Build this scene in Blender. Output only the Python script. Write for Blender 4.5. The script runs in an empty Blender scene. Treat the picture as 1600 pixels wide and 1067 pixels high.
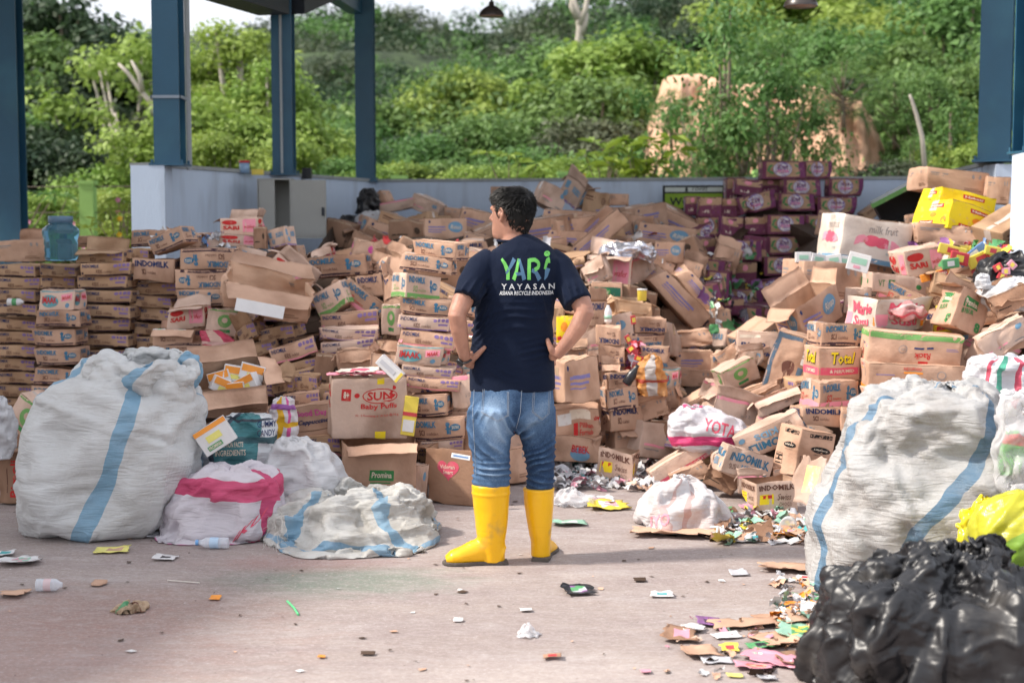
import bpy, bmesh, math, random
import numpy as np
from mathutils import Vector, Matrix, Euler
from mathutils.bvhtree import BVHTree
SC = bpy.context.scene
COL = SC.collection
R = math.radians
# ------------------------------------------------------------------ camera, sky, sun, exposure
CAM_H, TILT, FPX = 1.5, R(4.45), 2222.0
cam = bpy.data.cameras.new('camera'); camo = bpy.data.objects.new('camera', cam); COL.objects.link(camo)
camo.location = (0, 0, CAM_H); camo.rotation_euler = (R(90) - TILT, 0, 0)
cam.sensor_width = 36; cam.lens = FPX / 1600 * 36; cam.clip_start = 0.05; cam.clip_end = 500
cam.dof.use_dof = True; cam.dof.focus_distance = 6.8; cam.dof.aperture_fstop = 2.4
SC.camera = camo
SUN_EL, SUN_AZ = R(46), R(-100)          # azimuth measured from +Y towards +X
w = bpy.data.worlds.new('World'); SC.world = w; w.use_nodes = True
nt = w.node_tree; bg = nt.nodes['Background']
sky = nt.nodes.new('ShaderNodeTexSky'); sky.sky_type = 'NISHITA'; sky.sun_disc = False
sky.sun_elevation = SUN_EL; sky.sun_rotation = SUN_AZ % (2 * math.pi); sky.air_density = 1.0; sky.dust_density = 6.0; sky.ozone_density = 1.0
# thin bright overcast over the blue sky
cn = nt.nodes.new('ShaderNodeTexNoise'); cn.inputs['Scale'].default_value = 2.2; cn.inputs['Detail'].default_value = 5
cr_ = nt.nodes.new('ShaderNodeMapRange'); cr_.inputs[1].default_value = .35; cr_.inputs[2].default_value = .6; cr_.inputs[3].default_value = .6; cr_.inputs[4].default_value = .9; nt.links.new(cn.outputs[0], cr_.inputs[0])
cm = nt.nodes.new('ShaderNodeMix'); cm.data_type = 'RGBA'; cm.inputs[7].default_value = (5.6, 5.7, 6.1, 1); nt.links.new(cr_.outputs[0], cm.inputs[0]); nt.links.new(sky.outputs[0], cm.inputs[6])
nt.links.new(cm.outputs[2], bg.inputs[0]); bg.inputs[1].default_value = 0.13
sl = bpy.data.lights.new('sun', 'SUN'); slo = bpy.data.objects.new('sun', sl); COL.objects.link(slo)
sl.energy = 2.9; sl.angle = R(4.5); sl.color = (1.0, 0.93, 0.84)
sd = Vector((math.sin(SUN_AZ) * math.cos(SUN_EL), math.cos(SUN_AZ) * math.cos(SUN_EL), math.sin(SUN_EL)))
slo.rotation_euler = sd.to_track_quat('Z', 'Y').to_euler(); slo.location = (-8, -2, 9)
SC.view_settings.view_transform = 'Standard'; SC.view_settings.look = 'None'
SC.view_settings.exposure = 0.90; SC.view_settings.gamma = 1
SC.render.engine = 'CYCLES'
SC.cycles.use_denoising = True
SC.cycles.max_bounces = 7; SC.cycles.transparent_max_bounces = 12; SC.cycles.transmission_bounces = 5
SC.cycles.use_adaptive_sampling = True; SC.cycles.adaptive_threshold = 0.02

def at(px, py, Y):
    """world point on the plane at distance Y seen at photo pixel px, py"""
    dx, dz, dy = (px - 800) / FPX, -(py - 533.5) / FPX, 1.0
    c, s = math.cos(TILT), math.sin(TILT)
    y = dy * c + dz * s; z = -dy * s + dz * c
    return Vector((dx / y * Y, Y, CAM_H + z / y * Y))
def ppm(Y): return FPX / Y
def gy(py):
    """distance of the ground point seen at row py"""
    a = at(800, py, 1.0); return CAM_H / (CAM_H - a.z)
def pix(p):
    c, s = math.cos(TILT), math.sin(TILT)
    y, z = p[1], p[2] - CAM_H
    d = y * c - z * s; u = y * s + z * c
    return 800 + p[0] / d * FPX, 533.5 - u / d * FPX
# ------------------------------------------------------------------ noise
def _h(ix, iy, iz, s):
    n = (ix * 374761393 + iy * 668265263 + iz * 1274126177 + s * 974634777) & 0xffffffff
    n = ((n ^ (n >> 13)) * 1274126177) & 0xffffffff
    return ((n ^ (n >> 16)) & 0xffff) / 32767.5 - 1.0
def vn(p, s=0):
    p = np.asarray(p, float); i = np.floor(p).astype(np.int64); f = p - i; u = f * f * (3 - 2 * f)
    x, y, z = i[:, 0], i[:, 1], i[:, 2]; r = 0
    for a in (0, 1):
        for b in (0, 1):
            for c in (0, 1):
                w_ = (u[:, 0] if a else 1 - u[:, 0]) * (u[:, 1] if b else 1 - u[:, 1]) * (u[:, 2] if c else 1 - u[:, 2])
                r = r + w_ * _h(x + a, y + b, z + c, s)
    return r
def fbm(p, s=0, o=3):
    r, a = 0, 1.0; p = np.asarray(p, float)
    for k in range(o): r = r + a * vn(p * 2 ** k + 17.3 * k, s + k); a *= .5
    return r
# ------------------------------------------------------------------ materials
MATS = {}
def mat(name, col, rough=.7, var=.12, vscale=6, bump=0, bscale=40, spec=.3, rnd=.0, sub=None, trans=0, metal=0, col2=None, c2scale=3, c2lo=.45, c2hi=.6, stretch=(1, 1, 1), alpha=1, coords='Object', sheen=0):
    if name in MATS: return MATS[name]
    m = bpy.data.materials.new(name); m.use_nodes = True; n = m.node_tree; N, L = n.nodes, n.links
    b = N['Principled BSDF']; b.inputs['Roughness'].default_value = rough; b.inputs['Specular IOR Level'].default_value = spec; b.inputs['Metallic'].default_value = metal
    tc = N.new('ShaderNodeTexCoord'); mp = N.new('ShaderNodeMapping'); mp.inputs['Scale'].default_value = stretch
    L.new(tc.outputs[coords], mp.inputs[0])
    oi = N.new('ShaderNodeObjectInfo')
    off = N.new('ShaderNodeVectorMath'); off.operation = 'SCALE'; off.inputs[0].default_value = (7, 5, 9); L.new(oi.outputs['Random'], off.inputs[3]); L.new(off.outputs[0], mp.inputs[1])
    nz = N.new('ShaderNodeTexNoise'); nz.inputs['Scale'].default_value = vscale; nz.inputs['Detail'].default_value = 6; nz.inputs['Roughness'].default_value = .6
    L.new(mp.outputs[0], nz.inputs['Vector'])
    src = None
    if col2 is not None:
        n2 = N.new('ShaderNodeTexNoise'); n2.inputs['Scale'].default_value = c2scale; n2.inputs['Detail'].default_value = 5; L.new(mp.outputs[0], n2.inputs['Vector'])
        mr = N.new('ShaderNodeMapRange'); mr.inputs[1].default_value = c2lo; mr.inputs[2].default_value = c2hi; L.new(n2.outputs[0], mr.inputs[0])
        mx = N.new('ShaderNodeMix'); mx.data_type = 'RGBA'; mx.inputs[6].default_value = (*col, 1); mx.inputs[7].default_value = (*col2, 1); L.new(mr.outputs[0], mx.inputs[0]); src = mx.outputs[2]
    hs = N.new('ShaderNodeHueSaturation')
    if src: L.new(src, hs.inputs['Color'])
    else: hs.inputs['Color'].default_value = (*col, 1)
    m1 = N.new('ShaderNodeMath'); m1.operation = 'MULTIPLY_ADD'; m1.inputs[1].default_value = var * 2.4; m1.inputs[2].default_value = 1 - var * 1.2; L.new(nz.outputs[0], m1.inputs[0])
    m2 = N.new('ShaderNodeMath'); m2.operation = 'MULTIPLY_ADD'; m2.inputs[1].default_value = rnd; m2.inputs[2].default_value = 1 - rnd / 2; L.new(oi.outputs['Random'], m2.inputs[0])
    m3 = N.new('ShaderNodeMath'); m3.operation = 'MULTIPLY'; L.new(m1.outputs[0], m3.inputs[0]); L.new(m2.outputs[0], m3.inputs[1]); L.new(m3.outputs[0], hs.inputs['Value'])
    L.new(hs.outputs[0], b.inputs['Base Color'])
    if bump:
        bp = N.new('ShaderNodeBump'); bp.inputs['Strength'].default_value = bump; bp.inputs['Distance'].default_value = .01
        nb = N.new('ShaderNodeTexNoise'); nb.inputs['Scale'].default_value = bscale; nb.inputs['Detail'].default_value = 5; L.new(mp.outputs[0], nb.inputs['Vector'])
        L.new(nb.outputs[0], bp.inputs['Height']); L.new(bp.outputs[0], b.inputs['Normal'])
    if trans: b.inputs['Transmission Weight'].default_value = trans
    if sheen: b.inputs['Sheen Weight'].default_value = sheen
    if sub: b.inputs['Subsurface Weight'].default_value = sub; b.inputs['Subsurface Scale'].default_value = .01; b.inputs['Subsurface Radius'].default_value = (1, .4, .2)
    if alpha < 1: b.inputs['Alpha'].default_value = alpha
    MATS[name] = m; m['hs'] = 1
    return m
# ------------------------------------------------------------------ mesh tools
def tag(o, label=None, cat=None, group=None, kind=None):
    if label: o['label'] = label
    if cat: o['category'] = cat
    if group: o['group'] = group
    if kind: o['kind'] = kind
    return o
def link(o, parent=None):
    COL.objects.link(o)
    if parent: o.parent = parent
    return o
class MB:
    def __init__(s): s.v = []; s.f = []; s.m = []; s.n = 0
    def add(s, V, F, m=0):
        V = np.asarray(V, float).reshape(-1, 3); s.v.append(V)
        s.f += [tuple(int(i) + s.n for i in f) for f in F]; s.m += [m] * len(F); s.n += len(V)
        return s
    def box(s, c, d, rot=None, m=0, bev=0):
        V = np.array([[x, y, z] for x in (-.5, .5) for y in (-.5, .5) for z in (-.5, .5)]) * np.array(d)
        if rot is not None: V = V @ np.array(Euler(rot).to_matrix()).T
        return s.add(V + np.array(c), [(0, 1, 3, 2), (4, 6, 7, 5), (0, 4, 5, 1), (2, 3, 7, 6), (0, 2, 6, 4), (1, 5, 7, 3)], m)
    def tube(s, pts, rad, seg=8, m=0, cap=True, flat=1.0, ref=None):
        P = [Vector(p) for p in pts]; n = len(P); rad = rad if hasattr(rad, '__len__') else [rad] * n
        ring = []; pr = Vector(ref) if ref is not None else None
        for i in range(n):
            t = (P[min(i + 1, n - 1)] - P[max(i - 1, 0)]); t = t.normalized() if t.length > 1e-9 else Vector((0, 0, 1))
            if pr is None: pr = Vector((1, 0, 0)) if abs(t.x) < .8 else Vector((0, 1, 0))
            a = pr - t * pr.dot(t)
            a = a.normalized() if a.length > 1e-6 else t.orthogonal().normalized(); bb = t.cross(a)
            if ref is None: pr = a
            rr = rad[i]; ra, rb = rr if hasattr(rr, '__len__') else (rr, rr * flat)
            ring += [P[i] + a * (ra * math.cos(k * 2 * math.pi / seg)) + bb * (rb * math.sin(k * 2 * math.pi / seg)) for k in range(seg)]
        F = [(i * seg + k, i * seg + (k + 1) % seg, (i + 1) * seg + (k + 1) % seg, (i + 1) * seg + k) for i in range(n - 1) for k in range(seg)]
        if cap: F += [tuple(range(seg - 1, -1, -1)), tuple((n - 1) * seg + k for k in range(seg))]
        return s.add([tuple(p) for p in ring], F, m)
    def grid(s, V, nu, nv, m=0, closed=False):
        """V is (nv*nu,3); rows v, columns u"""
        F = []
        for j in range(nv - 1):
            for i in range(nu if closed else nu - 1):
                a = j * nu + i; b = j * nu + (i + 1) % nu; F.append((a, b, b + nu, a + nu))
        return s.add(V, F, m)
    def arr(s): return np.concatenate(s.v)
    def mesh(s, name, mats, smooth=False, uv=None):
        me = bpy.data.meshes.new(name); me.from_pydata(s.arr().tolist(), [], s.f)
        for mm in (mats if isinstance(mats, (list, tuple)) else [mats]): me.materials.append(mm)
        if len(me.materials) > 1: me.polygons.foreach_set('material_index', s.m)
        if smooth: me.polygons.foreach_set('use_smooth', [True] * len(me.polygons))
        me.update(); return me
    def build(s, name, mats, parent=None, smooth=False, loc=None):
        if loc is not None:
            l = np.array(loc); s.v = [v - l for v in s.v]
        o = bpy.data.objects.new(name, s.mesh(name, mats, smooth))
        if loc is not None: o.location = loc
        return link(o, parent)
def empty(name, loc, rz=0):
    o = bpy.data.objects.new(name, None); o.location = loc; o.rotation_euler = (0, 0, rz); o.empty_display_size = .1
    return link(o)
def copy_tree(o, parent=None, **kw):
    c = o.copy(); link(c, parent)
    for ch in [x for x in bpy.data.objects if x.parent == o]: copy_tree(ch, c)
    return c
def remesh(mb, vox, smooth_it=4, name='tmp'):
    """fuse closed pieces into one continuous surface: returns (V, F)"""
    me = mb.mesh(name, []); o = bpy.data.objects.new(name, me); COL.objects.link(o)
    md = o.modifiers.new('r', 'REMESH'); md.mode = 'VOXEL'; md.voxel_size = vox
    bpy.context.view_layer.update()
    ev = o.evaluated_get(bpy.context.evaluated_depsgraph_get()); m2 = bpy.data.meshes.new_from_object(ev)
    V = np.empty(len(m2.vertices) * 3); m2.vertices.foreach_get('co', V); V = V.reshape(-1, 3)
    F = [tuple(p.vertices) for p in m2.polygons]
    E = np.empty(len(m2.edges) * 2, int); m2.edges.foreach_get('vertices', E); E = E.reshape(-1, 2)
    bpy.data.objects.remove(o); bpy.data.meshes.remove(m2)
    deg = np.bincount(E.ravel(), minlength=len(V))[:, None].astype(float)
    def lap(V):
        S = np.zeros_like(V)
        for k in range(3):
            S[:, k] = np.bincount(E[:, 0], V[E[:, 1], k], len(V)) + np.bincount(E[:, 1], V[E[:, 0], k], len(V))
        return S / np.maximum(deg, 1) - V
    for _ in range(smooth_it): V = V + .5 * lap(V); V = V - .32 * lap(V)
    return V, F
def normals(V, F):
    q = np.array([f if len(f) == 4 else (f[0], f[1], f[2], f[2]) for f in F]); n = np.cross(V[q[:, 2]] - V[q[:, 0]], V[q[:, 3]] - V[q[:, 1]])
    t = q[:, 2] == q[:, 3]
    if t.any(): n[t] = np.cross(V[q[t, 1]] - V[q[t, 0]], V[q[t, 2]] - V[q[t, 0]])
    N = np.zeros_like(V)
    for k in range(4):
        for a in range(3): N[:, a] += np.bincount(q[:, k], n[:, a], len(V))
    return N / np.maximum(np.linalg.norm(N, axis=1, keepdims=True), 1e-9)
# ------------------------------------------------------------------ cloth-like crumpling (position based)
def crumple(V, nu, nv, closed=True, ex=1.08, ey=1.06, it=120, pull=.02, bend=.25, seed=1, noise=.004, nscale=18, floor=None, pin=None, aniso=None):
    """grid surface V gets a little more cloth than it needs and buckles into folds while pulled to its own shape"""
    V0 = np.array(V, float); idx = np.arange(nu * nv).reshape(nv, nu)
    def pairs(a, b): return np.stack([a.ravel(), b.ravel()], 1)
    r = np.roll(idx, -1, 1)
    H = pairs(idx, r) if closed else pairs(idx[:, :-1], idx[:, 1:])
    W_ = pairs(idx[:-1], idx[1:])
    D1 = pairs(idx[:-1], r[1:]) if closed else pairs(idx[:-1, :-1], idx[1:, 1:])
    D2 = pairs(idx[1:], r[:-1]) if closed else pairs(idx[1:, :-1], idx[:-1, 1:])
    r2 = np.roll(idx, -2, 1)
    B1 = pairs(idx, r2) if closed else pairs(idx[:, :-2], idx[:, 2:]); B2 = pairs(idx[:-2], idx[2:])
    def L(p, s): return np.linalg.norm(V0[p[:, 0]] - V0[p[:, 1]], axis=1) * s
    av = (ex + ey) / 2
    E = np.concatenate([H, W_, D1, D2, B1, B2]); RL = np.concatenate([L(H, ex), L(W_, ey), L(D1, av), L(D2, av), L(B1, ex), L(B2, ey)])
    K = np.concatenate([np.full(len(H), .9), np.full(len(W_), .9), np.full(len(D1) + len(D2), .5), np.full(len(B1) + len(B2), bend)])
    wsum = np.bincount(E.ravel(), np.repeat(K, 2).reshape(-1), nu * nv)[:, None]
    F = []
    mbt = MB(); mbt.grid(V0, nu, nv, 0, closed); N0 = normals(V0, mbt.f)
    X = V0 + N0 * (fbm(V0 * nscale, seed, 3) * noise)[:, None]
    n = nu * nv; pull = np.asarray(pull)
    for t in range(it):
        d = X[E[:, 1]] - X[E[:, 0]]; l = np.maximum(np.linalg.norm(d, axis=1), 1e-9)
        c = (K * .5 * (l - RL) / l)[:, None] * d
        A = np.zeros((n, 3))
        for k in range(3): A[:, k] = np.bincount(E[:, 0], c[:, k], n) - np.bincount(E[:, 1], c[:, k], n)
        X = X + A / np.maximum(wsum, .1) * 1.6
        X = X + (V0 - X) * pull
        if floor is not None: X[:, 2] = np.maximum(X[:, 2], floor)
        if pin is not None: X[pin] = V0[pin]
    return X
def upgrid(D, nu, nv, NU, NV, closed):
    """smoothly resample a (nv,nu,3) field to (NV,NU,3)"""
    def cub(A, t, ax, per):
        n = A.shape[ax]; i = np.floor(t).astype(int); f = (t - i); sh = [1] * A.ndim; sh[ax] = len(t); f = f.reshape(sh)
        g = (lambda k: np.take(A, (i + k) % n, ax)) if per else (lambda k: np.take(A, np.clip(i + k, 0, n - 1), ax))
        p0, p1, p2, p3 = g(-1), g(0), g(1), g(2)
        return p1 + .5 * f * (p2 - p0 + f * (2 * p0 - 5 * p1 + 4 * p2 - p3 + f * (3 * (p1 - p2) + p3 - p0)))
    A = D.reshape(nv, nu, 3); A = cub(A, np.arange(NU) * nu / NU if closed else np.linspace(0, nu - 1, NU), 1, closed)
    return cub(A, np.linspace(0, nv - 1, NV), 0, False).reshape(-1, 3)
def grid_normals(V, nu, nv, closed=True):
    m = MB(); m.grid(V, nu, nv, 0, closed); return normals(V, m.f)
def creases(V, N, n, ln, w, amp, seed, bias=None, inward=.5, spread=.22):
    """n sharp folds: tent-shaped ridges and valleys laid over the surface"""
    rs = np.random.RandomState(seed); h = np.zeros(len(V))
    for _ in range(n):
        i = rs.randint(len(V)); c = V[i]; nn = N[i]; t = rs.normal(size=3)
        if bias == 'fan': ap = V[V[:, 2].argmax()] * [1, 1, 1]; dv = c - ap; t = t * spread + dv / (np.linalg.norm(dv) + .05) * 1.2
        elif bias is not None: t = t * spread + np.array(bias) * rs.choice([-1, 1])
        t -= nn * t.dot(nn); t /= np.linalg.norm(t) + 1e-9; b = np.cross(nn, t); d = V - c; l = ln * rs.uniform(.4, 1.5); ww = w * rs.uniform(.5, 1.6)
        al = d @ t; pe = d @ b + al * al * rs.normal() * .8 / ln * .5; g = np.exp(-(al / l) ** 2) * np.clip(1 - abs(pe) / ww, 0, 1) ** 1.3 * (np.abs(d @ nn) < l * .8)
        h += g * ww * amp * (-1 if rs.random() < inward else 1)
    return V + N * h[:, None]
def crumple_ms(V, nu, nv, closed=True, levels=((7, 1.10, 60), (3, 1.05, 50)), pull=.02, seed=1, noise=.01, floor=None):
    V = np.array(V, float)
    for li, (f, ex, it) in enumerate(levels):
        n1, n2 = max(10, nu // f), max(8, nv // f)
        if closed: iu = (np.arange(n1) * nu // n1)
        else: iu = np.linspace(0, nu - 1, n1).astype(int)
        iv = np.linspace(0, nv - 1, n2).astype(int); S = V.reshape(nv, nu, 3)[iv][:, iu].reshape(-1, 3)
        X = crumple(S, n1, n2, closed, ex, ex, it, pull, .12, seed + li * 7, noise / (li + 1), 9 * (li + 1), floor)
        V = V + upgrid(X - S, n1, n2, nu, nv, closed)
        if floor is not None: V[:, 2] = np.maximum(V[:, 2], floor)
    return V
def loft(rings, nu=96, nv=90, power=2.4):
    """rings: list of (cx,cy,cz, rx, ry[, tilt]) from bottom to top -> closed sack surface grid (nv rows), smooth in between"""
    A = np.array([list(r) + [0] * (6 - len(r)) for r in rings], float); k = len(A); t = np.linspace(0, k - 1, nv)
    def cr(col):
        i = np.clip(np.floor(t).astype(int), 0, k - 2); f = t - i; p = A[:, col]
        p0, p1, p2, p3 = p[np.maximum(i - 1, 0)], p[i], p[i + 1], p[np.minimum(i + 2, k - 1)]
        return p1 + .5 * f * (p2 - p0 + f * (2 * p0 - 5 * p1 + 4 * p2 - p3 + f * (3 * (p1 - p2) + p3 - p0)))
    cx, cy, cz, rx, ry, tl = [cr(c) for c in range(6)]; rx = np.maximum(rx, .002); ry = np.maximum(ry, .002)
    th = np.linspace(0, 2 * np.pi, nu, endpoint=False) + np.pi * .5
    c, s = np.cos(th), np.sin(th); e = 2 / power; c = np.sign(c) * abs(c) ** e; s = np.sign(s) * abs(s) ** e
    X = cx[:, None] + rx[:, None] * c; Y_ = cy[:, None] + ry[:, None] * s; Z = cz[:, None] + tl[:, None] * c + 0 * s
    return np.stack([X, Y_, Z], 2).reshape(-1, 3)
def grid_obj(name, V, nu, nv, mats, parent=None, closed=True, uv=True, cap=True, thick=0, smooth=True, facemat=None):
    mb = MB(); mb.grid(V, nu, nv, 0, closed)
    if closed and cap: mb.f += [tuple(range(nu - 1, -1, -1)), tuple((nv - 1) * nu + k for k in range(nu))]; mb.m += [0, 0]
    if facemat: mb.m = [facemat(f, V) for f in mb.f]
    me = mb.mesh(name, mats, smooth)
    if uv:
        ul = me.uv_layers.new(name='UVMap'); co = np.empty(len(me.loops) * 2); li = np.empty(len(me.loops), int); me.loops.foreach_get('vertex_index', li)
        u = (li % nu) / nu; v = (li // nu) / (nv - 1)
        st = np.array([p.loop_start for p in me.polygons])
        if closed:
            nf = (nv - 1) * nu
            for q in range(nu - 1, nf, nu):
                for k in range(4):
                    if u[st[q] + k] == 0: u[st[q] + k] = 1
        co[0::2] = u; co[1::2] = v; ul.data.foreach_set('uv', co)
    o = bpy.data.objects.new(name, me); link(o, parent)
    if thick:
        sm = o.modifiers.new('t', 'SOLIDIFY'); sm.thickness = thick; sm.offset = 0
    return o
# ------------------------------------------------------------------ lettering
_TX = {}
def text2d(body, bold=0, shear=0, res=2, sub=0):
    """lettering outline filled as 2D triangles, normalised to width/height"""
    key = (body, bold, shear, res, sub)
    if key in _TX: return _TX[key]
    cu = bpy.data.curves.new('t', 'FONT'); cu.body = body; cu.offset = bold; cu.shear = shear; cu.resolution_u = res; cu.fill_mode = 'BOTH'; cu.size = 1
    o = bpy.data.objects.new('t', cu); COL.objects.link(o); bpy.context.view_layer.update()
    me = bpy.data.meshes.new_from_object(o.evaluated_get(bpy.context.evaluated_depsgraph_get()))
    bm = bmesh.new(); bm.from_mesh(me); bmesh.ops.remove_doubles(bm, verts=bm.verts, dist=.002)
    if sub:
        for _ in range(3):
            ed = [e for e in bm.edges if e.calc_length() > sub]
            if not ed: break
            bmesh.ops.subdivide_edges(bm, edges=ed, cuts=1); bmesh.ops.triangulate(bm, faces=bm.faces)
    bm.verts.index_update(); V = np.array([v.co[:2] for v in bm.verts]); F = [tuple(v.index for v in f.verts) for f in bm.faces]; bm.free()
    lo, hi = V.min(0), V.max(0); asp = (hi[0] - lo[0]) / max(hi[1] - lo[1], 1e-6); V = (V - lo) / (hi - lo)
    bpy.data.objects.remove(o); bpy.data.curves.remove(cu); bpy.data.meshes.remove(me)
    _TX[key] = (V, F, asp); return _TX[key]
# ------------------------------------------------------------------ setting: ground, hill, walls, columns, roof
def ground_mat():
    m = bpy.data.materials.new('concrete'); m.use_nodes = True; N, L = m.node_tree.nodes, m.node_tree.links; b = N['Principled BSDF']
    tc = N.new('ShaderNodeTexCoord')
    def noise(scale, detail=6, st=(1, 1, 1), rough=.6, dist=0):
        mp = N.new('ShaderNodeMapping'); mp.inputs['Scale'].default_value = st; L.new(tc.outputs['Object'], mp.inputs[0])
        n = N.new('ShaderNodeTexNoise'); n.inputs['Scale'].default_value = scale; n.inputs['Detail'].default_value = detail; n.inputs['Roughness'].default_value = rough; n.inputs['Distortion'].default_value = dist
        L.new(mp.outputs[0], n.inputs['Vector']); return n.outputs[0]
    def rng(src, a, b_, lo=0, hi=1):
        r = N.new('ShaderNodeMapRange'); r.inputs[1].default_value = a; r.inputs[2].default_value = b_; r.inputs[3].default_value = lo; r.inputs[4].default_value = hi; L.new(src, r.inputs[0]); return r.outputs[0]
    def mix(fac, a, b_):
        x = N.new('ShaderNodeMix'); x.data_type = 'RGBA'; L.new(fac, x.inputs[0])
        for i, v in ((6, a), (7, b_)):
            if isinstance(v, tuple): x.inputs[i].default_value = (*v, 1)
            else: L.new(v, x.inputs[i])
        return x.outputs[2]
    def mul(a, b_):
        q = N.new('ShaderNodeMath'); q.operation = 'MULTIPLY'; L.new(a, q.inputs[0])
        if isinstance(b_, float): q.inputs[1].default_value = b_
        else: L.new(b_, q.inputs[1])
        return q.outputs[0]
    def spot(cx, cy, rx, ry):
        mp = N.new('ShaderNodeMapping'); mp.vector_type = 'POINT'; mp.inputs['Location'].default_value = (-cx / rx, -cy / ry, 0); mp.inputs['Scale'].default_value = (1 / rx, 1 / ry, 0); L.new(tc.outputs['Object'], mp.inputs[0])
        wv = N.new('ShaderNodeVectorMath'); wv.operation = 'LENGTH'; L.new(mp.outputs[0], wv.inputs[0])
        ad = N.new('ShaderNodeMath'); ad.operation = 'MULTIPLY_ADD'; ad.inputs[1].default_value = 1.6; L.new(noise(5, 6, (1, 2.4, 1)), ad.inputs[0]); L.new(wv.outputs['Value'], ad.inputs[2])
        return rng(ad.outputs[0], 1.25, 2.0, 1, 0)
    c = mix(rng(noise(.9, 5), .35, .65), (.36, .295, .265), (.285, .225, .205))
    c = mix(rng(noise(3.2, 8, (.45, 1.7, 1)), .42, .64), c, (.275, .215, .205))
    c = mix(mul(rng(noise(2.2, 8, (.5, 1.6, 1), .7), .52, .66), .55), c, (.49, .445, .43))
    c = mix(mul(rng(noise(44, 5, (.30, 2.4, 1), .75), .45, .62), .40), c, (.50, .46, .445))
    c = mix(mul(rng(noise(9, 10, (.7, 2.0, 1), .8), .55, .66), .45), c, (.19, .145, .14))
    c = mix(mul(spot(-.74, 6.02, .55, .28), .85), c, (.16, .21, .165))
    c = mix(mul(spot(-.95, 6.35, .45, .18), .5), c, (.34, .16, .14))
    c = mix(mul(spot(-1.5, 5.55, .6, .45), .6), c, (.26, .16, .13))
    c = mix(mul(spot(-2.2, 5.0, 1.3, .8), .65), c, (.34, .20, .17))
    c = mix(mul(spot(1.1, 5.4, .5, .2), .35), c, (.52, .48, .46))
    c = mix(mul(spot(.2, 4.7, .9, .25), .3), c, (.6, .53, .49))
    c = mix(mul(rng(noise(48, 9, (.75, 1.1, 1), .8), .40, .60), .50), c, (.235, .19, .18))
    c = mix(mul(rng(noise(70, 6, (.8, 1.2, 1), .8), .52, .66), .55), c, (.60, .56, .54))
    c = mix(mul(rng(noise(15, 9, (.5, 1.3, 1), .75), .50, .64), .40), c, (.45, .40, .385))
    c = mix(mul(rng(noise(1.3, 9, (1, 1, 1), .7, 1.5), .495, .505, 0, 1), .10), c, (.22, .18, .17))
    vo = N.new('ShaderNodeTexVoronoi'); vo.inputs['Scale'].default_value = 13; L.new(tc.outputs['Object'], vo.inputs['Vector'])
    c = mix(mul(rng(vo.outputs['Distance'], .03, .075, 1, 0), .75), c, (.10, .07, .06))
    v2 = N.new('ShaderNodeTexVoronoi'); v2.inputs['Scale'].default_value = 29; v2.inputs['Randomness'].default_value = 1; L.new(tc.outputs['Object'], v2.inputs['Vector'])
    c = mix(mul(mul(rng(v2.outputs['Distance'], .03, .08, 1, 0), rng(noise(2.5), .5, .6)), .8), c, (.75, .7, .66))
    L.new(c, b.inputs['Base Color']); b.inputs['Roughness'].default_value = .85; b.inputs['Specular IOR Level'].default_value = .25
    bp = N.new('ShaderNodeBump'); bp.inputs['Strength'].default_value = .5; bp.inputs['Distance'].default_value = .008
    ad = N.new('ShaderNodeMath'); ad.operation = 'ADD'; L.new(noise(60, 6, (.25, 2, 1), .7), ad.inputs[0]); L.new(noise(6, 8), ad.inputs[1]); L.new(ad.outputs[0], bp.inputs['Height']); L.new(bp.outputs[0], b.inputs['Normal'])
    return m
def hill_h(x, y):
    """terrain height beyond the yard"""
    x = np.asarray(x, float); y = np.asarray(y, float)
    base = np.interp(y, [17, 24, 34, 45, 62, 80, 112], [0, 1.2, 3.5, 5.9, 10.2, 11.5, 12])
    rt = np.clip((x + 0.5) / 10, 0, 1)
    base = base + rt * np.clip((y - 30) / 25, 0, 1) * .6
    n = fbm(np.stack([x * .12, y * .12, 0 * x], -1).reshape(-1, 3), 5, 3).reshape(x.shape)
    return np.where(y < 17, 0, base + n * .9 * np.clip((y - 18) / 12, 0, 1)) - .05
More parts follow.
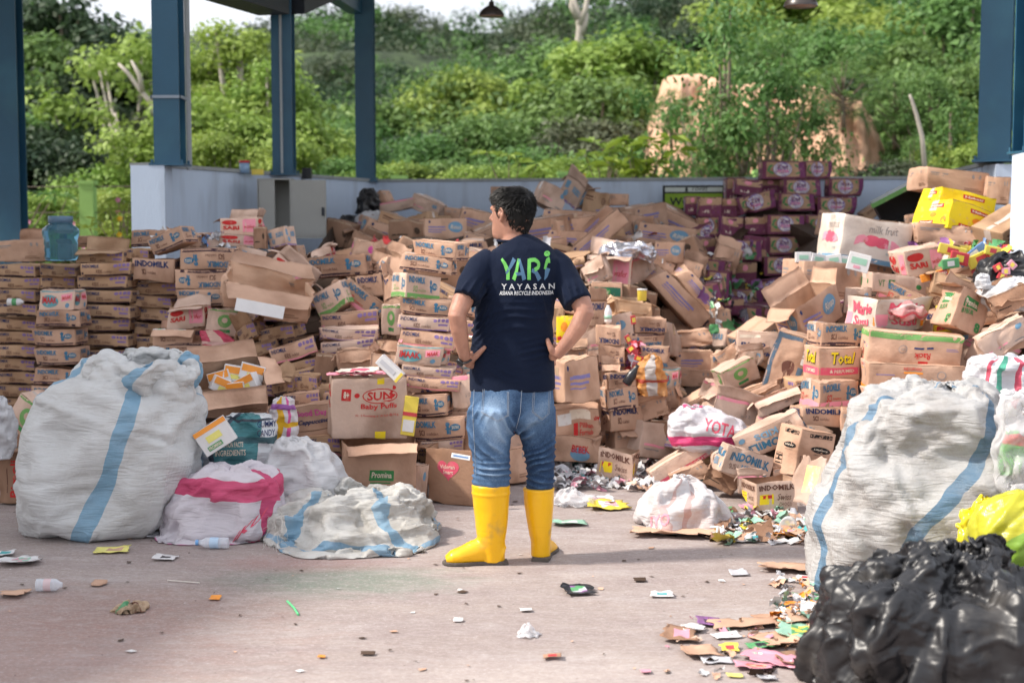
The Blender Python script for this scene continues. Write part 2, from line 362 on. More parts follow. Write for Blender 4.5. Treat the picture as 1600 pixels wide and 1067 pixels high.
def terrain():
    mb = MB(); s = 400
    mb.add([(-s, -s, -.06), (s, -s, -.06), (s, s, -.06), (-s, s, -.06)], [(0, 1, 2, 3)])
    o = mb.build('ground', mat('field_soil', (.10, .12, .05), .95, .3, 2, .4, 12)); tag(o, kind='structure')
    mb = MB(); nx, ny = 150, 90
    X, Yy = np.meshgrid(np.linspace(-60, 70, nx), 16.8 + (np.linspace(0, 1, ny) ** 1.4) * 95)
    V = np.stack([X, Yy, hill_h(X, Yy)], 2).reshape(-1, 3); mb.grid(V, nx, ny)
    o = mb.build('hill', mat('hill_grass_shaded', (.022, .038, .016), .95, .5, 1.2, .9, 5, col2=(.05, .08, .028), c2scale=.6), smooth=True); tag(o, kind='structure')  # green darkened so the gaps between tree crowns look shaded
    # yard slab
    mb = MB(); mb.box((0, 7.2, -.03), (40, 20, .06)); o = mb.build('yard_concrete', ground_mat()); tag(o, kind='structure')
    # eroded earth bank
    nx, ny = 120, 90; a = np.linspace(0, 1, nx); b_ = np.linspace(0, 1.5, ny); A, B = np.meshgrid(a, b_)
    X = 1.75 + A * 4.7 + .25 * B; top = 0.9 + 1.75 * np.clip(A / .12, 0, 1) ** .6 * np.clip((1 - A) / .3, 0, 1) ** .7 + .55 * vn(np.stack([A * 6 + 1, 0 * A, 0 * A], 2).reshape(-1, 3), 3).reshape(A.shape)
    Z = np.minimum(B, 1) * (top + .9) + np.maximum(B - 1, 0) * .8; Yb = 18.9 + np.minimum(B, 1) ** .8 * 2.6 + np.maximum(B - 1, 0) * 7 + .9 * (A - .5) ** 2
    P = np.stack([X * 1.6, Yb * .2, Z * .5], 2).reshape(-1, 3); rid = (abs(fbm(P, 8, 4)) * .9 + .25 * fbm(P * 4, 9, 3)).reshape(A.shape)
    Yb = Yb + rid * .62 - .15; V = np.stack([X, Yb, Z], 2).reshape(-1, 3); mb = MB(); mb.grid(V, nx, ny)
    o = mb.build('earth_bank', mat('orange_earth', (.60, .37, .25), .95, .35, 2.2, .9, 9, col2=(.09, .15, .04), c2scale=1.6, c2lo=.60, c2hi=.70, stretch=(1, 1, .7)), smooth=True); tag(o, kind='structure')
terrain()
WALLM = mat('wall_paint', (.56, .655, .79), .8, .08, 1.6, .25, 30, col2=(.40, .46, .55), c2scale=1.6, c2lo=.52, c2hi=.72, stretch=(3, 3, .5))
CAPM = mat('wall_cap', (.34, .36, .36), .9, .2, 5, .4, 25)
BLUE = mat('steel_blue', (.016, .080, .145), .42, .22, 2.5, .15, 18, spec=.5, col2=(.03, .12, .18), c2scale=1.4, c2lo=.5, c2hi=.7)
DSTEEL = mat('steel_dark', (.03, .035, .045), .5, .2, 4)
def wall(a, b_, h, label, t=.16, name='yard_wall', ext=0, cap=True):
    a, b_ = Vector((*a, 0)), Vector((*b_, 0)); d = b_ - a; L_ = d.length; ang = math.atan2(d.y, d.x)
    r = empty(name, a, ang); tag(r, label, 'wall')
    mb = MB(); n = 24; 
    mb.box((L_ / 2, 0, h / 2), (L_, t, h)); mb.build('wall_body', WALLM, r)
    if cap:
        mb = MB(); mb.box((L_ / 2, 0, h + .017), (L_ + .02, t + .03, .03)); mb.build('wall_cap', CAPM, r)
    return r
LW0, LW1 = (-2.92, 11.25), (-1.50, 14.85)
wall(LW0, LW1, 2.0, 'pale blue side wall running back behind the grey metal cabinet')
wall((-1.42, 14.90), (5.2, 13.95), 2.0, 'pale blue rear wall behind the heaped cartons and the toilet sign')
wall((3.78, 11.3), (4.1, 14.0), 2.0, 'pale blue side wall behind the yellow cartons, under the paired blue columns')
mb = MB(); mb.box((0, 0, 1.0), (.26, .26, 2.0)); o = mb.build('wall_pier', WALLM); o.location = (-2.80, 11.12, 0); tag(o, 'square pale blue pier under the banded blue column', 'pier')
mb = MB(); mb.box((0, 0, 1.0), (.30, .30, 2.02)); o = mb.build('wall_pier', WALLM); o.location = (3.87, 11.15, 0); tag(o, 'short pale blue pier beside the yellow carton, under the right blue column', 'pier')
wall((3.36, 9.4), (3.62, 6.6), 2.0, 'nearest pale blue wall edge, cut by the right border above the black bag', cap=False)
def ibeam(name, x, y, z0, z1, rz, label, s=.2, band=None, conduit=None, parts=True):
    r = empty(name, (x, y, z0), rz); tag(r, label, 'column', 'blue steel columns holding the canopy'); h = z1 - z0; f = .014
    mb = MB()
    mb.box((0, -s / 2, h / 2), (s, f, h)); mb.box((0, s / 2, h / 2), (s, f, h)); mb.box((0, 0, h / 2), (.01, s - f - .001, h)); mb.build('column_shaft', BLUE, r)
    mb = MB(); mb.box((0, 0, .008), (s * 1.35, s * 1.35, .016))
    for sx in (-1, 1):
        for sy in (-1, 1): mb.tube([(sx * s * .57, sy * s * .57, .012), (sx * s * .57, sy * s * .57, .045)], .011, 6)
    mb.build('base_plate', BLUE, r)
    if band is not None:
        mb = MB(); b0 = band - z0; mb.box((0, -s / 2 - .012, b0), (s + .03, .012, .022)); mb.box((s / 2 + .012, 0, b0), (.012, s + .036, .022)); mb.box((-s / 2 - .012, 0, b0), (.012, s + .036, .022)); mb.build('pipe_clamp', mat('galv', (.25, .3, .36), .5, .15), r)
    if conduit:
        mb = MB(); mb.tube([(conduit, -s / 2 - .016, 0), (conduit, -s / 2 - .016, h)], .012, 8); mb.build('conduit_pipe', mat('pvc_grey', (.32, .35, .37), .5), r)
    return r
ZR = 4.35
ibeam('steel_column', at(20, 300, 13.2).x, 13.2, 0, ZR, R(0), 'leftmost blue steel column, standing behind the blue jar')
ibeam('steel_column', at(271, 300, 11.2).x, 11.12, 2.0, ZR, R(0), 'blue steel column with a grey clamp, on the corner of the side wall', band=at(0, 155, 11.2).z)
ibeam('steel_column', at(445, 300, 13.0).x, 13.0, 2.0, ZR, R(0), 'blue steel column with a pale conduit, above the grey cabinet', s=.185, conduit=-.005)
ibeam('steel_column', at(572, 300, 14.8).x, 14.8, 2.0, ZR, R(0), 'slim dark blue steel column on the far wall corner', s=.19)
ibeam('steel_column', at(1549, 300, 11.2).x, 11.15, 2.03, ZR, R(-22), 'wide blue steel column behind the stacked yellow cartons', s=.235)
ibeam('steel_column', at(1604, 300, 9.3).x+.03, 9.36, 2.0, ZR, R(10), 'blue steel column sliced by the right border of the view', s=.15)
# pipe running beside the banded column
mb = MB(); p0 = at(296, 262, 11.4); mb.tube([(p0.x, 11.4, 1.98), (p0.x, 11.4, ZR)], .022, 8); o = mb.build('drain_pipe', mat('pvc_grey', (.32, .35, .37), .5), loc=(p0.x, 11.4, 1.98)); tag(o, 'thin grey drain pipe just right of the clamped blue column', 'pipe')
def roof():
    r = empty('canopy_roof', (0, 13, ZR)); tag(r, 'dark underside of the steel canopy roof over the rear wall', 'roof')
    mb = MB(); mb.box((-1.4, 0.3, .09), (11.8, 5.4, .05)); mb.build('roof_sheet', mat('roof_sheet', (.22, .25, .28), .6), r)
    mb = MB()
    for y in (-2.2, -.6, 1.0, 2.6): mb.box((-1.4, y, .03), (11.6, .07, .06))
    mb.build('purlin', BLUE, r)
    # eave beam along the side wall, and the haunched rafter
    a = at(428, 24, 12.9) - Vector((0, 13, ZR)); b_ = at(300, -14, 11.5) - Vector((0, 13, ZR))
    def beam(p, q, hgt, wd, name, m):
        mb = MB(); p = Vector(p); q = Vector(q); d = (q - p); up = Vector((0, 0, 1)); sd_ = d.cross(up).normalized() * wd / 2; u = up * hgt
        V = [p - sd_, p + sd_, p + sd_ + u, p - sd_ + u, q - sd_, q + sd_, q + sd_ + u, q - sd_ + u]
        mb.add([tuple(v) for v in V], [(0, 1, 2, 3), (7, 6, 5, 4), (0, 4, 5, 1), (1, 5, 6, 2), (2, 6, 7, 3), (3, 7, 4, 0)]); return mb.build(name, m, r)
    beam(a, b_, .22, .30, 'eave_beam', DSTEEL)
    o_ = Vector((0, 13, ZR))
    beam(at(460, 23, 13.05) - o_, at(520, -3, 13.9) - o_, .3, .2, 'rafter', DSTEEL)
    beam(at(556, 22, 14.7) - o_, at(512, -4, 13.9) - o_, .16, .14, 'rafter', BLUE)
    # unseen second sheet added left of the yard, outlined to cast its shade
    r2 = empty('added_shade_canopy', (-6, 7, 4.1)); tag(r2, 'unseen canopy added left of the yard to shade the stacked cartons', 'roof')
    mb = MB(); V = [(-5, -4, 0), (.55, -4, 0), (2.55, 3.15, 0), (-5, 3.15, 0)]; V = V + [(x, y, .06) for x, y, z in V]
    mb.add(V, [(3, 2, 1, 0), (4, 5, 6, 7), (0, 1, 5, 4), (1, 2, 6, 5), (2, 3, 7, 6), (3, 0, 4, 7)]); mb.build('roof_sheet', MATS['roof_sheet'], r2)
    mb = MB()
    for x, y in ((-4.6, -3.6), (-4.6, 2.8)): mb.box((x, y, -2.05), (.18, .18, 4.1))
    mb.build('column_shaft', BLUE, r2)
roof()
def lamp(px, py, Y, rad, label):
    c = at(px, py, Y); r = empty('pendant_lamp', c); tag(r, label, 'lamp', 'bell lamps hanging from the canopy')
    mb = MB(); prof = [(1, 0), (1.0, .02), (.93, .28), (.72, .55), (.42, .78), (.22, .86), (.2, 1.15), (.12, 1.2)]
    mb.tube([(0, 0, z * rad * .95) for _, z in prof], [a * rad for a, _ in prof], 24, cap=False)
    V = mb.arr(); mb.build('lamp_shade', mat('lamp_bronze', (.045, .035, .03), .35, .2, spec=.6), r, True)
    mb = MB(); mb.tube([(0, 0, .0), (0, 0, .02), (0, 0, .05)], [rad * .93, rad * .85, rad * .6], 20); mb.build('reflector', mat('reflector', (.30, .2, .17), .4), r, True)
    mb = MB(); mb.tube([(0, 0, rad * 1.1), (0, 0, ZR - c.z + .05)], .008, 6); mb.build('cord', DSTEEL, r)
lamp(768, 26, 12.6, .112, 'bronze bell lamp hanging against the pale sky above the man')
lamp(1251, 11, 10.8, .128, 'bronze bell lamp cut by the top border above the purple cartons')
# grey metal cabinet on the side wall
def cabinet():
    Y = 12.25; p = at(403, 374, Y); zt = at(0, 279, Y).z; zb = at(0, 368, Y).z; h = zt - zb
    r = empty('metal_cabinet', (p.x, Y, zb), R(0)); tag(r, 'grey metal cabinet with an open door, mounted on the side wall', 'cabinet')
    wd = 52 / ppm(Y); g = mat('cab_grey', (.33, .33, .31), .5, .1, 3, spec=.4)
    mb = MB(); t = .012; d = .26
    mb.box((t / 2, d / 2, h / 2), (t, d, h)); mb.box((wd - t / 2, d / 2, h / 2), (t, d, h)); mb.box((wd / 2, d / 2, h - t / 2), (wd - 2 * t - .001, d, t)); mb.box((wd / 2, d / 2, t / 2), (wd - 2 * t - .001, d, t)); mb.box((wd / 2, d - t / 2, h / 2), (wd - 2 * t - .001, t, h - 2 * t - .001))
    mb.box((wd * .27, .006, h / 2), (wd * .5, .012, h - .03)); mb.build('cabinet_body', g, r)
    dw = 56 / ppm(Y); mb = MB(); mb.box((dw / 2, 0, 0), (dw, .018, h * 1.02)); mb.box((dw / 2, -.011, 0), (dw * .9, .006, h * .93))
    dr = mb.build('door', g, r); dr.location = (wd + .0, -.012, h * .46); dr.rotation_euler = (0, 0, R(-6))
    mb = MB(); mb.box((dw * .93, -.02, -.02), (.02, .016, .07)); mb.build('handle', DSTEEL, dr)
cabinet()
# WC sign on the rear wall
def sign():
    Y = 13.75; a = at(1042, 288, Y); b_ = at(1141, 328, Y); w_, h_ = b_.x - a.x, a.z - b_.z
    rr = empty('toilet_sign', ((a.x + b_.x) / 2, 14.12, (a.z + b_.z) / 2), R(-8.1)); tag(rr, 'lime green and white toilet direction sign on the rear wall', 'sign')
    mb = MB(); mb.box((0, 0, 0), (w_, .03, h_)); mb.build('board', mat('sign_black', (.012, .014, .012), .5), rr)
    mb = MB(); mb.box((0, -.018, -h_ * .12), (w_ - .05, .006, h_ * .58)); mb.build('green_panel', mat('sign_lime', (.23, .38, .02), .5), rr)
    mb = MB(); mb.box((0, -.018, h_ * .33), (w_ - .05, .006, h_ * .18)); mb.build('white_panel', mat('sign_white', (.55, .6, .55), .5), rr)
    V, F, asp = text2d('WC', .03); mb = MB(); hh = h_ * .32; ww = .20
    mb.add([(-w_ / 2 + .07 + x * ww, -.0235, -h_ * .3 + y * hh) for x, y in V], F)
    V, F, asp = text2d('Toilet', .0, .3); mb.add([(-.02 + x * .16, -.0235, h_ * .29 + y * .045) for x, y in V], F)
    mb.tube([(-.07, -.022, h_ * .27), (-.07, -.0235, h_ * .27 + .05)], [.016, .004], 8)
    mb.build('lettering', MATS['sign_black'], rr)
sign()
# fence of lime green posts with wires beyond the wall
def fence():
    r = empty('wire_fence', (0, 16.6, 0)); tag(r, 'wire fence with lime green concrete posts beyond the walls', 'fence')
    gm = mat('lime_paint', (.30, .52, .16), .8, .12, 4)
    for px, py in ((137, 284), (624, 276), (883, 270), (1189, 268), (1448, 268), (-60, 284), (1700, 270), (380, 280)):
        p = at(px, py, 16.6); mb = MB(); mb.box((0, 0, p.z / 2 - .02), (.16, .16, p.z)); mb.box((0, 0, p.z - .01), (.19, .19, .04)); q = mb.build('post', gm, r); q.location = (p.x, 0, 0)
    mb = MB()
    for z in (.5, .9, 1.3, 1.7, 2.0): mb.tube([(x, .02 * math.sin(x * 3), z + .01 * math.sin(x)) for x in np.linspace(-8, 8, 34)], .006, 4)
    mb.build('wire', mat('rust_wire', (.12, .10, .08), .7), r)
fence()
# ------------------------------------------------------------------ vegetation
def leaf_mat(name, c1, c2, tr=.35):
    m = bpy.data.materials.new(name); m.use_nodes = True; N, L = m.node_tree.nodes, m.node_tree.links; b = N['Principled BSDF']
    ge = N.new('ShaderNodeNewGeometry'); oi = N.new('ShaderNodeObjectInfo'); tc = N.new('ShaderNodeTexCoord')
    nz = N.new('ShaderNodeTexNoise'); nz.inputs['Scale'].default_value = .9; nz.inputs['Detail'].default_value = 3; L.new(tc.outputs['Object'], nz.inputs['Vector'])
    ad = N.new('ShaderNodeMath'); ad.operation = 'MULTIPLY_ADD'; ad.inputs[1].default_value = .5; L.new(ge.outputs['Random Per Island'], ad.inputs[0]); 
    mr = N.new('ShaderNodeMapRange'); mr.inputs[1].default_value = .35; mr.inputs[2].default_value = .65; mr.inputs[3].default_value = -.1; mr.inputs[4].default_value = .55; L.new(nz.outputs[0], mr.inputs[0]); L.new(mr.outputs[0], ad.inputs[2])
    mx = N.new('ShaderNodeMix'); mx.data_type = 'RGBA'; mx.inputs[6].default_value = (*c1, 1); mx.inputs[7].default_value = (*c2, 1); L.new(ad.outputs[0], mx.inputs[0])
    hs = N.new('ShaderNodeHueSaturation'); L.new(mx.outputs[2], hs.inputs['Color'])
    h = N.new('ShaderNodeMath'); h.operation = 'MULTIPLY_ADD'; h.inputs[1].default_value = .03; h.inputs[2].default_value = .485; L.new(oi.outputs['Random'], h.inputs[0]); L.new(h.outputs[0], hs.inputs['Hue'])
    L.new(hs.outputs[0], b.inputs['Base Color']); b.inputs['Roughness'].default_value = .55; b.inputs['Specular IOR Level'].default_value = .35
    t = N.new('ShaderNodeBsdfTranslucent'); L.new(hs.outputs[0], t.inputs[0]); ms = N.new('ShaderNodeMixShader'); ms.inputs[0].default_value = tr
    L.new(b.outputs[0], ms.inputs[1]); L.new(t.outputs[0], ms.inputs[2]); L.new(ms.outputs[0], N['Material Output'].inputs[0]); return m
LM = {'bright': leaf_mat('leaf_bright', (.14, .235, .035), (.34, .45, .10)),
      'mid': leaf_mat('leaf_mid', (.06, .14, .036), (.185, .31, .085)),
      'dark': leaf_mat('leaf_dark', (.018, .045, .020), (.055, .095, .036), .2),
      'olive': leaf_mat('leaf_olive', (.055, .08, .045), (.125, .15, .08), .25),
      'yellow': leaf_mat('leaf_yellow', (.15, .26, .03), (.30, .40, .06))}
BARK = mat('bark', (.20, .16, .12), .9, .3, 5, .6, 14); PBARK = mat('pale_bark', (.42, .38, .33), .9, .2, 5, .4, 14)
def leaves(cent, rad, n, ls, rs, squash=.75, droop=.3):
    """n leaf faces spread round each clump centre"""
    k = len(cent); N_ = n * k; c = np.repeat(cent, n, 0); rr = np.repeat(rad, n)
    d = rs.normal(size=(N_, 3)); d /= np.linalg.norm(d, axis=1, keepdims=True); q = rs.random(N_) ** .45
    p = c + d * (rr * q)[:, None] * np.array([1, 1, squash])
    nr = d * .7 + np.array([0, 0, .55]) + rs.normal(size=(N_, 3)) * .45; nr /= np.linalg.norm(nr, axis=1, keepdims=True)
    a = np.cross(nr, rs.normal(size=(N_, 3))); a /= np.linalg.norm(a, axis=1, keepdims=True); b = np.cross(nr, a)
    s = ls * (.6 + .8 * rs.random(N_)); a = a * s[:, None]; b = b * (s * .5)[:, None]
    tip = a + np.array([0, 0, -1]) * (s * droop)[:, None]
    V = np.stack([p - a * .8, p + b + a * .1, p + tip, p - b + a * .1], 1).reshape(-1, 3)
    return V
def quads_mesh(name, V, m):
    me = bpy.data.meshes.new(name); n = len(V) // 4
    me.vertices.add(len(V)); me.vertices.foreach_set('co', V.ravel()); me.loops.add(n * 4); me.loops.foreach_set('vertex_index', np.arange(n * 4))
    me.polygons.add(n); me.polygons.foreach_set('loop_start', np.arange(n) * 4); me.materials.append(m); me.update(calc_edges=True); me.validate(); return me
def tree_meshes(seed, r=2.3, h=5.5, ncl=46, npl=150, ls=.13, shape='round', m='mid', clr=.62, base=.25):
    """trunk and crown, height h, crown radius r"""
    ncl = int(ncl * 1.75); npl = int(npl * .72); ls *= .8; rs = np.random.RandomState(seed); mb = MB(); cc = []; 
    tips = []
    tr = [(0, 0, -.3), (.05 * r, 0, h * .2), (rs.normal() * .12, rs.normal() * .12, h * .45), (rs.normal() * .25, rs.normal() * .25, h * .8)]
    mb.tube(tr, [h * .028, h * .022, h * .016, h * .006], 7)
    for i in range(ncl):
        if shape == 'round':
            u = rs.random(); z = base + (1 - base) * u; wd = math.sin(math.pi * min(1, (z - base) / (1 - base) * .82 + .16)) ** .7
        elif shape == 'tall':
            z = base + (1 - base) * rs.random(); wd = (1 - (z - base) / (1 - base)) ** .5 * .9 + .12
        else:
            z = base + (1 - base) * rs.random() ** .6; wd = .9 * math.sin(math.pi * z) ** .5 + .15
        a = rs.random() * 2 * math.pi; q = rs.random() ** .4 * (.75 + .35 * rs.random())
        c = (math.cos(a) * r * wd * q, math.sin(a) * r * wd * q, z * h); cc.append(c)
        if i % 3 == 0:
            z0 = h * (.2 + .5 * z); f = z0 / (h * .8); s0 = Vector(tr[2]) * min(1, f * 1.2); s0.z = z0 * .8
            mid = (s0 + Vector(c)) / 2 + Vector((0, 0, -.05 * h)); mb.tube([s0, mid, c], [h * .011, h * .008, h * .003], 5)
    cc = np.array(cc); rad = r * (.13 + .15 * rs.random(len(cc)))
    V = leaves(cc, rad, npl, ls, rs); return mb, quads_mesh('crown', V, LM[m])
PROTO = {}
def proto(key, **kw):
    mb, cr = tree_meshes(**kw); tm = mb.mesh('trunk', PBARK if kw.get('m') == 'bright' else BARK, True); PROTO[key] = (tm, cr)
proto('mid1', seed=1, m='mid', npl=300, ls=.08, ncl=54); proto('mid2', seed=2, m='mid', r=2.6, ncl=62, ls=.085, npl=300); proto('bright1', seed=3, m='bright', ls=.085, ncl=60, npl=280); proto('bright2', seed=4, m='bright', shape='bush', base=.08, ls=.08, ncl=64, npl=280)
proto('dark1', seed=5, m='dark', ncl=66, npl=340, ls=.09, base=.12); proto('dark2', seed=6, m='dark', shape='bush', base=.05, ncl=64, npl=340, ls=.09); proto('olive1', seed=7, m='olive', ncl=60, npl=320, base=.1, ls=.09); proto('olive2', seed=8, m='olive', shape='bush', ncl=60, npl=320, base=.08, ls=.085)
proto('sparse', seed=9, m='bright', ncl=34, npl=140, ls=.09, base=.25); proto('tall', seed=10, m='bright', shape='tall', r=1.7, h=6.5, ncl=80, npl=260, ls=.06, base=.05); proto('near', seed=11, m='mid', r=2.2, h=5.5, ncl=58, npl=110, ls=.075, base=.2)
LAND = [('the leftmost blue column', 20), ('the clamped blue column', 271), ('the conduit column', 445), ('the slim corner column', 572), ('the hanging bell lamp', 768), ('the dead white tree', 905), ('the toilet sign', 1090), ('the purple cartons', 1240), ('the bare leaning pole', 1433), ('the paired blue columns', 1556)]
_seen = {}
def treelab(desc, px, py):
    nm, x = min(LAND, key=lambda t: abs(t[1] - px)); side = 'left of' if px < x - 18 else 'right of' if px > x + 18 else 'in line with'
    lv = 'at the skyline' if py < 60 else 'high on the slope' if py < 130 else 'halfway up' if py < 200 else 'low on the slope' if py < 260 else 'just over the wall'
    return desc, lv, side, nm
TREES = []
def tree(key, px, ptop, Y, ht, sc=None, wide=1.0, desc=None, name='tree', rz=None):
    """crown top at photo pixel (px, ptop), distance Y, height ht"""
    top = at(px, ptop, Y); tm, cr = PROTO[key]; s = ht / cr_h[key]
    r = empty(name, (top.x, Y, top.z - ht), (px * 7 % 360) * math.pi / 180 if rz is None else rz); r.scale = (s * wide, s * wide, s)
    for n_, me in (('trunk', tm), ('crown', cr)): link(bpy.data.objects.new(n_, me), r)
    d = desc or {'m': 'leafy green tree', 'b': 'bright yellow-green tree', 'd': 'dense dark green tree', 'o': 'dull olive tree', 's': 'sparse pale tree', 't': 'tall feathery light green tree', 'n': 'airy mid-green tree'}[key[0]]
    TREES.append((r, treelab(d, px, ptop), Y)); return r
cr_h = {}
for k_, (t_, c_) in PROTO.items():
    z = np.empty(len(c_.vertices) * 3); c_.vertices.foreach_get('co', z); cr_h[k_] = np.percentile(z[2::3], 99.7)
# left group
for a in [('dark1', 110, 5, 32, 8.5, 1), ('dark2', 190, 85, 30, 7, 1), ('dark2', 70, 150, 29, 6, 1.1), ('mid1', 20, 60, 30, 7, 1), ('dark1', 215, 200, 28, 5.5, 1), ('dark2', 130, 235, 24, 4.2, 1), ('dark2', 40, 235, 24, 4, 1.2), ('sparse', 205, 62, 27, 6.6, 1.0), ('dark2', 60, 200, 25, 4.4, 1.1), ('olive1', 250, 150, 27, 5, 1.0), ('bright2', 195, 300, 19.5, 1.9, 1.5), ('bright1', 60, 305, 19, 1.8, 1.3), ('mid2', -30, 180, 26, 6, 1.2), ('bright1', 170, 265, 21, 2.8, 1.2), ('tall', 365, 50, 24, 7.2, 1.25), ('tall', 420, 105, 23, 6.2, 1.1), ('bright2', 330, 150, 22, 4.8, 1.1), ('bright1', 395, 190, 21, 3.8, 1.2), ('bright2', 345, 215, 19.5, 3.0, 1.2), ('bright1', 455, 185, 22, 3.8, 1.1), ('mid1', 505, 160, 30, 5.5, 1.2), ('mid2', 560, 190, 27, 4.6, 1.1), ('bright2', 480, 230, 22, 3.0, 1.1), ('mid1', 615, 165, 29, 5.4, 1.1), ('mid2', 690, 120, 30, 7.2, 1.15), ('bright1', 735, 115, 29, 6.2, .9), ('mid1', 640, 215, 24, 3.8, 1.1), ('dark2', 720, 200, 26, 4.4, 1.1), ('mid2', 775, 185, 25, 4.4, 1.1), ('bright2', 650, 258, 20, 2.2, 1.5), ('mid1', 560, 250, 20.5, 2.4, 1.3), ('bright1', 590, 262, 19, 1.7, 1.5), ('mid1', 700, 255, 20, 2.2, 1.6), ('bright2', 765, 262, 19.5, 1.8, 1.6), ('dark1', 1050, 60, 36, 7, 1.2), ('mid1', 840, 105, 32, 6.4, 1.1), ('mid2', 885, 75, 31, 7.4, 1.1), ('bright1', 965, 62, 28, 7.2, 1.15), ('mid2', 935, 130, 26, 5.8, 1.2), ('mid1', 860, 175, 26, 4.6, 1.2), ('olive2', 925, 190, 24, 3.8, 1.2), ('dark1', 1000, 150, 29, 5.0, 1.0), ('mid2', 830, 235, 21, 3.0, 1.3), ('bright2', 905, 250, 20, 2.3, 1.3), ('mid1', 955, 240, 21, 2.5, 1.1), ('bright2', 850, 265, 19, 1.7, 1.5), ('near', 1150, 5, 18.5, 5.3, .78), ('near', 1215, 75, 18.2, 4.2, .72), ('near', 1120, 190, 18.0, 2.0, .6), ('mid2', 1270, 40, 31, 6.4, 1.2), ('mid1', 1330, 60, 29, 5.0, 1.2), ('bright1', 1250, -30, 36, 8, 1.3), ('mid1', 1400, 70, 27.5, 4.6, 1.2), ('mid2', 1440, 105, 25.8, 4.2, .9), ('dark2', 1345, 120, 26.5, 3.2, 1.2), ('bright2', 1300, 110, 27, 3.4, 1.2), ('mid1', 1265, 130, 25.6, 2.6, 1), ('near', 1320, 92, 20.9, 1.0, 1.5), ('near', 1400, 120, 20.9, 1.0, 1.3), ('mid1', 1450, 120, 20.8, 2.2, .8), ('near', 1050, 140, 20.6, .8, 1.3), ('near', 1425, 215, 18.6, 1.9, .7), ('bright1', 1410, 15, 33, 5.2, 1.2), ('mid2', 1500, -10, 30, 6.5, 1.1), ('mid1', 1500, 110, 22, 4.4, .9), ('near', 1480, 160, 20, 3.8, .8), ('mid2', 1560, 60, 24, 6, 1), ('bright2', 1600, 100, 22, 5, 1.1), ('bright1', 1530, 225, 18.6, 2.2, 1), ('olive2', 1395, 255, 18.5, 1.8, 1.4), ('bright2', 1465, 225, 19.5, 2.3, .7), ('mid1', 1190, 272, 17.8, 1.3, 1.0), ('bright1', 1275, 268, 17.6, 1.3, .7), ('mid1', 1130, 275, 17.8, 1.2, 1.0), ('olive1', 1480, 200, 21.5, 3.2, .7)]:
    tree(*a[:5], wide=a[5])
# large-leaved bright young plants leaning over the rear wall
def bigleaf(px, ptop, Y, ht, n, ls, m, label, seed, name='plant', flower=None):
    top = at(px, ptop, Y); rs = np.random.RandomState(seed); r = empty(name, (top.x, Y, top.z - ht)); tag(r, label, 'plant')
    mb = MB(); lv = MB()
    for i in range(n):
        a = rs.random() * 6.28; q = rs.random() * ht * .45; z = ht * (.35 + .65 * rs.random()) ; p = Vector((math.cos(a) * q, math.sin(a) * q * .7, z))
        mb.tube([(0, 0, 0), (p.x * .3, p.y * .3, z * .6), p], [.02, .012, .004], 5)
        for k in range(7):
            b = a + (k - 3) * .9 + rs.normal() * .2; d = Vector((math.cos(b), math.sin(b), .25 + rs.normal() * .3)).normalized(); sd_ = d.cross(Vector((0, 0, 1))).normalized(); l = ls * (.7 + .6 * rs.random())
            q0 = p + d * .01; V = [q0, q0 + d * l * .45 + sd_ * l * .2, q0 + d * l + Vector((0, 0, -l * .35)), q0 + d * l * .45 - sd_ * l * .2]
            lv.add([tuple(v) for v in V], [(0, 1, 2, 3)])
    mb.build('stem', BARK, r); lv.build('foliage', LM[m], r)
    if flower:
        fm, fn = flower; f = MB()
        for i in range(fn):
            a = rs.random() * 6.28; p = (math.cos(a) * ht * .4 * rs.random(), -ht * .3 * rs.random(), ht * (.6 + .4 * rs.random()))
            for k in range(5): b = k * 1.257; f.add([p, (p[0] + .025 * math.cos(b), p[1] - .01, p[2] + .025 * math.sin(b)), (p[0] + .032 * math.cos(b + .5), p[1] - .015, p[2] + .032 * math.sin(b + .5)), (p[0] + .025 * math.cos(b + 1), p[1] - .01, p[2] + .025 * math.sin(b + 1))], [(0, 1, 2, 3)])
        f.build('blossom', fm, r)
bigleaf(1000, 212, 17.3, 1.5, 16, .26, 'yellow', 'young plant with broad lime leaves over the rear wall, beside the toilet sign', 4)
bigleaf(945, 225, 18.2, 1.3, 14, .22, 'bright', 'broad-leaved plant just right of the highest heaped carton, over the wall', 5)
bigleaf(795, 238, 18.0, 1.2, 14, .2, 'bright', 'leafy plant over the rear wall directly above the man', 6)
PINK = mat('petal_pink', (.62, .22, .40), .6, .1); YEL = mat('petal_yellow', (.8, .50, .02), .6, .1)
bigleaf(190, 300, 16.0, 1.7, 30, .15, 'bright', 'pink-flowering bush between the lime post and the clamped column', 7, 'bush', (PINK, 9))
bigleaf(215, 335, 15.2, 1.3, 30, .12, 'yellow', 'low yellow-flecked bush right of the lime post, in front of pink flowers', 8, 'bush', (YEL, 9))
bigleaf(8, 290, 16.5, 1.6, 24, .15, 'mid', 'pink-flowering bush at the far left edge beside the first column', 9, 'bush', (PINK, 6))
bigleaf(60, 300, 17.2, 1.4, 24, .15, 'mid', 'low green bush between the leftmost column and the blue jar', 19, 'bush')
bigleaf(915, 268, 17.0, .9, 14, .14, 'yellow', 'yellow-blossomed plant peeping over the wall behind the topmost carton', 10, 'plant', (YEL, 5))
bigleaf(1390, 262, 17.5, 1.2, 26, .12, 'olive', 'scrubby olive bush behind the wall below the orange bank', 12, 'bush')
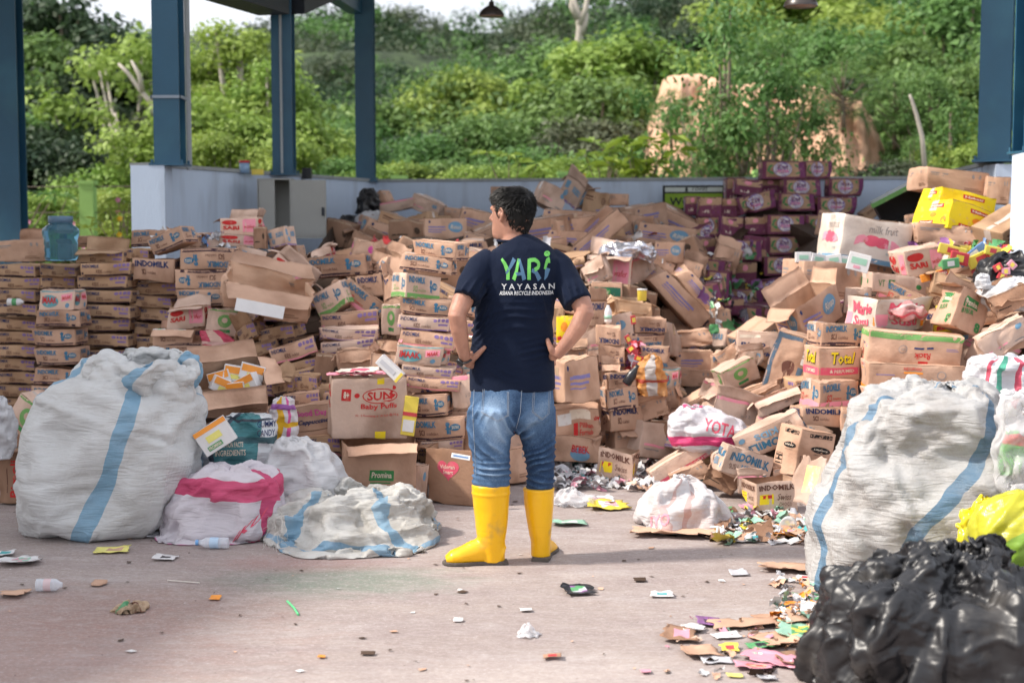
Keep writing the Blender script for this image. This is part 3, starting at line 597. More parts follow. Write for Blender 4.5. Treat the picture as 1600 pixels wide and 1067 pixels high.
# pale dead trunks
def dead(px, pt, pb, Y, label, pts, r0, col=PBARK, name='dead_tree'):
    b_ = at(pts[0][0], pts[0][1], Y); mb = MB(); P = [at(x, y, Y) - b_ for x, y in pts]; mb.tube([tuple(p) for p in P], np.linspace(r0, r0 * .45, len(P)), 7)
    return b_, mb
b_, mb = dead(0, 0, 0, 30, '', [(902, 120), (904, 70), (906, 45), (903, 20), (888, -20)], .11)
for q in ([(905, 40), (915, 15), (922, -25)], [(904, 30), (893, 10), (897, -20)], [(906, 55), (914, 38), (918, 22)]):
    mb.tube([tuple(at(x, y, 30) - b_) for x, y in q], [.09, .06, .03], 6)
o = mb.build('dead_tree', PBARK, smooth=True); o.location = b_; tag(o, 'bleached dead tree trunk forking against the dark hillside trees', 'tree')
b_, mb = dead(0, 0, 0, 18.2, '', [(1448, 300), (1441, 215), (1432, 180), (1424, 155), (1421, 148)], .035)
o = mb.build('bare_pole', PBARK, smooth=True); o.location = b_; tag(o, 'bare leaning pale pole in front of the orange earth bank', 'pole')
b_, mb = dead(0, 0, 0, 24.5, '', [(262, 190), (240, 165), (222, 145), (200, 115), (185, 100)], .055)
mb.tube([tuple(at(x, y, 24.5) - b_) for x, y in [(222, 145), (218, 118), (205, 95)]], [.05, .04, .02], 6)
o = mb.build('bare_branch', PBARK, smooth=True); o.location = b_; tag(o, 'thick pale bare limb slanting up left of the clamped column', 'branch')
b_, mb = dead(0, 0, 0, 24, '', [(300, 230), (306, 180), (318, 140), (332, 105), (340, 60)], .05)
o = mb.build('slender_trunk', PBARK, smooth=True); o.location = b_; tag(o, 'slender pale trunk curving up just right of the clamped column', 'tree')
# unique wording for the trees
rank = {}
for r, k, Y in TREES: rank.setdefault(k, []).append((Y, r))
ORD = ['nearest', 'second nearest', 'third nearest', 'fourth nearest', 'fifth nearest']
for (d, lv, side, nm), l in rank.items():
    l.sort(key=lambda t: t[0])
    for i, (Y, r) in enumerate(l):
        t = f'{d} {lv}, {side} {nm}' + (f', {ORD[i]}' if len(l) > 1 else ''); tag(r, t, 'tree', 'trees on the slope behind the yard')

# the far wooded hillside, one mass of rounded crowns
def forest():
    rs = np.random.RandomState(77); parts = {'dark': [], 'olive': [], 'mid': []}
    skx, sky_ = [-80, 60, 160, 240, 320, 440, 540, 620, 700, 780, 860, 920, 1100, 1300, 1700], [0, 5, 45, 55, 62, 30, 6, 14, 22, 24, 14, -25, -60, -90, -90]
    for row in range(8):
        f = row / 7; Y = 64 - 30 * f
        for px in np.arange(-80, 1700, 58 - 8 * (1 - f)):
            x_ = px + rs.uniform(-24, 24); y0 = float(np.interp(x_, skx, sky_)); y_ = y0 + (170 - y0) * f ** 1.1 + rs.uniform(-13, 13)
            if x_ > 1360 and y_ < 70 and rs.random() < .7: continue
            c = at(x_, y_, Y); r = (1.35 + .9 * rs.random()) * (Y / 50) ** .5; n = 20; d = rs.normal(size=(n, 3)); d[:, 2] = abs(d[:, 2]) * .9 - .1; d /= np.linalg.norm(d, axis=1, keepdims=True)
            cc = np.array(c) + d * r * np.array([.8, .8, .75]) - np.array([0, 0, r * .8]); cc = np.concatenate([cc, cc[:5] * [1, 1, 1] - [0, 0, r * .9]])
            k = rs.choice(['dark', 'olive', 'mid'], p=[.45, .38, .17] if x_ < 1150 else [.25, .3, .45]); parts[k].append(leaves(cc, np.full(len(cc), r * .36), 74, .075 * (Y / 45), rs))
    V = np.concatenate([np.concatenate(v) for v in parts.values()]); me = quads_mesh('forest', V, LM['dark']); me.materials.append(LM['olive']); me.materials.append(LM['mid'])
    n = [sum(len(q) for q in v) // 4 for v in parts.values()]; me.polygons.foreach_set('material_index', np.repeat([0, 1, 2], n)); o = link(bpy.data.objects.new('forest', me)); tag(o, 'dark rounded tree crowns covering the far hillside', 'woodland', kind='stuff')
forest()
# ------------------------------------------------------------------ the man
SKIN = mat('skin', (.37, .185, .13), .5, .14, 9, .12, 120, spec=.4, sub=.12, col2=(.46, .235, .165), c2scale=14)
NAVY = mat('navy_cotton', (.0034, .0085, .026), .88, .12, 5, .35, 260, spec=.2, sheen=.03)
HAIR = mat('black_hair', (.007, .0065, .0065), .52, .3, 30, spec=.28)
def jeans_mat():
    m = bpy.data.materials.new('denim'); m.use_nodes = True; N, L = m.node_tree.nodes, m.node_tree.links; b = N['Principled BSDF']
    tc = N.new('ShaderNodeTexCoord'); at_ = N.new('ShaderNodeAttribute'); at_.attribute_name = 'wash'
    nz = N.new('ShaderNodeTexNoise'); nz.inputs['Scale'].default_value = 9; nz.inputs['Detail'].default_value = 8; nz.inputs['Roughness'].default_value = .7; L.new(tc.outputs['Object'], nz.inputs['Vector'])
    nf = N.new('ShaderNodeTexNoise'); nf.inputs['Scale'].default_value = 190; nf.inputs['Detail'].default_value = 2; L.new(tc.outputs['Object'], nf.inputs['Vector'])
    a = N.new('ShaderNodeMath'); a.operation = 'MULTIPLY_ADD'; a.inputs[1].default_value = .55; L.new(nz.outputs[0], a.inputs[0]); L.new(at_.outputs['Fac'], a.inputs[2])
    a2 = N.new('ShaderNodeMath'); a2.operation = 'MULTIPLY_ADD'; a2.inputs[1].default_value = .35; L.new(nf.outputs[0], a2.inputs[0]); L.new(a.outputs[0], a2.inputs[2])
    cr = N.new('ShaderNodeValToRGB'); cr.color_ramp.elements[0].position = .32; cr.color_ramp.elements[0].color = (.022, .048, .105, 1); cr.color_ramp.elements[1].position = 1.15 if 0 else 1.0; cr.color_ramp.elements[1].color = (.29, .40, .54, 1)
    e = cr.color_ramp.elements.new(.62); e.color = (.085, .155, .27, 1); L.new(a2.outputs[0], cr.inputs[0]); L.new(cr.outputs[0], b.inputs['Base Color']); b.inputs['Roughness'].default_value = .85; b.inputs['Specular IOR Level'].default_value = .2
    bp = N.new('ShaderNodeBump'); bp.inputs['Strength'].default_value = .35; bp.inputs['Distance'].default_value = .004; L.new(nf.outputs[0], bp.inputs['Height']); L.new(bp.outputs[0], b.inputs['Normal']); return m
DENIM = jeans_mat()
BOOT = mat('yellow_rubber', (.86, .46, .004), .34, .07, 7, .10, 60, spec=.5, col2=(.52, .30, .06), c2scale=14, c2lo=.60, c2hi=.82)
SOLE = mat('boot_sole', (.10, .085, .075), .8, .3, 20, .5, 60)
def person():
    Y0 = 6.345; org = at(800, 880, Y0); org.z = 0
    r = empty('person', org); tag(r, 'man seen from behind, hands on hips, in navy T-shirt, jeans and yellow boots', 'person')
    def P(px, py, dy=0): v = at(px, py, Y0 + dy); return v - org
    # ---- body, one surface
    mb = MB(); T = mb.tube
    # legs and pelvis inside the trousers
    T([P(772, 630, .02), P(768, 690, .0), P(766, 760, .0), P(764, 850, .01)], [.06, .055, .048, .035], 12)
    T([P(830, 630, .05), P(840, 690, .08), P(845, 760, .1), P(843, 850, .08)], [.06, .05, .042, .032], 12)
    T([P(800, 650, .03), P(800, 590, .03), P(803, 520, .03), P(806, 450, .03), P(808, 405, .03), P(806, 385, .03)], [(.11, .07), (.13, .08), (.12, .07), (.14, .08), (.11, .07), (.06, .055)], 20, ref=(1, 0, 0))
    T([P(806, 415, .03), P(803, 372, .04), P(799, 352, .05)], [(.075, .065), (.057, .058), (.054, .058)], 18, ref=(1, 0, 0))
    # left arm: out and back, forearm down to the hip
    Ls, Le, Lw = P(752, 412, .03), P(714, 492, -.11), P(729, 566, -.02)
    T([Ls, P(738, 440, -.01), P(722, 472, -.075), Le], [.052, .051, .046, .040], 16)
    T([P(716, 484, -.10), Le, P(717, 513, -.095), P(722, 540, -.06), Lw], [.040, .0405, .039, .031, .0245], 16)
    Rs, Re, Rw = P(872, 412, .05), P(914, 488, -.06), P(868, 556, -.05)
    T([Rs, P(890, 440, .03), P(906, 468, -.03), Re], [.052, .052, .047, .042], 16)
    T([P(912, 480, -.05), Re, P(903, 512, -.07), P(886, 536, -.065), Rw], [.041, .042, .040, .032, .025], 16)
    # left hand: palm pressed on the hip, thumb backwards and up, fingers round the front
    def hand(w, palm, th, fingers, n=(0, -1, 0)):
        w = Vector(w); c = Vector(palm)
        T([w, w.lerp(c, .5), c], [(.026, .022), (.038, .022), (.042, .018)], 14, ref=n and Vector(n).cross(c - w))
        T(th, [.018, .0145, .0115, .009], 10)
        for f in fingers: T(f, [.0105, .0098, .009, .0075], 8)
    pal = P(740, 562, .015)
    hand(Lw, pal, [P(735, 563, -.022), P(744, 556, -.045), P(752, 548, -.055), P(759, 541, -.05)],
         [[P(742, 556 + i * 7 - 2, .02), P(747, 557 + i * 7, .06 + .004 * i), P(751, 561 + i * 6, .10 - .006 * abs(i - 1)), P(757, 566 + i * 5, .125 - .01 * abs(i - 1.3))] for i in range(4)], n=(.5, -1, 0))
    pal2 = P(862, 548, -.01)
    hand(Rw, pal2, [P(866, 553, -.055), P(861, 545, -.065), P(857, 536, -.062), P(855, 529, -.05)],
         [[P(861, 544 + i * 7, .0), P(866, 547 + i * 7, .045), P(866, 551 + i * 6, .085), P(861, 556 + i * 5, .115)] for i in range(4)], n=(-.5, -1, 0))
    # ---- head (built facing +x, turned afterwards)
    Hc = P(800, 336, .05); sc = 1.0
    def head_rings(infl=0.0):
        prof = [  # z, back, front, halfwidth
            (-.118, .050, .058, .042), (-.108, .056, .083, .052), (-.095, .064, .093, .058), (-.08, .072, .094, .0625), (-.065, .079, .094, .0655), (-.045, .087, .092, .069), (-.02, .094, .092, .0725), (.0, .099, .0915, .075),
            (.02, .102, .094, .0765), (.045, .102, .094, .077), (.07, .097, .088, .0745), (.09, .085, .074, .067), (.106, .064, .054, .052), (.116, .036, .03, .03), (.119, .01, .01, .01)]
        V = []; seg = 40
        for z, bk, fr, hw in prof:
            for k in range(seg):
                t = 2 * math.pi * k / seg; c, s = math.cos(t), math.sin(t); a = (fr if c > 0 else bk) + infl; x = a * math.copysign(abs(c) ** .9, c); y = (hw + infl) * math.copysign(abs(s) ** .92, s)
                V.append((x, y, z + infl * (z / .119)))
        return V, seg, len(prof)
    V, seg, nr = head_rings(); yaw = R(180 - 36); rot = Euler((0, R(-3), yaw)).to_matrix()     # facing away and to the left
    def HX(p): return Vector(rot @ Vector(p)) * sc + Hc
    hb = MB(); hb.grid([tuple(HX(v)) for v in V], seg, nr, 0, True); hb.f += [tuple(range(seg - 1, -1, -1)), tuple((nr - 1) * seg + k for k in range(seg))]; hb.m += [0, 0]
    mb.add(hb.arr(), hb.f)
    def HT(pts, rad, sg=10, **k): mb.tube([HX(p) for p in pts], rad, sg, **k)
    HT([(.088, 0, .018), (.099, 0, 0), (.112, 0, -.022), (.1, 0, -.034)], [.008, .010, .0145, .008])           # nose
    for s in (-1, 1): HT([(.094, s * .012, -.03), (.1, s * .013, -.027)], [.008, .008])
    HT([(.082, -.022, -.057), (.093, -.01, -.055), (.0965, 0, -.055), (.093, .01, -.055), (.082, .022, -.057)], [.005, .007, .0075, .007, .005])
    HT([(.082, -.02, -.066), (.092, -.009, -.067), (.0955, 0, -.067), (.092, .009, -.067), (.082, .02, -.066)], [.005, .007, .008, .007, .005])
    HT([(.085, 0, -.098), (.09, 0, -.095)], [.018, .014])                                                       # chin
    HT([(.078, -.05, .022), (.092, -.028, .028), (.094, 0, .024), (.092, .028, .028), (.078, .05, .022)], [.007, .009, .008, .009, .007])  # brow
    for s in (-1, 1):   # ears
        pts = [(.004, s * .074, -.028), (-.004, s * .081, -.018), (-.014, s * .088, .0), (-.014, s * .0905, .018), (-.002, s * .088, .030), (.010, s * .083, .026), (.012, s * .077, .008)]
        HT(pts, [.0085, .0075, .0055, .005, .005, .005, .004], 8)
        HT([(.008, s * .074, .0), (-.004, s * .083, .006)], [.017, .013], 10); HT([(.004, s * .075, -.024), (-.001, s * .081, -.022)], [.0105, .008], 8)
    V, F = remesh(mb, .0042, 3)
    me = bpy.data.meshes.new('body'); me.from_pydata(V.tolist(), [], F); me.materials.append(SKIN); me.polygons.foreach_set('use_smooth', [True] * len(F)); body = link(bpy.data.objects.new('body', me), r)
    # eyes
    for s in (-1, 1):
        eb = MB(); eb.tube([HX((.063 + .012 * math.sin(a), s * .031, .004 + .012 * math.cos(a))) for a in np.linspace(0, math.pi, 7)], [.001, .006, .010, .0115, .010, .006, .001], 12); eb.build('eye', mat('eye_white', (.6, .58, .55), .2), r, True)
    # ---- hair: a cap following the skull with locks on it
    tree_h = BVHTree.FromPolygons([tuple(v) for v in V], F)
    hv, sg2, nr2 = head_rings(.002); hv = np.array(hv)
    def hairy(p):    # p in head space: True where hair grows
        x, y, z = p; a = math.atan2(abs(y), x)      # 0 = face, pi = nape
        line = float(np.interp(a, [0, .6, .95, 1.25, 1.36, 1.42, 1.80, 1.92, 2.3, 3.15], [.062, .058, .040, .0, -.012, .034, .036, -.012, -.055, -.070]))
        return z > line
    capm = MB(); keep = MB(); fz = fbm(hv * np.array([20, 20, 60]), 3, 3); hv2 = hv * (1 + .035 * fz)[:, None]; capm.grid([tuple(HX(v)) for v in hv2], sg2, nr2, 0, True)
    fc = [f for f in capm.f if all(hairy(hv[i]) for i in f)] + [tuple((nr2 - 1) * sg2 + k for k in range(sg2))]
    V2 = capm.arr(); me = bpy.data.meshes.new('hair')
    hm = MB(); hm.add(V2, fc)
    rs = np.random.RandomState(5); n = 0
    while n < 3600:
        d = rs.normal(size=3); d /= np.linalg.norm(d); d[2] = d[2] * 1.0; z = d[2] * .115
        # skull point
        zz = max(-.1, min(.117, z)); pr = [( -.118, .050, .058, .042), (-.065, .079, .094, .0655), (-.02, .094, .092, .0725), (.02, .102, .094, .0765), (.045, .102, .094, .077), (.07, .097, .088, .0745), (.09, .085, .074, .067), (.106, .064, .054, .052), (.116, .036, .03, .03), (.119, .01, .01, .01)]
        for q in range(len(pr) - 1):
            if pr[q][0] <= zz <= pr[q + 1][0]: break
        f = (zz - pr[q][0]) / (pr[q + 1][0] - pr[q][0]); bk, fr, hw = [pr[q][i] * (1 - f) + pr[q + 1][i] * f for i in (1, 2, 3)]
        t = math.atan2(d[1], d[0]); c, s = math.cos(t), math.sin(t); p = np.array([(fr if c > 0 else bk) * c, hw * s, zz])
        if not hairy(p + np.array([0, 0, .004])): continue
        n += 1; nrm = p / np.linalg.norm(p)
        whorl = np.array([-.06, .0, .105]); fl = p - whorl; fl += np.array([.05, 0, 0]) * (zz > .03) + np.cross(nrm, fl) * .25; fl -= nrm * fl.dot(nrm); fl /= np.linalg.norm(fl) + 1e-9; fl = fl + rs.normal(size=3) * .16
        ln = (.018 + .012 * rs.random()) * (.5 if zz < .02 else 1.2 if zz > .06 else .8) * (.45 if abs(t) < 1.45 and zz < .08 else 1); lift = .001 + .004 * rs.random() + (.004 if zz > .07 else 0)
        a = p + nrm * .001; b = p + nrm * (.003 + lift * .8) + fl * ln * .5; e = p + nrm * (.003 + lift * .4) + fl * ln + np.array([0, 0, -.002])
        hm.tube([HX(a), HX(b), HX(e)], [.0016, .0018, .0004], 3, cap=False)
    hm.build('hair', HAIR, r, True)
    # ---- T-shirt
    mb = MB(); T = mb.tube
    rings = [(800.5, 610, 67, .118, 0.03), (800, 590, 67, .118, .03), (800, 560, 65.5, .115, .03), (801, 530, 63, .112, .03), (803, 500, 60, .110, .03), (805, 470, 62, .114, .03), (806, 445, 66, .118, .03), (808, 422, 70, .117, .035), (809, 405, 68, .108, .035), (808, 392, 52, .095, .035), (806, 382, 34, .078, .038), (803, 375, 24, .066, .042)]
    T([P(a, b, e) for a, b, c, d, e in rings], [(c / 346, d) for a, b, c, d, e in rings], 48, ref=(1, -.12, 0))
    T([P(770, 408, .03), P(752, 420, .01), P(738, 443, -.03), P(729, 467, -.078)], [(.068, .07), (.068, .073), (.064, .07), (.063, .066)], 26, ref=(1, 0, 0))
    T([P(856, 407, .05), P(874, 420, .04), P(889, 447, .01), P(903, 474, -.035)], [(.068, .07), (.069, .074), (.068, .072), (.068, .069)], 26, ref=(1, 0, 0))
    V, F = remesh(mb, .0065, 7)
    N_ = normals(V, F)
    # folds: fanning from the arm pits, diagonal at the left waist, slack at the small of the back
    X, Z = V[:, 0], V[:, 2]
    def fold(cx, cz, ang, lam, amp, rx, rz, ph=0, warp=.5):
        c, s = math.cos(ang), math.sin(ang); u = (X - cx) * c + (Z - cz) * s; v = -(X - cx) * s + (Z - cz) * c
        wv = vn(np.stack([V[:, 0] * 9, V[:, 1] * 5, V[:, 2] * 9], 1), 7) * warp
        g = np.exp(-(u / rx) ** 2 - (v / rz) ** 2); mk = .25 + np.clip(.75 + 1.4 * vn(V * 16 + 5, 9), 0, 1.3); k = np.sin(v / lam * 1.15 * math.pi + ph + wv * 5 + u / rx * .8); return amp * 1.15 * g * mk * (1 - np.abs(k)) ** 1.6 * 1.5
    zz = lambda py: P(800, py).z
    xx = lambda px: P(px, 500).x
    D = fold(xx(752), zz(515), R(62), .026, .0085, .085, .055) + fold(xx(757), zz(552), R(-12), .022, .006, .09, .045, 1) + fold(xx(760), zz(458), R(52), .035, .006, .07, .04, 2) + fold(xx(852), zz(470), R(118), .035, .006, .07, .04, 1) + fold(xx(848), zz(545), R(15), .028, .005, .08, .05, 2)
    D += fold(xx(800), zz(500), R(8), .05, .0035, .16, .09, .4) + fold(xx(800), zz(585), R(-4), .055, .003, .16, .05, 1.3) + fold(xx(735), zz(445), R(60), .035, .005, .04, .05, .5) + fold(xx(893), zz(452), R(120), .035, .005, .05, .05, .5) + fold(xx(765), zz(395), R(80), .03, .003, .05, .04)
    D += fold(xx(800), zz(430), R(90), .09, .003, .1, .12, 1)
    D += fbm(V * np.array([14, 14, 9]), 11, 3) * .0028
    D *= np.clip((V[:, 2] - zz(604)) / .05, .08, 1)
    V = V + N_ * D[:, None]
    # hem edges
    me = bpy.data.meshes.new('t_shirt'); me.from_pydata(V.tolist(), [], F); me.materials.append(NAVY); me.polygons.foreach_set('use_smooth', [True] * len(F)); shirt = link(bpy.data.objects.new('t_shirt', me), r)
    bt = BVHTree.FromPolygons([tuple(v) for v in V], F)
    # neckband
    cb = MB(); pts = []
    for k in range(33):
        a = 2 * math.pi * k / 32; c = P(802, 376, .042); d = Vector((math.cos(a) * .066, math.sin(a) * .058, .004 * math.sin(a) - .012 * (math.sin(a) > .2))); pts.append(c + d)
    cb.tube([tuple(p) for p in pts], .0065, 8, cap=False, flat=1.7, ref=(0, 0, 1)); cb.build('neckband', NAVY, shirt, True)
    # print on the back, laid on the cloth
    def cling(V2, F2, x0, z0, x1, z1, name, col, tilt=0, off=.0016):
        ax = Vector((math.sin(R(7)), math.cos(R(7)), 0)); W_ = []
        for u, v in V2:
            px = x0 + (x1 - x0) * u; pz = z0 + (z1 - z0) * v + tilt * u; q = P(px, pz, 0); o = q - ax * .5
            h = bt.ray_cast(o, ax)
            W_.append(tuple(h[0] - ax * off + h[1] * 0) if h[0] else tuple(q))
        m_ = MB(); m_.add(W_, F2); return m_
    GR = mat('print_green', (.14, .48, .10), .7, .1); BL = mat('print_slate', (.075, .16, .27), .7, .1); WH = mat('print_white', (.62, .64, .66), .7, .1)
    def glyph(polys, x0, z0, x1, z1, col, name='print'):
        m_ = MB()
        for pg in polys:   # quads strips given as list of (u,v) with left/right pairs
            F2 = [(i, i + 1, i + 3, i + 2) for i in range(0, len(pg) - 2, 2)]; q = cling(pg, F2, x0, z0, x1, z1, name, col); m_.add(q.arr(), q.f)
        return m_
    def strip(pts, w, n=10):
        out = []
        P2 = [np.array(p, float) for p in pts]; ts = np.linspace(0, len(P2) - 1, n)
        S = [P2[min(int(t), len(P2) - 2)] * (1 - (t - min(int(t), len(P2) - 2))) + P2[min(int(t), len(P2) - 2) + 1] * (t - min(int(t), len(P2) - 2)) for t in ts]
        for i, p in enumerate(S):
            d = S[min(i + 1, n - 1)] - S[max(i - 1, 0)]; d /= np.linalg.norm(d) + 1e-9; nn = np.array([-d[1], d[0]]); wi = w if not hasattr(w, '__len__') else w[0] + (w[1] - w[0]) * i / (n - 1)
            out += [tuple(p + nn * wi / 2), tuple(p - nn * wi / 2)]
        return out
    # letters drawn in a 4 x 1 field, v up
    def L_(x, pts, w=.2): return strip([(x + a * 1.12, b) for a, b in pts], tuple(1.3 * q for q in w) if hasattr(w, '__len__') else w * 1.3)
    gpol = [L_(0, [(.02, .97), (.22, .75), (.38, .45)], (.1, .2)), L_(0, [(.42, .5), (.42, .02)], .17), L_(.85, [(0, .02), (.16, .4), (.28, .97)], (.18, .12)), L_(1.85, [(0, .02), (0, .97)], .17), L_(1.85, [(0, .91), (.35, .93), (.55, .78), (.52, .58), (.3, .46)], .14), L_(2.85, [(.1, .55), (.12, .86)], .0), L_(2.82, [(.02, .5), (.12, .82), (.2, .97), (.2, .78)], (.1, .2))]
    bpol = [L_(0, [(.3, .3), (.55, .6), (.78, .97)], (.08, .2)), L_(.85, [(.3, .96), (.5, .45), (.62, .02)], (.12, .2)), L_(.85, [(.12, .28), (.5, .3)], .12), L_(1.85, [(.16, .46), (.4, .36), (.6, .02)], (.12, .2)), L_(2.82, [(0, .02), (.1, .2), (.18, .55)], (.04, .26))]
    sx = 1 / 3.15
    g = glyph([[(u * sx, v) for u, v in pg] for pg in gpol], 786, 437, 861, 403, GR); 
    ring = []
    for k in range(13): a = math.pi * 2 * k / 12; ring += [((2.95 + .19 * math.cos(a)) * sx, 1.2 + .13 * math.sin(a)), ((2.95 + .12 * math.cos(a)) * sx, 1.2 + .07 * math.sin(a))]
    q = glyph([ring, [((u) * sx, v) for u, v in L_(2.95, [(-.08, 1.24), (0, 1.12), (.09, 1.26)], .07)]], 786, 437, 861, 403, GR); g.add(q.arr(), q.f); g.build('green_print', GR, shirt)
    glyph([[(u * sx, v) for u, v in pg] for pg in bpol], 786, 437, 861, 403, BL).build('slate_print', BL, shirt)
    w_ = MB()
    V2, F2, a_ = text2d('Y A Y A S A N', .012, sub=.25); q = cling(V2, F2, 787, 451.5, 868, 442.5, '', WH, -.6); w_.add(q.arr(), q.f)
    V2, F2, a_ = text2d('ASIANA RECYCLE INDONESIA', .025, .15, sub=.3); q = cling(V2, F2, 783.5, 460, 866, 453.6, '', WH, -.4); w_.add(q.arr(), q.f); w_.build('white_print', WH, shirt)
    # ---- jeans
    mb = MB(); T = mb.tube
    T([P(800, 585, .03), P(800, 610, .03), P(800, 635, .032), P(801, 655, .035), P(802, 668, .04)], [(.180, .112), (.188, .118), (.190, .120), (.180, .110), (.12, .07)], 40, ref=(1, -.1, 0))
    L1 = [(768, 640, .005, .104, .112), (765, 665, .0, .103, .105), (766, 690, -.002, .094, .092), (769, 715, .0, .083, .083), (769, 738, .0, .079, .08), (767, 757, .0, .082, .080), (766, 766, 0, .079, .075)]
    T([P(a, b, c) for a, b, c, d, e in L1], [(d, e) for a, b, c, d, e in L1], 30, ref=(1, 0, 0))
    L2 = [(834, 640, .06, .100, .112), (838, 665, .07, .090, .102), (841, 690, .08, .078, .090), (844, 715, .09, .068, .078), (845, 740, .09, .062, .066), (843, 765, .09, .060, .062), (843, 776, .09, .056, .058)]
    T([P(a, b, c) for a, b, c, d, e in L2], [(d, e) for a, b, c, d, e in L2], 30, ref=(1, 0, 0))
    V, F = remesh(mb, .0065, 22); N_ = normals(V, F); X, Z = V[:, 0], V[:, 2]
    D = fold(xx(752), zz(690), R(-38), .05, .009, .09, .06, .3) + fold(xx(770), zz(735), R(6), .030, .009, .09, .055, .8) + fold(xx(848), zz(715), R(28), .036, .009, .08, .07, .2) + fold(xx(845), zz(757), R(-4), .026, .008, .08, .04, 1) + fold(xx(825), zz(672), R(55), .045, .008, .06, .06, .8) + fold(xx(790), zz(665), R(-50), .045, .007, .06, .05, .1) + fold(xx(737), zz(640), R(75), .04, .005, .04, .08)
    D = D * 1.3 + fbm(V * np.array([12, 12, 8]), 21, 4) * .0042
    V = V + N_ * D[:, None]
    me = bpy.data.meshes.new('jeans'); me.from_pydata(V.tolist(), [], F); me.materials.append(DENIM); me.polygons.foreach_set('use_smooth', [True] * len(F)); jn = link(bpy.data.objects.new('jeans', me), r)
    X, Z = V[:, 0], V[:, 2]
    def blob(px, py, rx, ry): return np.exp(-((X - xx(px)) / (rx / 346)) ** 2 - ((Z - zz(py)) / (ry / 346)) ** 2)
    wsh = -.05 + .36 * blob(778, 665, 22, 52) + .30 * blob(762, 640, 18, 30) + .34 * blob(850, 632, 16, 26) + .26 * blob(828, 650, 14, 34) + .16 * blob(765, 735, 22, 22) - .18 * blob(806, 645, 10, 40) - .12 * blob(845, 735, 30, 40) + D * 14
    at_ = me.attributes.new('wash', 'FLOAT', 'POINT'); at_.data.foreach_set('value', wsh.astype(np.float32))
    bj = BVHTree.FromPolygons([tuple(v) for v in V], F)
    ST = mat('stitching', (.30, .34, .40), .8)
    def seam(pts, name, rad=.0011, m=ST):
        W_ = []
        for i in range(len(pts) - 1):
            for t in np.linspace(0, 1, 14, endpoint=False):
                px = pts[i][0] * (1 - t) + pts[i + 1][0] * t; py = pts[i][1] * (1 - t) + pts[i + 1][1] * t; q = P(px, py); h = bj.ray_cast(q - Vector((0, .5, 0)), Vector((0, 1, 0)))
                if h[0]: W_.append(h[0] + Vector((0, -.0012, 0)))
        if len(W_) > 2: m_ = MB(); m_.tube([tuple(p) for p in W_], rad, 5); return m_.build(name, m, jn, True)
    for off in (0, 2.2):
        seam([(755 + off, 606), (753 + off, 640), (779, 654 - off), (795 - off, 645), (795 - off, 606)], 'back_pocket')
        seam([(833 + off, 606), (831 + off, 640), (847, 654 - off), (858 - off, 645), (860 - off, 606)], 'back_pocket')
    seam([(815, 604), (813, 640), (806, 668)], 'seat_seam'); seam([(741, 608), (739, 640), (742, 690), (744, 745)], 'side_seam', .0016)
    # ---- rubber boots
    def boot(shaft, foot, solepts, label):
        b = MB(); b.tube([P(*s[:3]) for s in shaft], [s[3] for s in shaft], 28, ref=(1, 0, 0)); 
        b.tube([P(*s[:3]) for s in foot], [s[3] for s in foot], 24, ref=(0, 0, 1))
        V, F = remesh(b, .005, 5); V[:, 2] = np.maximum(V[:, 2], .012)
        # ribs moulded over the ankle and instep
        N_ = normals(V, F); z = V[:, 2]; rib = np.clip(np.sin(z / .0085 * 2 * math.pi), 0, 1) * np.exp(-((z - .125) / .05) ** 4); V = V + N_ * (rib * .0016 + .0012 * fbm(V * 16, 2, 2) + .003 * np.exp(-((z - (zz(769) - .002)) / .006) ** 2))[:, None]
        me = bpy.data.meshes.new('boot'); me.from_pydata(V.tolist(), [], F); me.materials.append(BOOT); me.polygons.foreach_set('use_smooth', [True] * len(F)); bo = link(bpy.data.objects.new('boot', me), r)
        return bo
    b1 = boot([(767, 756, 0, (.087, .084)), (767, 762, 0, (.087, .084)), (767, 775, 0, (.083, .082)), (768, 800, 0, (.078, .078)), (768, 825, 0, (.070, .072)), (768, 845, 0, (.062, .066)), (769, 862, 0, (.060, .058)), (769, 878, 0, (.057, .052))],
              [(786, 866, .0, (.042, .042)), (776, 862, -.002, (.058, .048)), (757, 858, -.008, (.064, .046)), (738, 863, -.015, (.052, .048)), (720, 868, -.022, (.041, .050)), (706, 871, -.028, (.033, .044)), (697, 874, -.030, (.019, .028))], None, '')
    b2 = boot([(842, 762, .09, (.070, .070)), (842, 768, .09, (.070, .070)), (842, 785, .09, (.068, .072)), (843, 810, .09, (.060, .068)), (844, 830, .09, (.052, .062)), (845, 845, .09, (.046, .056)), (845, 858, .09, (.046, .050)), (845, 868, .09, (.046, .048))],
              [(844, 860, .06, (.038, .040)), (845, 857, .10, (.050, .044)), (849, 855, .16, (.050, .044)), (854, 855, .22, (.040, .048)), (858, 856, .27, (.030, .044)), (860, 857, .30, (.015, .026))], None, '')
    def sole(pts, b, th=.017):
        m_ = MB(); n = len(pts); lo = [Vector(p) for p in pts]
        m_.add([(p.x, p.y, 0.001) for p in lo] + [(p.x, p.y, th + z) for p, z in zip(lo, [.0] * n)], [tuple(range(n - 1, -1, -1)), tuple(range(n, 2 * n))] + [(i, (i + 1) % n, n + (i + 1) % n, n + i) for i in range(n)])
        # heel block and cleats
        o = m_.build('sole', SOLE, b); bv = o.modifiers.new('b', 'BEVEL'); bv.width = .004; bv.segments = 2
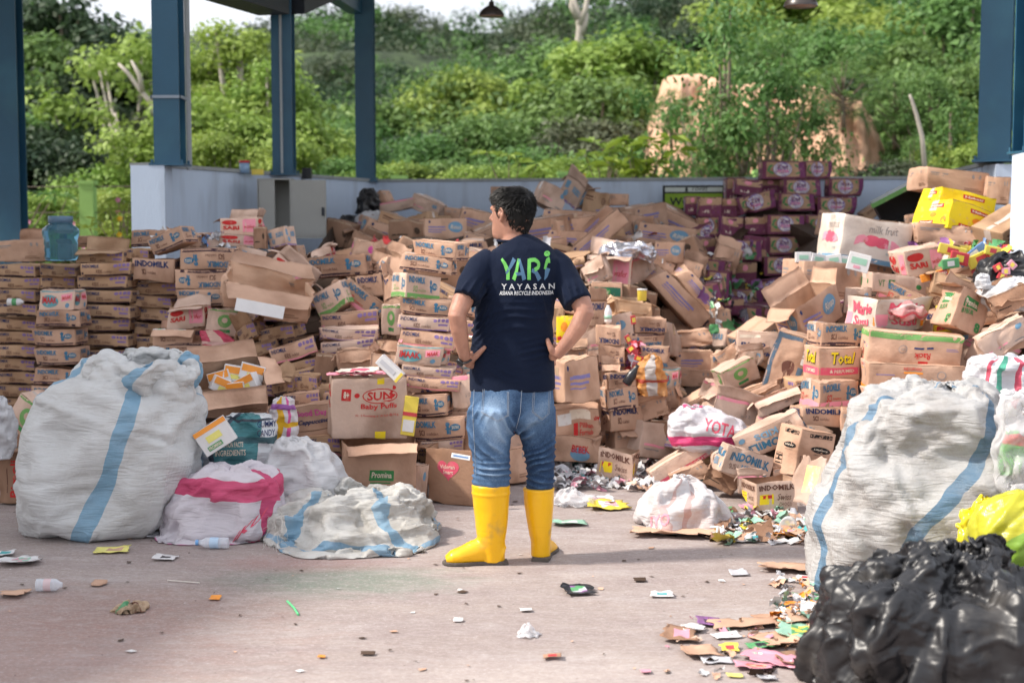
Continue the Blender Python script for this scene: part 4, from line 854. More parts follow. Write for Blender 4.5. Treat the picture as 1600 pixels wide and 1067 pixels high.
    def outline(a, c, wh, wt):     # heel centre a, toe c
        a, c = Vector(a), Vector(c); d = (c - a); L = d.length; d.normalize(); s = Vector((-d.y, d.x, 0)); out = []
        pr = [(0, .6), (.03, .9), (.1, 1), (.3, .86), (.45, .82), (.62, 1.12), (.78, 1.16), (.9, .95), (.97, .6), (1.0, .15)]
        for f, w_ in pr: out.append(a + d * L * f + s * wh * w_)
        for f, w_ in reversed(pr): out.append(a + d * L * f - s * wh * w_)
        return out
    h1 = P(790, 880, .0); t1 = P(691, 884, -.03); h1.z = t1.z = 0; sole(outline(h1, t1, .045, 0), b1)
    h2 = P(844, 876, .03); h2.z = 0; t2 = P(861, 862, .31); t2.z = 0; sole(outline(h2, t2, .043, 0), b2)
    # heel wedge pieces
    for (h_, t_, bo) in ((h1, t1, b1), (h2, t2, b2)):
        d = (t_ - h_).normalized(); m_ = MB(); 
        for f in (.02, .55, .68, .81):
            c = h_ + d * ((t_ - h_).length * f + .02); m_.box((c.x, c.y, .006), (.03 if f > .1 else .07, .078, .012), (0, 0, math.atan2(d.y, d.x)))
        m_.build('heel_tread', SOLE, bo)
    # ---- watch
    wc = P(727, 561, -.028); ax = (P(729, 566, -.02) - P(722, 540, -.06)).normalized(); wm = MB(); u = ax.orthogonal().normalized(); v = ax.cross(u)
    BK = mat('watch_black', (.012, .012, .014), .35, .1, spec=.6)
    wm.tube([tuple(wc + (u * math.cos(a) * .0305 + v * math.sin(a) * .0285)) for a in np.linspace(0, 2 * math.pi, 29)], .0042, 8, cap=False, flat=2.2, ref=tuple(u.cross(v) * 1.0)); wt = wm.build('wristwatch', BK, r, True)
    cdir = Vector((-.75, -.66, 0)); cdir = (cdir - ax * cdir.dot(ax)).normalized(); fm = MB(); c0 = wc + cdir * .028
    fm.tube([tuple(c0), tuple(c0 + cdir * .009), tuple(c0 + cdir * .0115)], [.019, .019, .016], 16); fm.build('watch_face', BK, wt, True)
person()
# ------------------------------------------------------------------ cartons
def kraft(name, col, **k): return mat(name, col, rough=.82, var=.13, vscale=7, bump=.25, bscale=55, spec=.22, rnd=.34, col2=tuple(c * f for c, f in zip(col, (.60, .54, .50))), c2scale=4.5, c2lo=.46, c2hi=.70, **k)
INK = {'kp': kraft('kraft_pinkish', (.54, .345, .245)), 'ko': kraft('kraft_ochre', (.45, .29, .18)), 'kb': kraft('kraft_brown', (.32, .19, .125)), 'kl': kraft('kraft_pale', (.62, .45, .36)), 'kw': kraft('kraft_white', (.68, .60, .53)), 'kd': kraft('kraft_dark', (.07, .045, .032)),  # kd: dark board, deepened so the heap core reads as shaded gaps
       'in': kraft('kraft_inner', (.50, .33, .23))}
def ink(name, col, base=(.5, .33, .24), lo=.58, hi=.72):
    return mat('ink_' + name, col, .75, .1, 8, 0, spec=.25, rnd=.15, col2=tuple(.55 * c + .45 * b for c, b in zip(col, base)), c2scale=26, c2lo=lo, c2hi=hi)
for n_, c_ in dict(navy=(.022, .04, .12), blue=(.045, .16, .27), brown=(.12, .05, .035), purple=(.17, .045, .12), violet=(.20, .18, .38), plum=(.165, .045, .085), red=(.52, .03, .03), pink=(.66, .10, .16), rose=(.80, .30, .38), green=(.05, .22, .07), lime=(.15, .33, .10), dgreen=(.02, .11, .07), yellow=(.80, .60, .02), orange=(.80, .27, .03), white=(.70, .68, .66), black=(.015, .013, .013), teal=(.13, .33, .37), sky=(.15, .29, .42), grey=(.28, .25, .24), lilac=(.22, .15, .34), slate=(.09, .14, .20), stain=(.14, .06, .045), band=(.055, .03, .04), cream=(.72, .62, .5), mag=(.6, .08, .3)).items(): INK[n_] = ink(n_, c_)
INK['pl'] = kraft('kraft_plum', (.15, .05, .09)); INK['tape'] = mat('parcel_tape', (.50, .36, .25), .22, .08, 10, .2, 30, spec=.6)
INK['wtape'] = mat('clear_tape', (.62, .52, .46), .15, .08, 10, .2, 30, spec=.7)
INK['crease'] = mat('crease_line', (.20, .12, .075), .9, .2, 10)
def axis_pts(L, r, step=.024):
    n = max(2, int(round(L / step))); return np.concatenate([[0, r], np.linspace(r, L - r, n + 1)[1:-1], [L - r, L]])
def milk(t, sub, tc='blue', sc='brown', band='band', bz=.16, cow='blue', big=.46):
    def f(fc, W_, H_):
        o = [('t', fc, t, .07, .62, .07 + big, .90, tc, .035), ('t', fc, sub[0], .20, .26, .31, .52, sc, .02), ('t', fc, sub[1], .35, .29, .56, .42, sc, 0)]
        if band: o.append(('r', fc, 0, 0, 1, bz, band))
        if cow: o += [('e', fc, .84, .56, .085, .16, cow), ('r', fc, .70, .30, .74, .74, cow), ('e', fc, .72, .72, .035, .1, cow), ('r', fc, .68, .50, .80, .56, cow), ('t', fc, 'susu', .785, .5, .90, .64, 'cream', 0), ('r', fc, .745, .28, .765, .5, cow)]
        return o
    return f
def kids(band='band', t='INDOMILK'):
    return lambda fc, W_, H_: [('t', fc, t, .04, .62, .36, .88, 'navy', .02), ('t', fc, 'KIDS', .30, .2, .42, .48, 'brown', .01), ('t', fc, 'coklat', .45, .22, .62, .42, 'brown', 0), ('r', fc, .08, 0, 1, .1, band), ('r', fc, .0, .1, .06, .3, band),
        ('e', fc, .69, .75, .045, .12, 'lilac'), ('r', fc, .75, .66, .80, .88, 'lilac'), ('e', fc, .86, .76, .04, .13, 'lilac'), ('r', fc, .91, .62, .97, .90, 'lilac'), ('r', fc, .77, .36, .96, .50, 'lilac')]
def oval(txt='Rinso', col='sky', lines='violet', cx=.72):
    def f(fc, W_, H_):
        return [('e', fc, cx, .60, .17, .25, col), ('t', fc, txt, cx - .12, .50, cx + .12, .70, 'cream', .01, .3), ('r', fc, .08, .56, .48, .62, lines), ('r', fc, .08, .44, .50, .49, lines), ('r', fc, .08, .34, .40, .38, lines), ('e', fc, .1, .83, .025, .06, 'navy')]
    return f
def ichi(fc, W_, H_):
    o = [('r', fc, .08, .13, .86, .93, 'ko'), ('r', fc, 0, 0, 1, .13, 'plum'), ('r', fc, 0, .93, 1, 1, 'plum'), ('r', fc, 0, .13, .09, .93, 'plum'), ('r', fc, .84, .13, 1, .93, 'purple'), ('e', fc, .46, .54, .22, .40, 'lilac'), ('e', fc, .46, .54, .205, .37, 'white'), ('t', fc, 'ICHI', .34, .56, .58, .74, 'purple', .03), ('t', fc, 'OCHA', .32, .35, .60, .52, 'mag', .03)]
    for x, y, a in ((.18, .7, .5), (.2, .35, -.5), (.80, .75, -.6), (.82, .34, .5), (.14, .52, 1.2)): o.append(('l', fc, x, y, .075, a, 'green'))
    return o
def ichi_side(fc, W_, H_): return [('r', fc, 0, .6, 1, 1, 'ko'), ('r', fc, 0, 0, 1, .6, 'plum'), ('e', fc, .45, .78, .14, .13, 'rose'), ('r', fc, .2, .22, .5, .38, 'cream'), ('r', fc, .6, .2, .9, .3, 'purple')]
FR, AL = ('f',), ('f', 'r', 'l', 'b')
KIND = {  # W, D, H, board, [(faces, print)], description
 'kids': (.32, .24, .088, 'ko', [(AL, kids())], 'thin ochre milk carton'),
 'kidr': (.33, .24, .088, 'kp', [(AL, kids('rose'))], 'thin red-edged milk carton'),
 'kidp': (.33, .24, .08, 'kl', [(AL, kids('lilac'))], 'thin pale milk carton'),
 'sci': (.31, .22, .115, 'kp', [(AL, milk('INDOMILK', ('SCI', 'coklat')))], 'blue-lettered milk carton'),
 'scib': (.31, .22, .125, 'kp', [(AL, milk('INDOMILK', ('SCI', 'coklat'), 'navy', band=None, cow=None, big=.8))], 'dark-lettered milk carton'),
 'scig': (.28, .25, .14, 'kl', [(AL, milk('INDOMILK', ('SCI', 'melon'), 'blue', 'lime', 'lime', .2))], 'green-edged milk carton'),
 'scir': (.30, .22, .14, 'kp', [(AL, milk('INDOMILK', ('SCI', 'strawberry'), 'blue', 'red', 'rose', .26))], 'pink-based milk carton'),
 'swiss': (.25, .2, .19, 'kl', [(AL, lambda fc, W_, H_: [('t', fc, 'INDOMILK', .06, .72, .94, .9, 'brown', .03), ('r', fc, .08, .28, .42, .60, 'yellow'), ('r', fc, .12, .46, .38, .57, 'red'), ('t', fc, 'Swiss', .5, .38, .85, .6, 'brown', 0, .3), ('t', fc, 'CHOCO', .54, .2, .86, .32, 'brown', 0), ('r', fc, 0, 0, 1, .1, 'kd')])], 'brown-lettered milk carton with a yellow block'),
 'imaak': (.28, .2, .145, 'kl', [(AL, lambda fc, W_, H_: [('e', fc, .30, .5, .24, .3, 'teal'), ('t', fc, 'IMAAK', .08, .40, .50, .72, 'red', .025), ('r', fc, .62, .5, .93, .82, 'rose'), ('t', fc, 'MAAK', .66, .56, .9, .74, 'red', .02), ('e', fc, .8, .26, .06, .12, 'sky'), ('r', fc, 0, .92, 1, 1, 'teal')])], 'carton with red letters on teal'),
 'plain': (.38, .28, .22, 'kp', [(AL, lambda fc, W_, H_: [('r', fc, .62, .15, .9, .2, 'kb'), ('r', fc, .62, .23, .84, .27, 'kb'), ('r', fc, .06, .72, .34, .78, 'grey'), ('r', fc, .06, .64, .28, .67, 'grey'), ('l', fc, .85, .78, .06, 1.57, 'grey'), ('l', fc, .74, .78, .06, 1.57, 'grey')])], 'plain brown carton'),
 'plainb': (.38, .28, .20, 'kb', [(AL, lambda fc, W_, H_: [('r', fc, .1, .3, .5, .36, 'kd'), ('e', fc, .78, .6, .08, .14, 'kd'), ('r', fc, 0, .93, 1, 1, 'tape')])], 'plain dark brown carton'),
 'plaino': (.40, .28, .2, 'ko', [(FR, lambda fc, W_, H_: [('r', fc, .1, .7, .45, .78, 'brown'), ('r', fc, .1, .58, .38, .63, 'brown'), ('e', fc, .8, .6, .09, .16, 'brown'), ('e', fc, .8, .6, .075, .135, 'ko'), ('r', fc, .55, .12, .95, .2, 'violet')])], 'plain ochre carton'),
 'plainl': (.38, .28, .22, 'kl', [(FR, lambda fc, W_, H_: [('r', fc, .7, .1, .92, .16, 'grey'), ('r', fc, .08, .3, .5, .36, 'rose'), ('r', fc, .08, .2, .4, .24, 'grey'), ('e', fc, .8, .7, .08, .12, 'sky')])], 'plain pale carton'),
 'oval': (.42, .28, .19, 'kp', [(AL, oval())], 'carton with a blue oval badge'),
 'lines': (.40, .28, .2, 'kp', [(AL, lambda fc, W_, H_: [('r', fc, .15, .55, .75, .64, 'violet'), ('r', fc, .15, .42, .70, .48, 'violet'), ('r', fc, .15, .32, .6, .35, 'violet'), ('e', fc, .1, .85, .03, .06, 'navy')])], 'carton printed with violet lines'),
 'ichi': (.38, .22, .2, 'pl', [(('f', 'b'), ichi), (('r', 'l'), ichi_side)], 'purple tea carton'),
 'ichis': (.22, .36, .19, 'pl', [(('f', 'b'), ichi_side), (('r', 'l'), ichi)], 'purple tea carton seen end-on'),
 'redp': (.30, .22, .16, 'kl', [(AL, lambda fc, W_, H_: [('e', fc, .25, .74, .2, .14, 'red'), ('t', fc, 'SARI', .08, .34, .5, .56, 'red', .04), ('r', fc, .6, .2, .95, .9, 'rose'), ('t', fc, 'wafer', .64, .4, .92, .6, 'red', 0, .2)])], 'red-printed snack carton'),
 'redb': (.32, .22, .17, 'kl', [(AL, lambda fc, W_, H_: [('r', fc, 0, .84, 1, 1, 'rose'), ('t', fc, 'isi 12', .62, .3, .85, .42, 'grey', 0)])], 'carton with a pink top band'),
 'bluep': (.3, .22, .17, 'kl', [(AL, lambda fc, W_, H_: [('r', fc, .1, .55, .3, .85, 'sky'), ('e', fc, .3, .35, .1, .14, 'sky'), ('t', fc, 'susu', .5, .5, .9, .75, 'sky', .03), ('r', fc, 0, 0, 1, .1, 'lilac')])], 'carton with pale blue lettering'),
 'greenl': (.3, .22, .19, 'kp', [(AL, lambda fc, W_, H_: [('r', fc, .05, .35, .95, .78, 'dgreen'), ('e', fc, .5, .56, .14, .17, 'green'), ('t', fc, 'ASLI', .42, .5, .58, .62, 'cream', .01)])], 'carton with a dark green label'),
 'greenlogo': (.28, .22, .2, 'kl', [(AL, lambda fc, W_, H_: [('e', fc, .5, .55, .2, .25, 'lime'), ('e', fc, .5, .58, .08, .1, 'kl'), ('r', fc, .36, .12, .66, .24, 'green'), ('r', fc, 0, .9, 1, 1, 'lime')])], 'carton with a round green stamp'),
 'pinkdot': (.34, .26, .2, 'kp', [(AL, lambda fc, W_, H_: [('e', fc, .42, .68, .11, .16, 'mag'), ('e', fc, .56, .62, .07, .1, 'rose'), ('t', fc, 'krim', .25, .25, .75, .42, 'lilac', 0)])], 'carton with a pink blot'),
 'formula': (.34, .26, .25, 'kp', [(('f', 'r'), lambda fc, W_, H_: [('t', fc, '1', .36, .16, .44, .5, 'red', .04), ('t', fc, 'Pilihan', .48, .34, .82, .5, 'red', .01), ('t', fc, 'Formula', .48, .14, .82, .30, 'red', .01), ('r', fc, .05, .5, .32, .84, 'white'), ('r', fc, .3, .62, .78, .92, 'cream'), ('t', fc, 'SGM', .86, .6, .99, .75, 'red', .04)])], 'carton lettered 1 Pilihan Formula'),
 'bebek': (.34, .26, .2, 'kp', [(FR, lambda fc, W_, H_: [('e', fc, .5, .36, .2, .3, 'sky'), ('t', fc, 'BEBEK', .32, .45, .70, .72, 'red', .025)])], 'crushed carton with red letters over a blue disc'),
 'sun': (.35, .28, .29, 'kl', [(('f',), lambda fc, W_, H_: [('r', fc, .14, .62, .26, .82, 'red'), ('t', fc, '8+', .165, .66, .235, .78, 'cream', .03), ('e', fc, .34, .71, .035, .04, 'red'), ('e', fc, .64, .70, .23, .125, 'red'), ('e', fc, .64, .70, .215, .11, 'kl'), ('t', fc, 'SUN', .475, .63, .80, .77, 'red', .025), ('e', fc, .83, .83, .03, .035, 'red'), ('t', fc, 'Baby Puffs', .40, .47, .86, .575, 'red', .02), ('t', fc, 'ISI : 6 Renteng x 10 Sch @10 g', .32, .36, .88, .405, 'red', 0), ('r', fc, .56, .0, .70, .13, 'yellow'), ('r', fc, .6, .9, .7, 1, 'yellow')]), (('l', 'r'), lambda fc, W_, H_: [('t', fc, 'SUN', .35, .65, .8, .85, 'red', .025), ('t', fc, 'Puffs', .3, .48, .8, .58, 'red', .02)])], 'carton lettered SUN Baby Puffs'),
 'promina': (.36, .28, .22, 'kp', [(FR, lambda fc, W_, H_: [('r', fc, .36, .16, .70, .40, 'green'), ('t', fc, 'Promina', .39, .23, .67, .36, 'cream', .02), ('r', fc, .38, .1, .66, .13, 'green')])], 'open carton with a small green badge'),
 'heart': (.28, .32, .30, 'kb', [(('f', 'r'), lambda fc, W_, H_: [('h', fc, .5, .62, .22, 'pink'), ('t', fc, 'Vidoran', .36, .62, .64, .70, 'cream', .01, .2), ('t', fc, 'Smart', .4, .53, .6, .6, 'cream', .01, .2)]), (('l',), lambda fc, W_, H_: [('e', fc, .3, .75, .13, .06, 'red'), ('r', fc, .2, .3, .4, .66, 'red'), ('e', fc, .3, .5, .16, .07, 'red')])], 'carton with a pink heart sticker'),
 'rinso': (.34, .24, .17, 'kl', [(AL, lambda fc, W_, H_: [('t', fc, 'Rinso', .10, .25, .62, .52, 'navy', .03), ('r', fc, .05, .7, .5, .85, 'cream'), ('t', fc, '5', .8, .2, .88, .42, 'grey', .01)])], 'pale carton lettered Rinso'),
 'total': (.26, .22, .22, 'kp', [(AL, lambda fc, W_, H_: [('t', fc, 'Total', .285, .50, .845, .86, 'black', .035, .15), ('t', fc, 'Total', .27, .53, .83, .88, 'yellow', .02, .15), ('r', fc, 0, .2, 1, .42, 'pink'), ('t', fc, '& PERFUMED', .25, .26, .85, .36, 'cream', .02)])], 'carton lettered Total in yellow'),
 'racik': (.56, .3, .22, 'kp', [(AL, lambda fc, W_, H_: [('r', fc, 0, 0, 1, .2, 'lime'), ('t', fc, 'Racik', .36, .60, .52, .80, 'red', .02), ('r', fc, .37, .86, .47, .93, 'red'), ('r', fc, .34, .42, .53, .48, 'navy'), ('e', fc, .64, .5, .045, .13, 'grey'), ('e', fc, .64, .5, .038, .11, 'kp'), ('t', fc, '100%', .61, .46, .67, .54, 'grey', 0), ('r', fc, .04, .5, .2, .52, 'violet'), ('r', fc, .06, .44, .2, .46, 'violet')])], 'long green-edged carton'),
 'orangeb': (.58, .3, .18, 'kp', [(AL, lambda fc, W_, H_: [('r', fc, 0, 0, 1, .13, 'orange'), ('t', fc, 'INDOFOOD', .36, .80, .54, .90, 'red', .01), ('r', fc, .36, .68, .55, .74, 'orange'), ('e', fc, .74, .62, .045, .15, 'grey'), ('e', fc, .74, .62, .036, .12, 'kp'), ('r', fc, .08, .58, .26, .61, 'violet')])], 'long orange-edged carton'),
 'candy': (.42, .3, .26, 'kw', [(AL, lambda fc, W_, H_: [('r', fc, 0, .02, 1, .12, 'sky'), ('e', fc, .28, .52, .09, .09, 'rose'), ('e', fc, .42, .50, .12, .13, 'pink'), ('e', fc, .57, .48, .12, .12, 'pink'), ('e', fc, .70, .46, .1, .1, 'rose'), ('l', fc, .24, .5, .1, .9, 'rose'), ('l', fc, .77, .45, .1, -.3, 'rose'), ('t', fc, 'milk fruit', .36, .68, .80, .86, 'grey', 0, .3), ('t', fc, 'candy', .66, .22, .8, .3, 'teal', 0)])], 'white carton printed with a string of pink sweets'),
 'marie': (.36, .3, .2, 'kw', [(AL, lambda fc, W_, H_: [('t', fc, 'Marie', .2, .52, .85, .86, 'pink', .03), ('t', fc, 'Susu', .25, .16, .75, .46, 'pink', .03), ('r', fc, 0, 0, .2, .5, 'rose'), ('r', fc, .88, .1, .96, .4, 'orange')])], 'open biscuit carton lettered Marie Susu'),
 'lifeb': (.24, .2, .33, 'kp', [(AL, lambda fc, W_, H_: [('r', fc, .25, .86, .9, .94, 'black'), ('r', fc, .27, .868, .88, .932, 'kp'), ('t', fc, '65249081', .3, .88, .85, .922, 'black', .02), ('e', fc, .62, .62, .28, .065, 'black'), ('t', fc, 'Lifebuoy', .42, .60, .82, .64, 'cream', .02, .2), ('t', fc, 'LEMON FRESH', .45, .51, .8, .535, 'black', 0), ('r', fc, .08, .20, .40, .42, 'black'), ('r', fc, .095, .212, .385, .408, 'kp'), ('t', fc, '6', .19, .26, .29, .38, 'black', .04)])], 'upright carton marked 6 in a square'),
 'bimoli': (.30, .28, .33, 'kb', [(('f', 'r'), lambda fc, W_, H_: [('tv', fc, 'Bimoli', .48, .12, .74, .84, 'red', .025), ('r', fc, .36, .2, .39, .7, 'brown'), ('r', fc, .86, 0, 1, .3, 'orange')])], 'tall carton with red lettering up its side'),
 'goodday': (.36, .25, .26, 'kp', [(AL, lambda fc, W_, H_: [('t', fc, 'Good Day', .1, .62, .8, .86, 'mag', .03), ('t', fc, 'Cappuccino', .15, .38, .8, .56, 'navy', .03, .3), ('r', fc, .1, .2, .8, .23, 'crease')])], 'carton lettered Good Day Cappuccino'),
 'sgm': (.62, .2, .16, 'kl', [(AL, lambda fc, W_, H_: [('r', fc, 0, .02, 1, .3, 'pink'), ('t', fc, 'BRIGHT + SGM', .5, .07, .82, .24, 'cream', .02), ('e', fc, .8, .68, .08, .16, 'red'), ('t', fc, 'SGM', .75, .6, .85, .76, 'cream', .03)])], 'long flattened carton with a pink edge'),
 'kidsbig': (.34, .22, .18, 'kl', [(AL, lambda fc, W_, H_: [('t', fc, 'INDOMILK', .12, .52, .92, .82, 'blue', .04), ('t', fc, 'KIDS', .38, .18, .72, .44, 'sky', .03), ('t', fc, 'SUSU', .16, .22, .32, .4, 'brown', 0), ('r', fc, 0, 0, .1, 1, 'kl'), ('e', fc, .88, .25, .05, .1, 'sky')])], 'carton with big blue kids lettering'),
 'framed': (.38, .28, .48, 'kp', [(FR, lambda fc, W_, H_: [('r', fc, 0, .0, .1, 1, 'slate'), ('r', fc, .86, 0, 1, 1, 'slate'), ('r', fc, .1, .92, .86, 1, 'slate'), ('r', fc, .62, .34, .86, .5, 'slate'), ('r', fc, .64, .56, .84, .80, 'white'), ('e', fc, .42, .48, .13, .09, 'stain'), ('l', fc, .5, .42, .12, 1.2, 'stain'), ('l', fc, .36, .42, .13, 1.9, 'stain'), ('r', fc, .38, .2, .41, .45, 'stain'), ('r', fc, .5, .25, .52, .42, 'stain')])], 'upended blue-bordered carton'),
 'yellowc': (.40, .3, .24, 'yellow', [(AL, lambda fc, W_, H_: [('r', fc, .4, .72, .78, .86, 'red'), ('t', fc, 'Nabati', .43, .75, .75, .83, 'cream', .03), ('e', fc, .55, .48, .1, .1, 'orange'), ('r', fc, .2, .14, .6, .28, 'red'), ('t', fc, 'Nabati', .24, .17, .56, .25, 'cream', .03), ('e', fc, .85, .3, .08, .13, 'orange')]), (('t',), lambda fc, W_, H_: [('r', fc, .3, .4, .7, .55, 'red'), ('e', fc, .5, .75, .12, .12, 'orange')])], 'glossy yellow snack carton'),
 'yellowp': (.16, .14, .17, 'yellow', [(FR, lambda fc, W_, H_: [('r', fc, 0, .1, 1, .25, 'red'), ('e', fc, .5, .6, .2, .2, 'orange')])], 'small yellow carton'),
 'vt': (.48, .28, .14, 'kl', [(AL, lambda fc, W_, H_: [('t', fc, 'VT', .1, .3, .2, .65, 'green', 0), ('r', fc, .26, .25, .38, .7, 'green'), ('e', fc, .72, .5, .04, .14, 'green')])], 'long pale carton with faint green marks'),
 'pgreen': (.3, .26, .28, 'kp', [(AL, lambda fc, W_, H_: [('r', fc, .2, .56, .72, .82, 'green'), ('t', fc, 'Promina', .24, .61, .68, .77, 'cream', .03), ('t', fc, 'BUBUR', .2, .4, .6, .52, 'green', .02), ('t', fc, '8', .7, .06, .88, .3, 'green', .05)])], 'upturned carton with a green Promina label'),
}
FACE = {'f': lambda W, D, H: ((-W / 2, -D / 2, -H / 2), (W, 0, 0), (0, 0, H), (0, -1, 0)), 'b': lambda W, D, H: ((W / 2, D / 2, -H / 2), (-W, 0, 0), (0, 0, H), (0, 1, 0)),
        'r': lambda W, D, H: ((W / 2, -D / 2, -H / 2), (0, D, 0), (0, 0, H), (1, 0, 0)), 'l': lambda W, D, H: ((-W / 2, D / 2, -H / 2), (0, -D, 0), (0, 0, H), (-1, 0, 0)),
        't': lambda W, D, H: ((-W / 2, -D / 2, H / 2), (W, 0, 0), (0, D, 0), (0, 0, 1)), 'u': lambda W, D, H: ((-W / 2, D / 2, -H / 2), (W, 0, 0), (0, -D, 0), (0, 0, -1))}
def make_deform(W, D, H, rs, crush):
    sd_ = rs.randint(9999); sh = rs.normal(size=4) * .05 * crush; dents = []
    for _ in range(int(2 + 3 * crush)):
        c = np.array([rs.choice([-.5, .5]) * W, rs.choice([-.5, .5]) * D, rs.choice([-.5, .5]) * H]) * rs.choice([1, 1, .6], 3)
        dents.append((c, .05 + .07 * rs.random(), (.012 + .035 * rs.random()) * (.35 + crush)))
    half = np.array([W, D, H]) / 2; r = .006
    def f(P, off):
        P = np.asarray(P, float); q = np.clip(P, -half + r, half - r); n = P - q; ln = np.linalg.norm(n, axis=1, keepdims=True); n = n / np.maximum(ln, 1e-9)
        O = q + n * (r + np.asarray(off)[:, None])
        b = np.cos(np.clip(P[:, 0] / W, -.5, .5) * np.pi) * np.cos(np.clip(P[:, 2] / H, -.5, .5) * np.pi)
        O[:, 1] += np.sign(P[:, 1]) * (abs(P[:, 1]) > D / 2 - r * 1.5) * b * .007 * (1 - crush)
        s = 7.0
        for k in range(3): O[:, k] += fbm(P * s, sd_ + 11 * k, 2) * (.0035 + .012 * crush)
        O[:, k] += 0
        for c, rr, a in dents:
            d = P - c; g = np.exp(-(d ** 2).sum(1) / rr ** 2); O -= (c / np.linalg.norm(c))[None] * (g * a)[:, None]
        # creased panels: sharp folds
        cr = np.abs(fbm(P * 5.5, sd_ + 77, 1)); O += n * (-(np.clip(.12 - cr, 0, .12)) * .16 * crush)[:, None]; c2 = np.abs(fbm(P * np.array([13., 13, 4]), sd_ + 99, 1)); O += n * (-(np.clip(.1 - c2, 0, .1)) * .05 * (.3 + crush))[:, None]
        O[:, 0] += O[:, 2] * sh[0] + O[:, 1] * sh[1]; O[:, 2] += O[:, 0] * sh[2] * .5
        return O
    return f
CART = {}
def carton_mesh(kind, var, opened):
    key = (kind, var, opened)
    if key in CART: return CART[key]
    W, D, H, board, prints, desc = KIND[kind]; rs = np.random.RandomState(abs(hash(kind)) % 1000 if 0 else sum(map(ord, kind)) * 7 + var * 131 + (5 if opened else 0)); crush = [.1, .3, .65, 1.0][min(var, 3)]
    F_ = make_deform(W, D, H, rs, crush); mb = MB(); mats = []; 
    def mi(k):
        m = INK[k]
        if m not in mats: mats.append(m)
        return mats.index(m)
    def sheet(fc, us, vs, off, k, inset=0):
        o, u, v, n = [np.array(a, float) for a in FACE[fc](W, D, H)]; U, Vv = np.meshgrid(us, vs); Pt = o + U.reshape(-1, 1) * u + Vv.reshape(-1, 1) * v
        if inset:
            Q = F_(Pt, np.zeros(len(Pt))); Q = Q - n * inset * (1 - 0) ; mb.grid(Q, len(us), len(vs), mi(k))
        else: mb.grid(F_(Pt, np.full(len(Pt), off)), len(us), len(vs), mi(k))
    r = .006; ax = {'f': (W, H), 'b': (W, H), 'r': (D, H), 'l': (D, H), 't': (W, D), 'u': (W, D)}
    for fc in 'fbrltu':
        if opened and fc == 't': continue
        a, b = ax[fc]; us, vs = axis_pts(a, r) / a, axis_pts(b, r) / b; sheet(fc, us, vs, 0, board)
        if opened: sheet(fc, us, vs, 0, 'in', .0045)
    bm = None
    def prt(op, fc, *a):
        o, u, v, n = [np.array(q, float) for q in FACE[fc](W, D, H)]; A, B = ax[fc]
        def emit(UV, F2, k, off):
            UV = np.asarray(UV); 
            if (UV.max(0) > 1.02).any(): return
            mb.add(F_(o + UV[:, :1] * u + UV[:, 1:2] * v, np.full(len(UV), off)), F2, mi(k))
        if op == 'r':
            u0, v0, u1, v1, k = a; nu_, nv_ = max(2, int((u1 - u0) * A / .022) + 2), max(2, int((v1 - v0) * B / .022) + 2)
            sheet(fc, np.linspace(u0, u1, nu_), np.linspace(v0, v1, nv_), .0011, k)
        elif op in ('e', 'h', 'l'):
            if op == 'e': cu, cv, ru, rv, k = a; pts = [(cu + ru * math.cos(t), cv + rv * math.sin(t)) for t in np.linspace(0, 2 * math.pi, 18, endpoint=False)]
            elif op == 'h':
                cu, cv, rr, k = a; pts = []; 
                for t in np.linspace(0, 2 * math.pi, 24, endpoint=False): x = 16 * math.sin(t) ** 3; y = 13 * math.cos(t) - 5 * math.cos(2 * t) - 2 * math.cos(3 * t) - math.cos(4 * t); pts.append((cu + x / 16 * rr, cv + y / 16 * rr * A / B))
                cv = cv
            else:
                cu, cv, rr, an, k = a; c, s = math.cos(an), math.sin(an); pts = [(cu + (x * c - y * s) * rr, cv + (x * s + y * c) * rr * A / B) for x, y in ((-1, 0), (-.4, .38), (.4, .38), (1, 0), (.4, -.38), (-.4, -.38))]
            zoff = .0017 if k not in ('kl', 'kp') else .0022
            n_ = len(pts); K_ = 4; rg = [(cu, cv)] + [(cu + (x - cu) * q / K_, cv + (y - cv) * q / K_) for q in range(1, K_ + 1) for x, y in pts]
            emit(rg, [(0, i + 1, (i + 1) % n_ + 1) for i in range(n_)] + [(1 + q * n_ + i, 1 + (q + 1) * n_ + i, 1 + (q + 1) * n_ + (i + 1) % n_, 1 + q * n_ + (i + 1) % n_) for q in range(K_ - 1) for i in range(n_)], k, zoff)
        elif op in ('t', 'tv'):
            t, u0, v0, u1, v1, k = a[:6]; bold = a[6] if len(a) > 6 else 0; sh_ = a[7] if len(a) > 7 else 0
            V2, F2, _ = text2d(t, bold, sh_, res=1 if W < .3 else 2, sub=.22 if H > .16 and len(t) < 14 else 0)
            UV = np.stack([u0 + V2[:, 0] * (u1 - u0), v0 + V2[:, 1] * (v1 - v0)], 1) if op == 't' else np.stack([u1 - V2[:, 1] * (u1 - u0), v0 + V2[:, 0] * (v1 - v0)], 1)
            emit(UV, F2, k, .0046 if k in ('cream', 'yellow') else .0038)
    for fcs, pf in prints:
        for fc in fcs:
            for op in pf(fc, W, H): prt(*op)
    if not opened:
        tp = ('tape', 'wtape', None)[rs.randint(3)]
        if tp:
            prt('r', 't', 0, .43, 1, .57, tp)
            for fc in 'rl': prt('r', fc, .4, .62, .6, 1, tp)
        prt('r', 't', .0, .495, 1, .505, 'crease') if not tp else None
        prt('r', 't', .0, .0, 1, .012, 'crease'); prt('r', 'f', .0, .985, 1, 1, 'crease')
        if H > .15: prt('r', 'f', .0, .0, 1, .012, 'crease')
    # merge seams
    me = mb.mesh(kind, mats); bm = bmesh.new(); bm.from_mesh(me); bmesh.ops.remove_doubles(bm, verts=bm.verts, dist=.0003)
    for f in bm.faces: f.smooth = True
